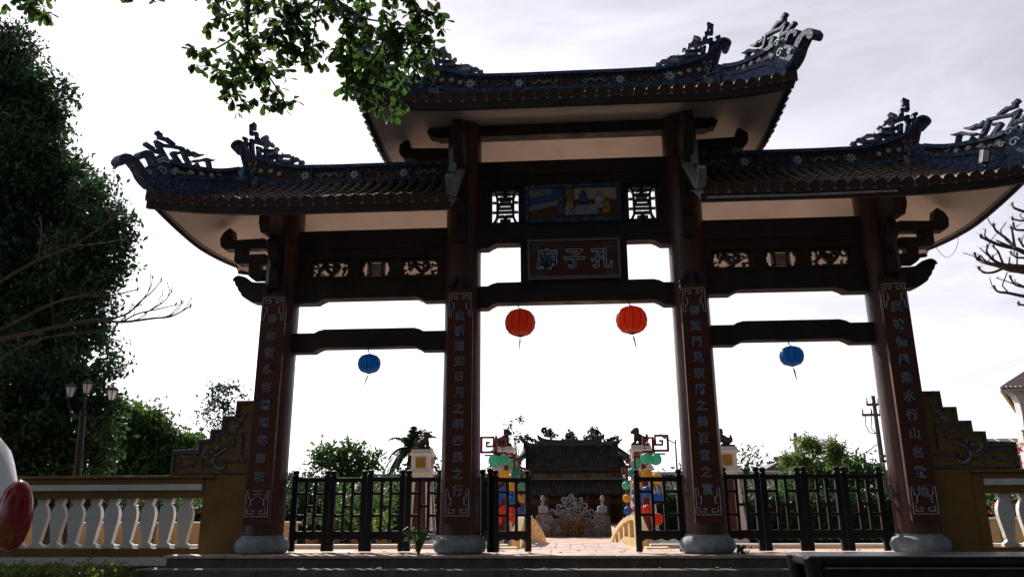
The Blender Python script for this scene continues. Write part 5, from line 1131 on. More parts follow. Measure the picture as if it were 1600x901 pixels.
def blob(pts, rmin, rmax, n, sd, nm):
    m = MB(); r_ = random.Random(sd)
    for k in range(n):
        u, v = r_.choice(pts); c = T_(u+r_.uniform(-14, 14), v+r_.uniform(-12, 12)); a0 = r_.uniform(0, 6); rad = r_.uniform(rmin, rmax)*1.15; s = r_.choice((-1, 1))
        m.stroke([(c[0]+rad*(1-0.65*t)*math.cos(a0+s*5*t), c[1]+rad*(1-0.65*t)*math.sin(a0+s*5*t)) for t in lin(0, 1, 11)], r_.uniform(0.06, 0.10), lambda p, q: (p[0], TYP+q*0.06, p[1]))
    return m.build(nm, RGM, rg)
for bk in ([(345, 240), (335, 190), (350, 150), (385, 128), (420, 150), (435, 190), (480, 215), (500, 250)], [(780, 250), (790, 215), (840, 190), (855, 150), (890, 128), (925, 150), (940, 200), (950, 235)], [(540, 275), (575, 225), (600, 185), (628, 150), (655, 185), (690, 225), (715, 275)]):
    m = MB(); c_ = np.mean([T_(*p) for p in bk], 0); m.xz([tuple(c_+(np.array(T_(*p))-c_)*0.72) for p in bk], TYP-0.04, TYP+0.04); m.build('ornament_core', mat('blue grey ridge', (0.07, 0.075, 0.10)), rg)
blob([(350, 150), (390, 140), (420, 160), (360, 190), (400, 190), (440, 200), (470, 230), (350, 220), (400, 225), (430, 235)], 0.08, 0.16, 26, 1, 'ridge_scroll')
blob([(880, 140), (900, 150), (850, 180), (920, 180), (870, 200), (910, 215), (820, 220), (790, 230), (860, 230), (940, 190)], 0.08, 0.16, 26, 2, 'ridge_scroll')
blob([(625, 165), (610, 190), (640, 190), (590, 215), (660, 215), (620, 225), (570, 240), (690, 240), (550, 265), (700, 265), (600, 260), (650, 260)], 0.07, 0.13, 30, 3, 'ridge_centrepiece')
blob([(160, 220), (180, 245), (200, 250), (220, 265), (250, 270), (280, 285), (310, 290), (150, 250), (100, 230)], 0.06, 0.12, 22, 4, 'ridge_scroll')
blob([(1100, 200), (1120, 230), (1150, 230), (1090, 250), (1060, 255), (1030, 265), (1000, 275), (970, 285), (1150, 260)], 0.06, 0.12, 22, 5, 'ridge_scroll')
# ================================================================ vegetation
def leaf_quads(C, n_per, size, spread, droop=0.3, aspect=0.45, rng=RNG):
    "C: (m,3) clump centres -> quads for m*n_per kite shaped, slightly folded leaves"
    m = len(C); N_ = m*n_per
    P = np.repeat(C, n_per, 0)+rng.normal(0, 1, (N_, 3))*spread
    d = rng.normal(0, 1, (N_, 3)); d[:, 2] -= droop; d /= np.linalg.norm(d, axis=1, keepdims=True)
    s = np.cross(d, rng.normal(0, 1, (N_, 3))); s /= np.linalg.norm(s, axis=1, keepdims=True)
    n = np.cross(d, s); sz = size*rng.uniform(0.6, 1.3, (N_, 1))
    a = P; b = P+d*sz*0.5+s*sz*aspect*0.5+n*sz*0.06; c = P+d*sz; e = P+d*sz*0.5-s*sz*aspect*0.5+n*sz*0.06
    V = np.stack([a, b, c, e], 1).reshape(-1, 3); F = np.arange(N_*4).reshape(-1, 4)
    return V, F
def clumps(blobs, per_m2, rng=RNG, shell=0.55):
    "blob: (x, y, z, rx, ry, rz); clump centres biased to the shell of each blob"
    out_ = []
    for (x, y, z, rx, ry, rz) in blobs:
        n = max(3, int(per_m2*4*math.pi*((rx*rz+rx*ry+ry*rz)/3)))
        d = rng.normal(0, 1, (n, 3)); d /= np.linalg.norm(d, axis=1, keepdims=True); r_ = rng.uniform(0, 1, (n, 1))**shell*(1+rng.normal(0, 0.08, (n, 1)))
        out_.append(np.array([x, y, z])+d*r_*np.array([rx, ry, rz]))
    return np.concatenate(out_)
def pxb(u, v, y, r_, ry=None, k=1.0):
    "a blob measured in the photograph: centre (u, v) at depth y, radius r_ pixels"
    c = at(u, v, y); e = at(u+r_, v, y); R_ = abs(e[0]-c[0]); return (c[0], y, c[2], R_, ry if ry else R_, R_*k)
def tree(name, label, cat, base_, blobs, mat_, per, n_per, size, spread, tr=0.18, group=None, limbs=12, droop=0.3, bark=None, aspect=0.45, fork=None, seed=1):
    rng = np.random.default_rng(seed); rr = random.Random(seed)
    t = thing(name, label, cat, base_, group)
    C = clumps(blobs, per, rng)
    V, F = leaf_quads(C, n_per, size, spread, droop, aspect, rng)
    np_mesh('crown', V, F, mat_, t)
    m = MB(); b0 = Vector(base_); bz = min(b[2]-b[5] for b in blobs); cx = sum(b[0] for b in blobs)/len(blobs); cy = sum(b[1] for b in blobs)/len(blobs)
    fk = Vector(fork) if fork else Vector((base_[0]*0.6+cx*0.4, base_[1]*0.6+cy*0.4, base_[2]+(bz-base_[2])*0.8+0.3))
    mid = (b0+fk)/2+Vector((rr.uniform(-1, 1), rr.uniform(-1, 1), 0))*tr*0.8
    m.tube(smooth_path([b0-Vector((0, 0, 0.1)), b0+(mid-b0)*0.4, mid, fk], 3), list(np.interp(np.linspace(0, 1, 10), [0, 0.1, 1], [tr*1.5, tr*1.05, tr*0.75])), 10)
    for k in range(limbs):
        c = Vector(C[rr.randrange(len(C))]); md = fk.lerp(c, 0.5)+Vector((rr.uniform(-1, 1), rr.uniform(-1, 1), rr.uniform(-0.2, 0.6)))*(c-fk).length*0.12
        pth = smooth_path([fk, fk.lerp(md, 0.5)+Vector((0, 0, 0.03)), md, c], 3); m.tube(pth, list(np.linspace(tr*0.5, tr*0.07, len(pth))), 6)
    m.build('trunk', bark or BARK, t, smooth=True)
    return t
G0 = -0.5
# --- tall dark trees at the left edge
yA = 7.0
bl = [pxb(*b) for b in ((10, 130, yA, 62), (55, 170, yA, 55), (-50, 200, yA+1, 110), (20, 260, yA, 95), (82, 250, yA, 38), (75, 320, yA, 90), (110, 285, yA-0.5, 30), (-60, 380, yA+1, 130), (60, 420, yA, 95), (120, 390, yA, 62), (5, 75, yA, 40))]
tree('evergreen_tree', 'tallest dark evergreen tree, filling the upper left edge', 'tree', (at(-30, 870, yA+1)[0], yA+1, G0), bl, LF2, 6.5, 46, 0.155, 0.15, 0.24, 'trees along the left side', 18, seed=3)
yB = 5.6
bl = [pxb(*b) for b in ((150, 300, yB, 30), (165, 350, yB, 38), (140, 410, yB, 55), (185, 385, yB, 26), (90, 470, yB+0.5, 62), (150, 470, yB, 34), (130, 520, yB, 42), (60, 550, yB+0.5, 62), (175, 430, yB, 28), (0, 480, yB+0.8, 90))]
tree('evergreen_tree', 'leafy dark tree bulging out beside the bare grey branches', 'tree', (at(40, 870, yB)[0], yB+0.5, G0), bl, LF2, 6.5, 44, 0.145, 0.14, 0.16, 'trees along the left side', 14, seed=5)
yC = 4.9
bl = [pxb(*b) for b in ((140, 590, yC, 50), (90, 640, yC, 75), (165, 640, yC, 32), (20, 620, yC, 85), (60, 700, yC, 90), (130, 700, yC, 55), (10, 730, yC, 80))]
tree('evergreen_tree', 'low dark tree behind the three headed street lamp', 'tree', (at(90, 870, yC)[0], yC+0.3, G0), bl, LF2, 7, 40, 0.14, 0.13, 0.14, 'trees along the left side', 10, seed=6)
yD = 14.0
bl = [pxb(u, v, yD, r_, None, 0.6) for u, v, r_ in ((195, 640, 24), (235, 655, 26), (260, 680, 28), (215, 690, 34), (170, 680, 34), (275, 710, 24), (290, 735, 30), (230, 735, 40), (180, 740, 40), (295, 690, 14), (205, 660, 30), (245, 715, 30), (300, 720, 22), (190, 710, 36))]
tree('layered_tree', 'round topped green tree with layered branches left of the stepped panel', 'tree', (at(215, 860, yD)[0], yD, G0), bl, LF3, 15, 24, 0.17, 0.16, 0.16, 'trees along the left side', 14, seed=7)
bl = [pxb(u, v, 30, r_, None, 0.7) for u, v, r_ in ((345, 608, 14), (362, 600, 9), (330, 625, 12), (352, 632, 13), (318, 650, 9), (335, 660, 9), (372, 612, 8), (360, 645, 10), (322, 638, 8))]
tree('slender_tree', 'thin airy tree rising beyond the left stepped panel', 'tree', (at(350, 850, 30)[0], 30, G0), bl, LF2, 4.5, 20, 0.22, 0.20, 0.10, None, 16, seed=8)
bl = [pxb(u, v, 26, r_, None, 0.6) for u, v, r_ in ((310, 692, 18), (335, 690, 12), (295, 705, 14), (325, 715, 20))]
tree('small_tree', 'small dark tree peeping over the left balustrade near the stepped panel', 'tree', (at(315, 850, 26)[0], 26, G0), bl, LF2, 5, 18, 0.24, 0.2, 0.10, None, 8, seed=9)
# --- trees seen through the left bay
bl = [pxb(u, v, 19, r_, None, 0.42) for u, v, r_ in ((502, 708, 18), (520, 702, 16), (545, 700, 18), (565, 705, 18), (588, 712, 12), (500, 722, 14), (535, 720, 28), (570, 725, 20), (585, 728, 10), (520, 735, 20), (555, 738, 24))]
tree('spreading_tree', 'spreading flat topped tree in the middle of the left bay', 'tree', (at(545, 850, 19)[0], 19, G0), bl, LF3, 8, 18, 0.20, 0.14, 0.12, None, 18, seed=10)
bl = [pxb(u, v, 14, r_, None, 0.8) for u, v, r_ in ((462, 755, 18), (485, 752, 20), (470, 790, 30), (505, 775, 20))]
tree('garden_bush', 'dense rounded bush behind the first leaf of the left bay', 'bush', (at(475, 850, 14)[0], 14, G0), bl, LF2, 10, 22, 0.13, 0.15, 0.07, 'garden bushes behind the fence', 8, seed=11)
bl = [pxb(u, v, 12.5, r_, None, 0.8) for u, v, r_ in ((560, 785, 24), (530, 800, 22), (590, 770, 16), (600, 800, 22), (545, 770, 12))]
tree('garden_bush', 'bright leaved bush low behind the middle of the left bay', 'bush', (at(560, 850, 12.5)[0], 12.5, G0), bl, LF3, 9, 18, 0.13, 0.15, 0.06, 'garden bushes behind the fence', 8, seed=12)
bl = [pxb(u, v, 15, r_, None, 0.9) for u, v, r_ in ((615, 760, 14), (632, 745, 10), (640, 790, 18), (612, 800, 20), (625, 775, 14))]
tree('garden_bush', 'dark upright bush beside the white pillar of the left bay', 'bush', (at(622, 850, 15)[0], 15, G0), bl, LF3, 10, 20, 0.13, 0.15, 0.06, 'garden bushes behind the fence', 8, seed=13)
bl = [pxb(u, v, 24, r_, None, 0.8) for u, v, r_ in ((676, 735, 14), (690, 745, 12), (672, 760, 16), (690, 775, 16))]
tree('garden_bush', 'light leafy tree right of the left white pillar', 'bush', (at(682, 850, 24)[0], 24, G0), bl, LF3, 5, 16, 0.2, 0.2, 0.06, 'garden bushes behind the fence', 8, seed=14)
bl = [pxb(u, v, 22, r_, None, 0.9) for u, v, r_ in ((800, 665, 6), (806, 685, 8), (795, 700, 10), (804, 715, 10), (812, 655, 5), (785, 690, 6))]
tree('thin_tree', 'thin wispy tree left of the temple roof', 'tree', (at(800, 850, 22)[0], 22, G0), bl, LF2, 8, 14, 0.15, 0.10, 0.09, None, 16, seed=15)
# --- trees seen through the right bay
bl = [pxb(u, v, 16, r_, None, 0.6) for u, v, r_ in ((1158, 712, 12), (1175, 715, 10), (1160, 735, 14), (1180, 705, 6))]
tree('small_tree', 'small open tree with forked pale stem right of the right white pillar', 'tree', (at(1165, 850, 16)[0], 16, G0), bl, LF3, 7, 16, 0.15, 0.14, 0.08, None, 10, bark=PBARK, seed=16)
bl = [pxb(u, v, 17, r_, None, 0.75) for u, v, r_ in ((1278, 732, 24), (1312, 727, 24), (1342, 726, 20), (1250, 745, 30), (1295, 750, 40), (1350, 745, 30), (1368, 735, 14), (1330, 790, 40), (1270, 800, 40), (1375, 790, 25))]
tree('garden_tree', 'broad sunlit green tree filling the right bay above the fence', 'tree', (at(1300, 850, 17)[0], 17, G0), bl, LF3, 8, 22, 0.18, 0.17, 0.12, None, 14, seed=17)
bl = [pxb(u, v, 15, r_, None, 0.8) for u, v, r_ in ((1170, 790, 18), (1190, 770, 16), (1215, 790, 22), (1160, 820, 14), (1225, 755, 14))]
tree('garden_bush', 'bush with pale twisted stems behind the first leaf of the right bay', 'bush', (at(1190, 850, 15)[0], 15, G0), bl, LF3, 9, 20, 0.13, 0.15, 0.07, 'garden bushes behind the fence', 8, bark=PBARK, seed=18)
bl = [pxb(u, v, 15.5, r_, 0.3, 1.5) for u, v, r_ in ((1250, 692, 6), (1262, 690, 7), (1275, 698, 8), (1300, 694, 8), (1236, 712, 6), (1226, 716, 5), (1312, 702, 8), (1255, 715, 9), (1300, 715, 9))]
tree('bamboo_clump', 'feathery pale green bamboo tips above the right bay tree', 'bamboo', (at(1272, 850, 15.5)[0], 15.5, G0), bl, LF4, 26, 20, 0.20, 0.08, 0.03, None, 12, droop=0.9, aspect=0.18, seed=19)
bl = [pxb(u, v, 9, r_, None, 0.8) for u, v, r_ in ((1590, 745, 20), (1575, 735, 10), (1560, 790, 20), (1600, 780, 30))]
t = tree('flowering_shrub', 'shrub with pink red blossoms right of the right stepped panel', 'shrub', (at(1590, 850, 9)[0], 9, G0), bl, LF3, 12, 16, 0.10, 0.10, 0.05, None, 8, seed=20)
C = clumps([pxb(1593, 724, 9, 8, None, 1.2), pxb(1590, 700, 9, 6), pxb(1565, 795, 9, 12), pxb(1560, 812, 9, 8)], 14, np.random.default_rng(3)); V, F = leaf_quads(C, 9, 0.06, 0.03, 0.0, 0.9)
np_mesh('blossoms', V, F, RFLOW, t)
# far wood closing the view behind everything
C = clumps([(x, 62+random.uniform(-3, 6), 1.0+random.uniform(-0.4, 1.0), 5, 2.5, random.uniform(1.8, 3.0)) for x in range(-75, 80, 5)], 0.8, np.random.default_rng(5)); V, F = leaf_quads(C, 20, 0.75, 0.5)
tag(np_mesh('far_woodland', V, F, LF2), 'dark band of far trees beyond the temple grounds', 'woodland', kind='stuff')
# shrubs behind the balusters, left and right of the gate
for i, (u, lab) in enumerate(((60, 'dark low shrub behind the balusters near the scooter'), (150, 'dark low shrub behind the middle balusters of the left wall'), (240, 'dark low shrub behind the balusters next to the left pier'))):
    bl = [pxb(u+du, 792+dv, 4.6, r_, 0.3, 0.6) for du, dv, r_ in ((-30, 0, 22), (0, -6, 26), (30, 2, 22), (55, 0, 18))]
    tree('low_shrub', lab, 'shrub', (at(u, 820, 4.6)[0], 4.6, G0+0.05), bl, LF2, 30, 16, 0.07, 0.08, 0.03, 'shrubs behind the left balustrade', 6, seed=30+i)
for i, (xa, xb, y, h, lab) in enumerate(((-13, -4.3, 14.5, 0.75, 'dark clipped garden hedge behind the left bay'), (4.4, 13, 14.0, 0.8, 'dark clipped garden hedge behind the right bay'), (-6.5, -2.3, 21, 1.1, 'taller dark hedge row left of the temple court'), (2.6, 7.0, 21, 1.1, 'taller dark hedge row right of the temple court'))):
    rg_ = np.random.default_rng(90+i); n = int((xb-xa)*150); C = np.stack([rg_.uniform(xa, xb, n), rg_.uniform(y-0.5, y+0.5, n), rg_.uniform(-0.4, h, n)+0.12*np.sin(rg_.uniform(0, 6, n))], 1); V, F = leaf_quads(C, 12, 0.13, 0.12, 0.0, 0.5, rg_)
    t = thing('garden_hedge', lab, 'hedge', ((xa+xb)/2, y, -0.45), 'garden hedges'); o = np_mesh('hedge_leaves', V, F, LF2 if i else LF3, t); o['kind'] = 'stuff'
    m = MB(); m.box(xa+0.1, xb-0.1, y-0.35, y+0.35, -0.45, h-0.15); m.build('hedge_core', mat('dark hedge twigs', (0.02, 0.028, 0.012), 0.9, 0.4, 20), t)
# --- coconut palm
def frond(m, V, F, c, az, el, Ln, rr):
    pts = []; d = Vector((math.cos(az)*math.cos(el), math.sin(az)*math.cos(el), math.sin(el))); p = Vector(c)
    for k in range(9): pts.append(p.copy()); p += d*Ln/8; d = (d+Vector((0, 0, -0.22))).normalized()
    m.tube(pts, list(np.linspace(0.05, 0.01, 9)), 4)
    for k in range(1, 9):
        a = pts[k]; tn = (pts[min(k+1, 8)]-pts[k-1]).normalized(); sd_ = tn.cross(Vector((0, 0, 1))).normalized()
        for q in range(4):
            a2 = a+(pts[min(k+1, 8)]-a)*(q/4)
            for s in (-1, 1):
                dr = (sd_*s*0.8+tn*0.7+Vector((0, 0, -0.55+rr.uniform(-0.25, 0.25)))).normalized(); ll = Ln*0.30*(1-0.6*k/9)*rr.uniform(0.8, 1.2); n_ = tn*0.06
                b0 = len(V); V += [tuple(a2-n_), tuple(a2+n_), tuple(a2+dr*ll*0.6+n_*0.8), tuple(a2+dr*ll)]; F.append((b0, b0+1, b0+2, b0+3))
yP = 24; pc = at(643, 702, yP); pb = at(636, 850, yP)
pt_ = thing('coconut_palm', 'coconut palm with drooping fronds beside the left white pillar', 'palm', (pb[0], yP, G0))
m = MB(); mid = Vector(((pb[0]+pc[0])/2-0.1, yP, pc[2]/2)); m.tube(smooth_path([(pb[0], yP, G0), tuple(mid), tuple(pc)], 5), 0.11, 8); m.build('trunk', BARK, pt_)
rr = random.Random(2)
for k in range(19):
    m = MB(); V, F = [], []; az = 2*math.pi*k/19+rr.uniform(-0.2, 0.2); frond(m, V, F, tuple(pc), az, rr.uniform(-0.3, 1.35), rr.uniform(1.15, 1.7), rr)
    m.add(V, F); m.build('frond', PALMF, pt_)

# --- bare branched trees
_rs = 0.72
def bare(name, label, limbs, y, base_, rad, barkm, seed, trunk_to):
    t = thing(name, label, 'tree', base_); rr = random.Random(seed); m = MB(); tw = MB()
    for li, (pts, r0, r1) in enumerate(limbs):
        P = [at(u, v, y+rr.uniform(-0.15, 0.15)) for u, v in pts]; P = smooth_path(P, 4); r0 *= _rs; r1 *= _rs; m.tube(P, list(np.linspace(r0, r1, len(P))), 7)
        for k in range(3, len(P)-2, 3):
            if rr.random() < 0.55:
                d = Vector(P[k])-Vector(P[k-2]); d.normalize(); sd_ = Vector((rr.uniform(-1, 1), rr.uniform(-0.8, 0.8), rr.uniform(0.1, 1.2))).normalized(); ln = rr.uniform(0.15, 0.4); p0 = Vector(P[k])
                q = [p0, p0+(d+sd_*0.6).normalized()*ln*0.5, p0+(d*0.8+sd_).normalized()*ln]; rk = max(0.008, (r0+(r1-r0)*k/len(P))*0.55)
                m.tube(q, [rk, rk*0.8, rk*0.7], 6); P_end = q[-1]
                for w_ in range(4): dd = Vector((rr.uniform(-1, 1), rr.uniform(-1, 1), rr.uniform(-0.2, 1))).normalized(); tw.tube([P_end, P_end+dd*rr.uniform(0.04, 0.09)], [0.004, 0.002], 4)
        e = Vector(P[-1]); m.lathe([(r1*0.6, -0.04), (r1*1.4, 0.0), (r1*1.3, 0.03), (r1*0.5, 0.055)], tuple(e), 7)
        for w_ in range(6): dd = Vector((rr.uniform(-1, 1), rr.uniform(-1, 1), rr.uniform(-0.1, 1))).normalized(); tw.tube([e, e+dd*rr.uniform(0.05, 0.12)], [0.004, 0.002], 4)
    P = smooth_path([base_, tuple((Vector(base_)+Vector(trunk_to))/2+Vector((0.1, 0, 0))), trunk_to], 5); m.tube(P, list(np.linspace(rad, rad*0.6, len(P))), 10)
    m.build('trunk', barkm, t, smooth=True); o = tw.build('twigs', barkm, t); o['kind'] = 'stuff'
    return t
yl = 3.2; tt = at(-90, 560, yl)
bare('bare_tree', 'bare pale grey tree reaching its leafless branches right across the dark trees', [
    ([(-90, 560), (-20, 535), (40, 522), (100, 508), (150, 500), (190, 503), (240, 497), (268, 494), (298, 478)], 0.062, 0.014), ([(190, 503), (215, 490), (250, 482), (275, 476)], 0.022, 0.011), ([(150, 500), (195, 492), (220, 470), (238, 455), (252, 438)], 0.028, 0.011),
    ([(215, 478), (235, 450), (238, 434)], 0.014, 0.009), ([(225, 490), (255, 472), (268, 455)], 0.016, 0.010), ([(240, 497), (265, 492), (284, 472)], 0.014, 0.010),
    ([(-60, 545), (20, 505), (80, 475), (130, 462), (170, 462), (215, 452)], 0.045, 0.014), ([(-60, 480), (0, 440), (60, 405), (110, 385), (150, 360), (175, 342), (188, 330), (190, 318)], 0.045, 0.012), ([(170, 345), (172, 330)], 0.014, 0.011), ([(175, 342), (190, 338), (198, 330)], 0.014, 0.010),
    ([(60, 405), (65, 360), (62, 340)], 0.02, 0.012), ([(-60, 600), (0, 560), (60, 530), (130, 520), (180, 512)], 0.035, 0.014), ([(110, 385), (160, 380), (200, 372)], 0.02, 0.01)], yl, (at(-120, 860, yl)[0], yl, G0), 0.10, PBARK, 3, tuple(tt))
Q = lambda l: [(1500+x/5.01, 300+y/5.01) for x, y in l]
_rs = 1.25; yr = 5.0; tt = at(1720, 470, yr)
bare('bare_tree', 'leafless tree with stubby twigs reaching in from the right edge', [
    (Q([(1100, 850), (800, 690), (501, 620), (400, 608), (300, 575), (200, 552), (140, 530), (118, 490)]), 0.06, 0.014), (Q([(700, 600), (501, 582), (340, 568), (260, 530), (210, 470), (215, 430)]), 0.035, 0.012), (Q([(800, 690), (620, 520), (501, 470), (430, 440), (300, 410), (190, 362), (165, 348)]), 0.05, 0.016),
    (Q([(430, 440), (370, 370), (285, 305), (265, 262)]), 0.024, 0.014), (Q([(430, 440), (415, 340), (405, 285)]), 0.022, 0.013), (Q([(330, 600), (260, 628), (190, 630), (150, 600)]), 0.022, 0.013), (Q([(800, 800), (600, 760), (501, 742), (430, 722), (395, 670)]), 0.03, 0.013),
    (Q([(900, 900), (650, 830), (501, 815), (380, 790), (300, 780), (270, 750)]), 0.035, 0.013), (Q([(800, 900), (600, 890), (501, 885), (460, 875)]), 0.025, 0.013), (Q([(900, 300), (650, 190), (540, 165), (430, 128), (410, 100)]), 0.04, 0.012), (Q([(700, 330), (560, 300), (440, 295), (420, 255)]), 0.028, 0.012),
    (Q([(700, 230), (560, 200), (490, 225), (412, 212)]), 0.026, 0.012), (Q([(340, 568), (300, 470), (265, 430)]), 0.018, 0.012), (Q([(500, 430), (480, 400), (465, 375)]), 0.018, 0.012), (Q([(501, 515), (440, 510), (400, 480)]), 0.018, 0.012), (Q([(300, 575), (230, 560), (180, 540), (150, 515)]), 0.018, 0.013), (Q([(445, 610), (448, 490)]), 0.014, 0.01)],
    yr, (at(1760, 880, yr)[0], yr, G0), 0.11, BARK, 8, tuple(tt))

# ================================================================ overhanging street tree (stands behind the camera)
stt = thing('street_tree', 'street tree whose leafy branch hangs down into the top of the view', 'tree', (-3.2, -12.2, -0.72))
m = MB(); fk = Vector((-2.9, -11.6, 3.2))
m.tube(smooth_path([(-3.2, -12.2, -0.75), (-3.1, -12.1, 1.2), (-3.0, -11.8, 2.3), tuple(fk)], 4), list(np.linspace(0.26, 0.17, 13)), 12)
yk = -4.6
TW = [[(395, -70), (390, -10), (386, 40), (391, 72), (400, 112), (416, 150), (432, 166)], [(386, 45), (345, 72), (318, 84), (300, 92)], [(391, 72), (376, 105), (358, 135), (366, 168)], [(388, 25), (350, 20), (330, 40)], [(396, 95), (420, 120), (440, 150), (446, 165)],
      [(470, -70), (515, -12), (560, 28), (600, 60), (638, 98), (650, 116)], [(560, 28), (620, 38), (676, 46)], [(600, 60), (650, 72), (684, 80)], [(515, -12), (468, 18), (432, 48), (440, 92)], [(560, 28), (546, 78), (560, 128), (588, 158)], [(500, -10), (490, 55), (487, 98)],
      [(600, -40), (650, 8), (682, 34)], [(546, 78), (600, 112), (625, 128)], [(560, 128), (600, 140), (608, 165)], [(432, 48), (405, 60)], [(515, -12), (540, 40), (520, 80)], [(600, 20), (615, 70), (640, 70)], [(560, 100), (580, 95), (600, 85)],
      [(386, 0), (430, 10), (470, 30)], [(320, -60), (335, -10), (345, 25)], [(520, -40), (580, -10), (640, 0)], [(415, 110), (435, 105), (440, 75)], [(470, -70), (455, 0), (450, 40)], [(400, 112), (380, 130), (350, 120), (330, 105)], [(640, 0), (655, 30), (640, 60)], [(600, 60), (585, 90), (560, 110), (545, 150)], [(430, 18), (470, 60), (475, 85)]]
RNG2 = np.random.default_rng(21); rr = random.Random(21)
sites = []
for i, tw_ in enumerate(TW+[[(40, -60), (62, 0), (72, 12)], [(62, 0), (30, 10)], [(215, -60), (228, -4)]]):
    y0 = yk+rr.uniform(-0.35, 0.35)
    P = smooth_path([tuple(at(u, v, y0+0.05*j)) for j, (u, v) in enumerate(tw_)], 5)
    m.tube(P, list(np.linspace(0.016 if i in (0, 5) else 0.008, 0.0035, len(P))), 5)
    L_ = sum((Vector(P[k+1])-Vector(P[k])).length for k in range(len(P)-1)); n = max(3, int(L_/(0.028 if i < 5 else 0.022)))
    for k in range(n):
        q = P[min(len(P)-1, int((k+0.9)/n*(len(P)-1)))]; sites.append((Vector(q)+Vector((rr.uniform(-1, 1), rr.uniform(-1, 1), rr.uniform(-1, 1)))*(0.075 if i < 5 else 0.10), k == n-1))
for s in ((395, -70), (470, -70), (600, -40), (320, -60), (40, -60), (215, -60), (520, -40)):
    e = at(*s, yk); m.tube(smooth_path([tuple(fk), tuple((fk+Vector(e))/2+Vector((0, 0, 0.9))), tuple(e)], 5), list(np.linspace(0.06, 0.012, 11)), 7)
leaf_me = []
def obovate():
    pr_ = [(0, 0.0), (0.15, 0.10), (0.45, 0.30), (0.70, 0.40), (0.90, 0.30), (1.0, 0.0)]
    vs_ = [(0, t, 0.02*math.sin(3*t)) for t, w_ in pr_]; k = len(pr_); fs_ = []
    L1, R1 = {}, {}
    for i, (t, w_) in enumerate(pr_[1:-1], 1):
        L1[i] = len(vs_); vs_.append((-w_*0.62, t, 0.10*w_)); R1[i] = len(vs_); vs_.append((w_*0.62, t, 0.10*w_))
    for i in range(1, 4): fs_ += [(i, i+1, L1[i+1], L1[i]), (i+1, i, R1[i], R1[i+1])]
    fs_ += [(0, 1, L1[1]), (1, 0, R1[1]), (4, 5, L1[4]), (5, 4, R1[4])]
    me = bpy.data.meshes.new('leaf'); me.from_pydata(vs_, [], fs_); me.materials.append(LF1); me.polygons.foreach_set('use_smooth', [True]*len(fs_)); return me
lme = obovate(); allM = []
for (p, tip) in sites:
    n = rr.randint(6, 9) if tip else rr.randint(4, 6)
    for k in range(n):
        az = rr.uniform(0, 2*math.pi); d = Vector((math.cos(az), math.sin(az), rr.uniform(-2.6, 0.15))).normalized(); up_ = Vector((rr.uniform(-0.5, 0.5), rr.uniform(-0.5, 0.5), 1)); sd_ = d.cross(up_).normalized(); nn = sd_.cross(d)
        sz = rr.uniform(0.052, 0.100)
        allM.append(Matrix(((sd_.x*sz, d.x*sz, nn.x*sz, p.x), (sd_.y*sz, d.y*sz, nn.y*sz, p.y), (sd_.z*sz, d.z*sz, nn.z*sz, p.z), (0, 0, 0, 1))))
rr.shuffle(allM); allM.sort(key=lambda M: -M.col[1].length)
off = Matrix.Translation(-base(stt))
for M in allM[:298]:
    o = bpy.data.objects.new('leaf', lme); COL.objects.link(o); o.parent = stt; o.matrix_basis = off @ M
V, F = [], []
mm_ = MB()
for M in allM[298:]: mm_.add([tuple(M @ v.co) for v in lme.vertices], [tuple(q.vertices) for q in lme.polygons])
o = mm_.build('small_leaves', LF1, stt, smooth=False); o['kind'] = 'stuff'
bl = [(-3.2, -11.8, 6.4, 3.4, 3.0, 2.1), (0.8, -12.2, 6.8, 3.0, 2.8, 1.9), (-0.8, -9.2, 6.9, 2.8, 1.6, 1.1), (-5.8, -9.6, 7.0, 2.2, 1.8, 1.3), (2.6, -9.4, 7.2, 2.0, 1.5, 1.1)]
C = clumps(bl, 3.4, RNG2); V, F = leaf_quads(C, 26, 0.15, 0.26, 0.4, 0.5, RNG2); np_mesh('crown', V, F, LF1, stt)
for b in bl:
    for k in range(4):
        e = Vector((b[0]+rr.uniform(-1, 1)*b[3]*0.7, b[1]+rr.uniform(-1, 1)*b[4]*0.6, b[2]+rr.uniform(-0.3, 0.6))); m.tube(smooth_path([tuple(fk), tuple((fk+e)/2+Vector((0, 0, -0.3))), tuple(e)], 4), list(np.linspace(0.09, 0.015, 9)), 7)
m.build('trunk', BARK, stt, smooth=True)
# unseen trees added behind the camera to block sky light on the gate front
for i, (x, y, lab) in enumerate(((6.5, -11.5, 'added shade tree on the pavement right of the camera'), (-10.5, -11.0, 'added shade tree on the pavement left of the camera'), (1.5, -17.5, 'added shade tree across the road'), (-8.0, -18.0, 'added shade tree across the road, farther left'), (10.5, -17.0, 'added shade tree across the road, farther right'))):
    bl = [(x+a, y+b, 4.6+c, 2.4, 2.2, 1.7) for a, b, c in ((0, 0, 1.0), (1.9, 0.2, 0.2), (-1.8, -0.3, 0.3), (0.3, -1.4, 0.4), (0.2, 0.6, -0.9))]
    if y < -15: bl += [(x+a, y+b, 2.4, 2.4, 1.6, 1.6) for a, b in ((-1.6, 0.4), (1.7, 0.3))]
    tree('street_tree', lab, 'tree', (x, y, -0.72), bl, LF1, 2.6, 22, 0.17, 0.28, 0.2, 'added shade trees behind the viewpoint', 10, seed=50+i)

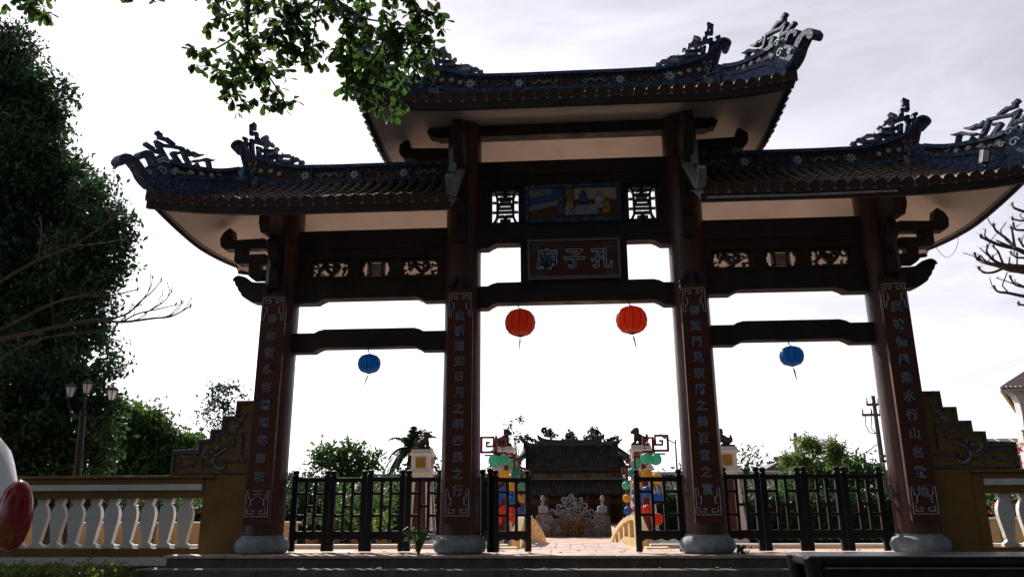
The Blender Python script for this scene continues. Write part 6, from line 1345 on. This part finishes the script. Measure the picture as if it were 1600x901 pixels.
# --- small plants on the plinth
def tuft(name, label, cat, x, y, z, n, h, spread, mt, w_=0.012, seed=0):
    t = thing(name, label, cat, (x, y, z)); rr = random.Random(seed); V, F = [], []
    for k in range(n):
        az = rr.uniform(0, 6.28); le = h*rr.uniform(0.5, 1.15); out_ = spread*rr.uniform(0.2, 1.2); d = Vector((math.cos(az), math.sin(az)*0.7, 0)); s = Vector((-d.y, d.x, 0)).normalized()*w_*rr.uniform(0.6, 1.2); b = len(V)
        for j in range(5):
            q = j/4; p = Vector((x, y, z))+Vector((rr.uniform(-1, 1), rr.uniform(-1, 1), 0))*0.0+d*out_*q**1.3+Vector((0, 0, le*(q-0.55*q*q*q))); ww = s*(1-q*0.92); V += [tuple(p-ww), tuple(p+ww)]
        for j in range(4): F.append((b+2*j, b+2*j+1, b+2*j+3, b+2*j+2))
    m = MB(); m.add(V, F); m.build('blades', mt, t); return t
tuft('spiky_grass', 'spiky green grass tuft at the foot of the left middle pillar', 'grass tuft', -1.84, -0.38, 0.0, 75, 0.55, 0.30, LF3, 0.009, 3)
tuft('spiky_grass', 'small grass tuft in the joint right of the right middle pillar', 'grass tuft', 1.70, -0.30, 0.0, 14, 0.10, 0.08, LF3, 0.010, 4)
bl = [(1.76, -0.28, 0.06, 0.07, 0.06, 0.05)]; C = clumps(bl, 300, RNG2); V, F = leaf_quads(C, 2, 0.07, 0.02, 0.1, 0.6, RNG2)
t = thing('small_weed', 'low round leaved weed against the base of the right middle pillar', 'weed', (1.76, -0.28, 0)); np_mesh('leaves', V, F, LF3, t)
t = thing('small_weed', 'leafy weed behind the narrow gate leaf beside the left middle pillar', 'weed', (-1.08, 0.7, 0.0)); C = clumps([(-1.08, 0.7, 0.14, 0.10, 0.08, 0.16)], 90, RNG2); V, F = leaf_quads(C, 3, 0.08, 0.03, 0.1, 0.5, RNG2); np_mesh('leaves', V, F, LF3, t)
rr = random.Random(77); Vl, Fl = [], []
for k in range(150):
    st_ = rr.choice([0, 0, 0, 1, 1, 2]); x = rr.uniform(-4.5, 4.5); y = rr.uniform(-0.44, 0.6) if st_ == 0 else rr.uniform(-0.78, -0.5) if st_ == 1 else rr.uniform(-1.10, -0.84); z = (0.004, -0.119, -0.239)[st_]; a = rr.uniform(0, 6.28); s = rr.uniform(0.02, 0.045); b = len(Vl)
    d = (math.cos(a)*s, math.sin(a)*s); n_ = (-d[1]*0.5, d[0]*0.5); Vl += [(x-d[0], y-d[1], z), (x+n_[0], y+n_[1], z+rr.uniform(0.003, 0.014)), (x+d[0], y+d[1], z+rr.uniform(0, 0.01)), (x-n_[0], y-n_[1], z+rr.uniform(0.003, 0.014))]; Fl.append((b, b+1, b+2, b+3))
tag(np_mesh('fallen_leaves', Vl, np.array(Fl), mat('dry brown leaves', (0.16, 0.09, 0.035), 0.7, 0.5, 3)), 'scattered dry fallen leaves on the plinth and steps', 'fallen leaves', kind='stuff')
# crumpled white bag caught on the pillar base
t = thing('crumpled_bag', 'crumpled white plastic bag lying on the left middle pillar base', 'bag', (-1.66, -0.30, 0.16))
rr = random.Random(4); V, F = [], []
nu, nv = 16, 9
for i in range(nv):
    for j in range(nu):
        a = 2*math.pi*j/nu; b = math.pi*i/(nv-1); k = 1+rr.uniform(-0.22, 0.22); V.append((-1.66+0.085*k*math.sin(b)*math.cos(a), -0.29+0.05*k*math.sin(b)*math.sin(a), 0.185+0.030*k*math.cos(b)-0.02*math.cos(a)))
for i in range(nv-1):
    for j in range(nu): F.append((i*nu+j, i*nu+(j+1) % nu, (i+1)*nu+(j+1) % nu, (i+1)*nu+j))
m = MB(); m.add(V, F); m.build('bag_film', mat('white plastic film', (0.75, 0.76, 0.78), 0.3, 0.1, 8, 0.2), t)
# clipped hedge in front of the left wing wall
rngH = np.random.default_rng(8); C = np.stack([rngH.uniform(-13, -4.9, 2600), rngH.uniform(-1.35, -0.75, 2600), rngH.uniform(-0.48, -0.13, 2600)], 1)
C[:, 2] = np.where(rngH.uniform(0, 1, 2600) < 0.5, rngH.uniform(-0.19, -0.12, 2600), C[:, 2]); V, F = leaf_quads(C, 12, 0.05, 0.045, -0.2, 0.6, rngH)
t = thing('clipped_hedge', 'low clipped hedge with sunlit top below the left balustrade', 'hedge', (-9, -1.05, -0.5)); o = np_mesh('hedge_leaves', V, F, LF4, t); o['kind'] = 'stuff'
m = MB(); m.box(-13, -4.95, -1.3, -0.8, -0.5, -0.2); m.build('hedge_core', mat('dark hedge twigs', (0.02, 0.028, 0.012), 0.9, 0.4, 20), t)
# ================================================================ street lamp with three lantern heads
lp = thing('street_lamp', 'dark street lamp with three lantern heads in front of the left trees', 'street lamp', (at(98, 860, 3.4)[0], 3.4, -0.5))
yL = 3.4; fr_mat = DARKM
pb_ = at(108, 870, yL); ptp = at(130, 640, yL)
m = MB(); m.tube([(pb_[0], yL, -0.5), (pb_[0], yL, 0.1), (ptp[0], yL, ptp[2])], [0.10, 0.075, 0.05], 12); m.lathe([(0.16, 0), (0.16, 0.12), (0.10, 0.2), (0.08, 0.5)], (pb_[0], yL, -0.5), 12); m.build('pole', DARKM, lp, smooth=True)
for (u, v) in ((110, 612), (136, 607), (175, 617)):
    c = at(u, v, yL); m = MB(); s = 1.0
    a = Vector(c)-Vector((0, 0, 0.10)); P = smooth_path([(ptp[0], yL, ptp[2]-0.05), ((ptp[0]+a.x)/2, yL, ptp[2]-0.16), (a.x, yL, a.z-0.12), tuple(a)], 4); m.tube(P, 0.014, 6); m.build('arm', DARKM, lp)
    tl = Vector((0.05 if u == 175 else 0, 0, 1)).normalized()
    m = MB(); m.lathe([(0.045, -0.10), (0.052, -0.085)], tuple(c), 6); m.lathe([(0.105, 0.075), (0.115, 0.085), (0.07, 0.13), (0.02, 0.16), (0.006, 0.20)], tuple(c), 6)
    for k in range(6):
        q = math.pi/3*k; m.tube([(c[0]+0.050*math.cos(q), c[1]+0.050*math.sin(q), c[2]-0.09), (c[0]+0.098*math.cos(q), c[1]+0.098*math.sin(q), c[2]+0.08)], 0.007, 4)
    hd = m.build('lantern_head', DARKM, lp)
    m = MB(); m.lathe([(0.044, -0.085), (0.088, 0.074)], tuple(c), 6); m.build('lantern_glass', fabric('frosted lamp glass', (0.85, 0.86, 0.88), 0.7), hd)

# ================================================================ garden wall and planters behind
t = thing('garden_wall', 'low ochre garden wall behind the left balusters', 'wall', (-8.5, 7.6, -0.45))
zt = at(250, 815, 7.6)[2]
for k in range(7):
    x1 = -6.0-1.55*k; m = MB(); m.box(x1-1.53, x1, 7.55, 7.75, -0.45, zt-0.05); m.build('wall_panel', YEL2, t, 0.01)
m = MB(); m.box(-16.9, -5.95, 7.5, 7.8, zt-0.048, zt); m.build('coping', WHITE, t, 0.01)
t = thing('garden_wall', 'low pale yellow garden wall behind the right balusters', 'wall', (9, 6.0, -0.45))
zt = at(1560, 808, 6.0)[2]
for k in range(6):
    x1 = 6.2+1.6*k; m = MB(); m.box(x1, x1+1.58, 6.0, 6.2, -0.45, zt-0.04); m.build('wall_panel', YEL2, t, 0.01)
m = MB(); m.box(6.15, 15.9, 5.96, 6.24, zt-0.038, zt); m.build('coping', WHITE, t, 0.01)
POT = mat('terracotta pot', (0.40, 0.20, 0.07), 0.8, 0.25, 8)
for i, (u, v, w_) in enumerate(((488, 822, 9), (520, 823, 10), (558, 824, 9), (600, 824, 10), (640, 822, 8), (606, 832, 7))):
    c = at(u, 838, 10.5); t = thing('plant_pot', 'orange plant pot behind the left bay, '+('leftmost of its row', 'second from the left of its row', 'middle one of its row', 'fourth from the left of its row', 'rightmost of its row', 'small one standing in front of its row')[i], 'plant pot', (c[0], 10.5, -0.45), 'plant pots in the garden')
    s = w_/10; yy = 10.5 if i < 5 else 9.8
    m = MB(); m.lathe([(0.13*s, 0), (0.17*s, 0.12), (0.20*s, 0.34), (0.225*s, 0.35), (0.225*s, 0.40), (0.19*s, 0.40), (0.18*s, 0.36)], (c[0], yy, -0.45), 16); m.build('pot', POT, t, smooth=True)
    C = clumps([(c[0], yy, 0.22, 0.20, 0.2, 0.24)], 40, np.random.default_rng(i)); V, F = leaf_quads(C, 5, 0.13, 0.05, 0.2, 0.5, np.random.default_rng(i)); np_mesh('foliage', V, F, LF4 if i == 5 else LF3, t)

# ================================================================ side halls flanking the temple
for sx, lab in ((-1, 'side hall with a dark tiled roof left of the temple'), (1, 'side hall with a dark tiled roof and white verge right of the temple')):
    t = thing('side_hall', lab, 'hall', (sx*7.0+0.5, 30, -0.45)); x0, x1 = (-10.5, -2.75) if sx < 0 else (3.5, 11)
    m = MB(); m.box(x0+0.5, x1-0.5, 28.5, 33, -0.45, 1.05); m.build('wall', mat('dim red brown hall wall', (0.10, 0.04, 0.03), 0.8, 0.3, 3), t)
    slope('front_roof', x0, x1, 30.5, 2.05, x0, x1, 27.8, 0.95, 0.1, t); slope('rear_roof', x0, x1, 30.5, 2.04, x0, x1, 33.4, 0.95, 0.1, t)
    m = MB(); m.box(x0-0.1, x1+0.1, 30.38, 30.62, 2.0, 2.2); m.build('ridge', WHITE if sx > 0 else MORT, t, 0.03)
    for xx in (x0, x1):
        m = MB(); m.yz([(27.7, 0.9), (30.5, 2.02), (33.5, 0.9), (33.5, 1.02), (30.5, 2.18), (27.7, 1.02)], xx-0.09, xx+0.09); m.build('verge', WHITE, t)
    for k in range(4):
        xx = x0+1.0+k*(x1-x0-2)/3.5; m = MB(); m.box(xx, xx+0.8, 28.44, 28.5, -0.3, 0.75); m.build('window', DARKM, t)

# ================================================================ houses and the yellow building on the right
def house(name, lab, u, v, y, wpx, hpx, roofc, wallc):
    c = at(u, v, y); w_ = abs(at(u+wpx, v, y)[0]-c[0]); h = abs(at(u, v+hpx, y)[2]-c[2]); t = thing(name, lab, 'house', (c[0], y, -0.45))
    m = MB(); m.box(c[0]-w_*0.85, c[0]+w_*0.85, y, y+6, -0.45, c[2]-h); m.build('wall', wallc, t)
    m = MB(); m.prism([(c[0]-w_, c[2]-h), (c[0]+w_, c[2]-h), (c[0], c[2])], lambda p: (p[0], y-0.3, p[1]), lambda p: (p[0], y+6.3, p[1])); m.build('roof', roofc, t)
    m = MB(); m.box(c[0]-0.4, c[0]+0.4, y-0.05, y+0.02, c[2]-h-1.4, c[2]-h-0.3); m.build('window', DARKM, t)
GR = mat('grey sheet roof', (0.16, 0.15, 0.15), 0.5, 0.2, 3, stretch=(6, 1, 1))
house('house', 'small house with a grey gable roof beyond the right bay fence', 1213, 722, 45, 30, 16, GR, mat('pale house wall', (0.5, 0.45, 0.4)))
house('house', 'small house gable beside the leaning utility pole', 1385, 733, 40, 26, 16, GR, mat('pale house wall', (0.5, 0.45, 0.4)))
yg = 26
def W(u, v, y=yg): q = at(u, v, y); return q[0], q[2]
t = thing('grey_roofed_house', 'long low house with a grey striped roof beyond the right stepped panel', 'house', (W(1560, 700)[0], yg+6, -0.45))
xa, za = W(1515, 680, 32); xb, _ = W(1680, 680, 32); zb = W(1560, 706, 32)[1]
m = MB(); m.add([(xa, 34, za), (xb, 34, za), (xb, 32, zb), (xa, 32, zb), (xa, 34, za-0.1), (xb, 34, za-0.1), (xb, 32, zb-0.1), (xa, 32, zb-0.1)], [(0,1,2,3),(7,6,5,4),(0,4,5,1),(1,5,6,2),(2,6,7,3),(3,7,4,0)]); m.build('roof', GR, t)
for k in range(8):
    x = xa+(xb-xa)*k/7; m = MB(); m.add([(x-0.03, 34, za+0.03), (x+0.03, 34, za+0.03), (x+0.03, 31.98, zb+0.03), (x-0.03, 31.98, zb+0.03), (x-0.03, 34, za), (x+0.03, 34, za), (x+0.03, 31.98, zb), (x-0.03, 31.98, zb)], [(0,1,2,3),(7,6,5,4),(0,4,5,1),(1,5,6,2),(2,6,7,3),(3,7,4,0)]); m.build('roof_batten', WHITE, t)
m = MB(); m.box(xa+0.2, xb, 32.2, 34, -0.45, zb-0.12); m.build('wall', mat('dim grey house wall', (0.2, 0.18, 0.17)), t)
_bo = MB.build
def _turned(self, *a, **k):
    self.v = [(p[0]+0.66*max(0.0, p[1]-yg-0.02), p[1], p[2]) for p in self.v]; return _bo(self, *a, **k)
MB.build = _turned
t = thing('yellow_building', 'ochre yellow building with tiled eave, white corner and balcony at the right edge', 'building', (W(1600, 700)[0], yg, -0.45))
x0, z0 = W(1590, 740); xw, ze_ = W(1580, 614); xe_, ztip = W(1562, 604, yg-0.7)
m = MB(); m.box(xw+0.12, xw+9, yg, yg+8, -0.45, ze_+0.25); m.build('wall', mat('sunlit ochre house wall', (0.55, 0.33, 0.09), 0.8, 0.15, 2), t)
m = MB(); m.add([(xe_, yg-0.7, ztip), (xw+9, yg-0.7, ztip), (xw+9, yg+4, ztip+2.0), (xe_+2.2, yg+4, ztip+2.0), (xe_, yg+8.7, ztip), (xw+9, yg+8.7, ztip)], [(0, 1, 2, 3), (3, 2, 5, 4), (0, 3, 4)]); o = m.build('roof', TILE, t); q = o.modifiers.new('solid', 'SOLIDIFY'); q.thickness = 0.08
m = MB(); m.box(xe_+0.05, xw+9, yg-0.66, yg-0.56, ztip-0.17, ztip-0.04); m.box(xe_+0.05, xe_+0.15, yg-0.555, yg+8, ztip-0.17, ztip-0.04); m.build('eave_board', WHITE, t)
for k in range(46):
    x = xe_+0.1+k*0.2; m = MB(); m.obox((x, yg-0.70, ztip-0.01), (0.05, 0, 0), (0, 0.05, 0), (0, 0, 0.045)); m.build('eave_tile', WHITE, t)
pr_ = [W(*p) for p in ((1564, 612), (1569, 613), (1578, 619), (1584, 630), (1588, 648), (1591, 672), (1597, 672), (1597, 612))]
m = MB(); m.xz(pr_, yg-0.45, yg-0.01); m.build('curved_corner', WHITE, t)
xx, zz = W(1588, 675); m = MB(); m.box(xx, xx+8, yg-0.45, yg-0.01, -0.45, zz); m.build('white_base_wall', WHITE, t)
xx, zz = W(1586, 693); _, zt2 = W(1586, 674)
m = MB(); m.box(xx-0.08, xx+8, yg-1.35, yg-0.46, zz-0.10, zz); m.build('balcony_slab', POT, t)
for k in range(40):
    x = xx+k*0.12; m = MB(); m.tube([(x, yg-1.3, zz), (x, yg-1.3, zt2)], 0.012, 5); m.build('balcony_bar', DARKM, t)
m = MB(); m.tube([(xx-0.02, yg-1.3, zt2), (xx+8, yg-1.3, zt2)], 0.025, 6); m.build('balcony_rail', DARKM, t)
xx, zz = W(1594, 628); m = MB(); m.box(xx, xx+0.9, yg-0.48, yg-0.46, zz-0.35, zz+0.15); wf = m.build('window', WHITE, t); m = MB(); m.box(xx+0.1, xx+0.8, yg-0.50, yg-0.482, zz-0.27, zz+0.07); m.build('pane', mat('dark window glass', (0.03, 0.035, 0.04), 0.1, 0.1, 3, 0), wf)

MB.build = _bo
# ================================================================ utility poles, wires, distant street light
CONC = mat('grey concrete pole', (0.20, 0.17, 0.15), 0.8, 0.2, 5)
def upole(lab, base_px, top_px, y, arms, r_=0.11):
    b = at(*base_px, y); tp_ = at(*top_px, y); t = thing('utility_pole', lab, 'utility pole', (b[0], y, -0.45)); k = (b[2]+0.45)/(tp_[2]-b[2]); x0 = b[0]-(tp_[0]-b[0])*k
    m = MB(); m.tube([(x0, y, -0.5), tuple(tp_)], [r_*1.25, r_*0.75], 10); m.build('pole', CONC, t, smooth=True)
    for (ua, ub, v) in arms:
        a = at(ua, v, y-0.12); c = at(ub, v-0.5, y-0.12); m = MB(); m.obox(tuple((a+c)/2), (abs(c[0]-a[0])/2, 0, 0), (0, 0.04, 0), (0, 0, 0.05)); ar = m.build('crossarm', CONC, t)
        for q in (0.04, 0.5, 0.96) if y < 35 else (0.04, 0.96):
            p = a+(c-a)*q; m = MB(); m.lathe([(0.03, 0), (0.05, 0.04), (0.03, 0.07), (0.055, 0.11), (0.03, 0.15), (0.02, 0.22)], (p[0], p[1], p[2]+0.05), 8); m.build('insulator', mat('brown insulator', (0.10, 0.06, 0.05), 0.3), ar)
    return t
t1 = upole('leaning concrete utility pole with two crossarms seen just left of the far right pillar', (1383, 755), (1364, 618), 24, [(1354, 1374, 632), (1347, 1377, 648)], 0.10)
m = MB(); m.tube([tuple(at(u, v, 23.8)) for u, v in ((1352, 650), (1353, 665), (1359, 675), (1368, 677))], 0.02, 5); m.tube([tuple(at(u, v, 23.8)) for u, v in ((1362, 650), (1361, 668), (1369, 677))], 0.02, 5); m.build('jumper_cables', DARKM, t1)
for v in (712, 720): m = MB(); m.obox(tuple(at(1384, v, 23.7)), (0.16, 0, 0), (0, 0.05, 0), (0, 0, 0.05)); m.build('bracket', DARKM, t1)
upole('small distant utility pole with one crossarm above the right bay trees', (1247, 745), (1242, 676), 42, [(1234, 1252, 687)], 0.13)
def wire(lab, pts, r_=0.006):
    m = MB(); m.tube(smooth_path([tuple(at(*p)) for p in pts], 5), r_, 4); tag(m.build('overhead_wire', DARKM), lab, 'wire', 'overhead power wires')
wire('overhead wire between the two utility poles, topmost', [(1363, 618, 24), (1305, 655, 33), (1243, 677, 42)])
wire('overhead wire between the two utility poles, middle one', [(1355, 630, 24), (1300, 662, 33), (1238, 684, 42)])
wire('overhead wire between the two utility poles, lowest', [(1348, 646, 24), (1300, 672, 33), (1250, 684, 42)])
wire('overhead wire crossing the sky right of the gate, upper', [(1364, 620, 24), (1442, 605, 21), (1598, 560, 16), (1750, 505, 12)])
wire('overhead wire crossing the sky right of the gate, middle', [(1368, 630, 24), (1465, 608, 21), (1598, 566, 16), (1750, 515, 12)])
wire('overhead wire crossing the sky right of the gate, lower', [(1374, 632, 24), (1470, 618, 21), (1598, 590, 16), (1750, 560, 12)])
wire('thick service cable running down from the leaning pole', [(1370, 694, 24), (1350, 708, 22), (1300, 735, 18)], 0.02)
t = thing('street_light', 'thin distant street light with a slanted arm right of the bridge', 'street light', (at(1055, 800, 30)[0], 30, -0.45))
m = MB(); q = at(1055, 686, 30); m.tube([(q[0], 30, -0.45), tuple(q)], [0.07, 0.035], 6); m.build('pole', CONC, t)
m = MB(); m.tube([tuple(at(1054, 692, 30)), tuple(at(1040, 684, 30))], 0.03, 5); m.build('arm', CONC, t)
m = MB(); m.tube([tuple(at(1040, 684, 30)), tuple(at(1031, 678, 30))], [0.08, 0.05], 6); m.build('lamp_head', MORT, t)
m = MB(); m.tube(smooth_path([tuple(at(u, v, 1.3)) for u, v in ((1494, 366), (1497, 378), (1490, 395), (1480, 402), (1470, 396), (1462, 385))], 4), 0.004, 4); tag(m.build('loose_cable', DARKM), 'thin loose cable looping below the right roof corner', 'cable')
m = MB(); m.tube(smooth_path([tuple(at(u, v, -0.05)) for u, v in ((1020, 470), (1036, 474), (1050, 477))], 4), 0.003, 4); tag(m.build('loose_cable', DARKM), 'thin wire dangling from the middle lintel beside the right middle pillar', 'cable')

# ================================================================ parked motor scooter at the left edge
YS = -7.2; q = at(20, 805, YS); sx0, sz0 = q[0], q[2]
sc_ = thing('motor_scooter', 'white motor scooter with a big red tail light, cut by the left edge', 'scooter', (sx0-0.9, YS, -0.72))
SCW = mat('white scooter paint', (0.62, 0.62, 0.68), 0.22, 0.04, 3, 0.0, spec=0.6)
def loft(m, secs, n=20, YS=YS+0.14):
    "secs: (x, zc, half width y, half height z)"
    k = len(m.v); dxs = at(20, 805, YS)[0]-sx0
    for (x, zc, wy, hz) in secs:
        x += dxs-0.052; zc = sz0+(zc-sz0)*1.05
        for j in range(n):
            a = 2*math.pi*j/n; ca, sa = math.cos(a), math.sin(a); m.v.append((x, YS+wy*abs(ca)**0.8*(1 if ca > 0 else -1), zc+hz*abs(sa)**0.85*(1 if sa > 0 else -1)))
    for i in range(len(secs)-1):
        for j in range(n): a = k+i*n+j; b = k+i*n+(j+1) % n; m.f.append((a, b, b+n, a+n)); m.m.append(0)
    m.f.append(tuple(k+j for j in range(n))); m.f.append(tuple(k+(len(secs)-1)*n+j for j in range(n-1, -1, -1))); m.m += [0, 0]
m = MB(); loft(m, [(sx0+0.030, sz0-0.0, 0.04, 0.06), (sx0+0.018, sz0+0.0, 0.08, 0.09), (sx0-0.012, sz0+0.01, 0.11, 0.125), (sx0-0.05, sz0+0.04, 0.13, 0.185), (sx0-0.09, sz0+0.06, 0.13, 0.20), (sx0-0.20, sz0+0.06, 0.15, 0.19), (sx0-0.45, sz0+0.02, 0.165, 0.17), (sx0-0.75, sz0-0.06, 0.15, 0.15), (sx0-0.95, sz0-0.22, 0.12, 0.13)]); m.build('tail_body', SCW, sc_, smooth=True)
LENS = mat('red lamp plastic', (0.28, 0.004, 0.006), 0.08, 0.1, 4, 0, spec=0.7); AMB = mat('amber lamp plastic', (0.32, 0.06, 0.006), 0.1, 0.1, 4, 0, spec=0.7)
prof = [(0.0001, -1.0), (0.42, -0.9), (0.72, -0.7), (0.92, -0.38), (1.0, 0.0), (0.92, 0.38), (0.72, 0.7), (0.42, 0.9), (0.0001, 1.0)]
m = MB(); c = (sx0+0.004, YS, sz0); m.lathe([(r_*0.052, z_*0.098) for r_, z_ in prof], c, 24, sx=1.0, sy=0.55); tl_ = m.build('tail_light', LENS, sc_, smooth=True)
m = MB(); c = (sx0-0.008, YS-0.013, sz0-0.045); m.lathe([(r_*0.040, z_*0.045) for r_, z_ in prof], c, 20, sy=0.55); m.build('indicator_lens', AMB, tl_, smooth=True)
m = MB(); c = (sx0-0.004, YS+0.012, sz0); m.lathe([(r_*0.0545, z_*0.1015) for r_, z_ in prof], c, 24, sy=0.45); m.build('lamp_surround', DARKM, sc_, smooth=True)
m = MB(); loft(m, [(sx0-0.24, sz0+0.255, 0.10, 0.03), (sx0-0.28, sz0+0.30, 0.14, 0.05), (sx0-0.45, sz0+0.27, 0.15, 0.06), (sx0-0.75, sz0+0.20, 0.12, 0.05), (sx0-0.85, sz0+0.16, 0.08, 0.03)]); m.build('seat', mat('black seat vinyl', (0.02, 0.02, 0.02), 0.5), sc_, smooth=True)
RUB = mat('tyre rubber', (0.02, 0.02, 0.02), 0.8)
for x in (sx0-0.22, sx0-1.45):
    ring = [(x+0.20*math.cos(a), YS, -0.47+0.20*math.sin(a)) for a in lin(0, 2*math.pi, 25)]
    m = MB(); m.tube(ring, 0.055, 8, cap=False); wh = m.build('wheel', RUB, sc_, smooth=True)
    m = MB(); m.tube([(x, YS-0.04, -0.47), (x, YS+0.04, -0.47)], 0.14, 16); m.build('rim', mat('grey alloy', (0.3, 0.3, 0.32), 0.35, metal=0.6), wh, 0.01)
m = MB(); loft(m, [(sx0-0.9, -0.40, 0.14, 0.05), (sx0-1.15, -0.42, 0.16, 0.05), (sx0-1.30, -0.30, 0.17, 0.10), (sx0-1.33, 0.0, 0.20, 0.2), (sx0-1.36, 0.25, 0.14, 0.12)]); m.build('leg_shield', SCW, sc_, smooth=True)
m = MB(); m.tube([(sx0-1.35, YS, 0.1), (sx0-1.30, YS, 0.52)], 0.03, 8); m.tube([(sx0-1.22, YS-0.33, 0.56), (sx0-1.30, YS-0.15, 0.55), (sx0-1.30, YS+0.15, 0.55), (sx0-1.22, YS+0.33, 0.56)], 0.018, 8); m.build('handlebar', DARKM, sc_)
m = MB(); m.tube([(sx0-0.30, YS, -0.42), (sx0-0.7, YS, -0.35)], 0.06, 8); m.tube([(sx0-0.35, YS-0.12, -0.38), (sx0-0.02, YS-0.12, -0.36)], 0.04, 10); m.build('engine', DARKM, sc_)

# ================================================================ dark bench close to the camera on the right
YB = -4.0; a = at(1258, 868, YB); zt = a[2]
bn = thing('bench', 'dark glossy wooden bench top and leg crossing the lower right corner', 'bench', (a[0]+1.5, YB+0.25, -0.72))
GLS = mat('dark glossy stained wood', (0.012, 0.011, 0.012), 0.25, 0.4, 6, 0.05, 40, stretch=(0.4, 3, 1))
za2 = at(1300, 888, YB)[2]; xL = a[0]
m = MB(); m.box(xL+0.02, xL+3.4, YB, YB+0.50, za2+0.012, zt); m.build('bench_top', GLS, bn, 0.02, segs=4)
m = MB(); m.box(xL+0.12, xL+3.3, YB+0.02, YB+0.46, za2-0.12, za2+0.004); m.build('apron', GLS, bn, 0.006)
m = MB(); m.box(xL+0.12, xL+3.3, YB-0.004, YB+0.015, za2+0.001, za2+0.009); m.build('metal_strip', mat('worn steel strip', (0.4, 0.4, 0.42), 0.3, metal=0.8), bn)
for x, s in ((xL+0.0, 1), (xL+3.28, -1)):
    for yy in (YB-0.01, YB+0.39):
        m = MB(); m.tube([(x+0.05, yy+0.05, zt-0.012), (x+0.06+0.01*s, yy+0.05, za2-0.1), (x+0.10*s+0.05, yy+0.05, -0.72)], [0.055, 0.055, 0.045], 12); m.build('leg', GLS, bn, smooth=True)
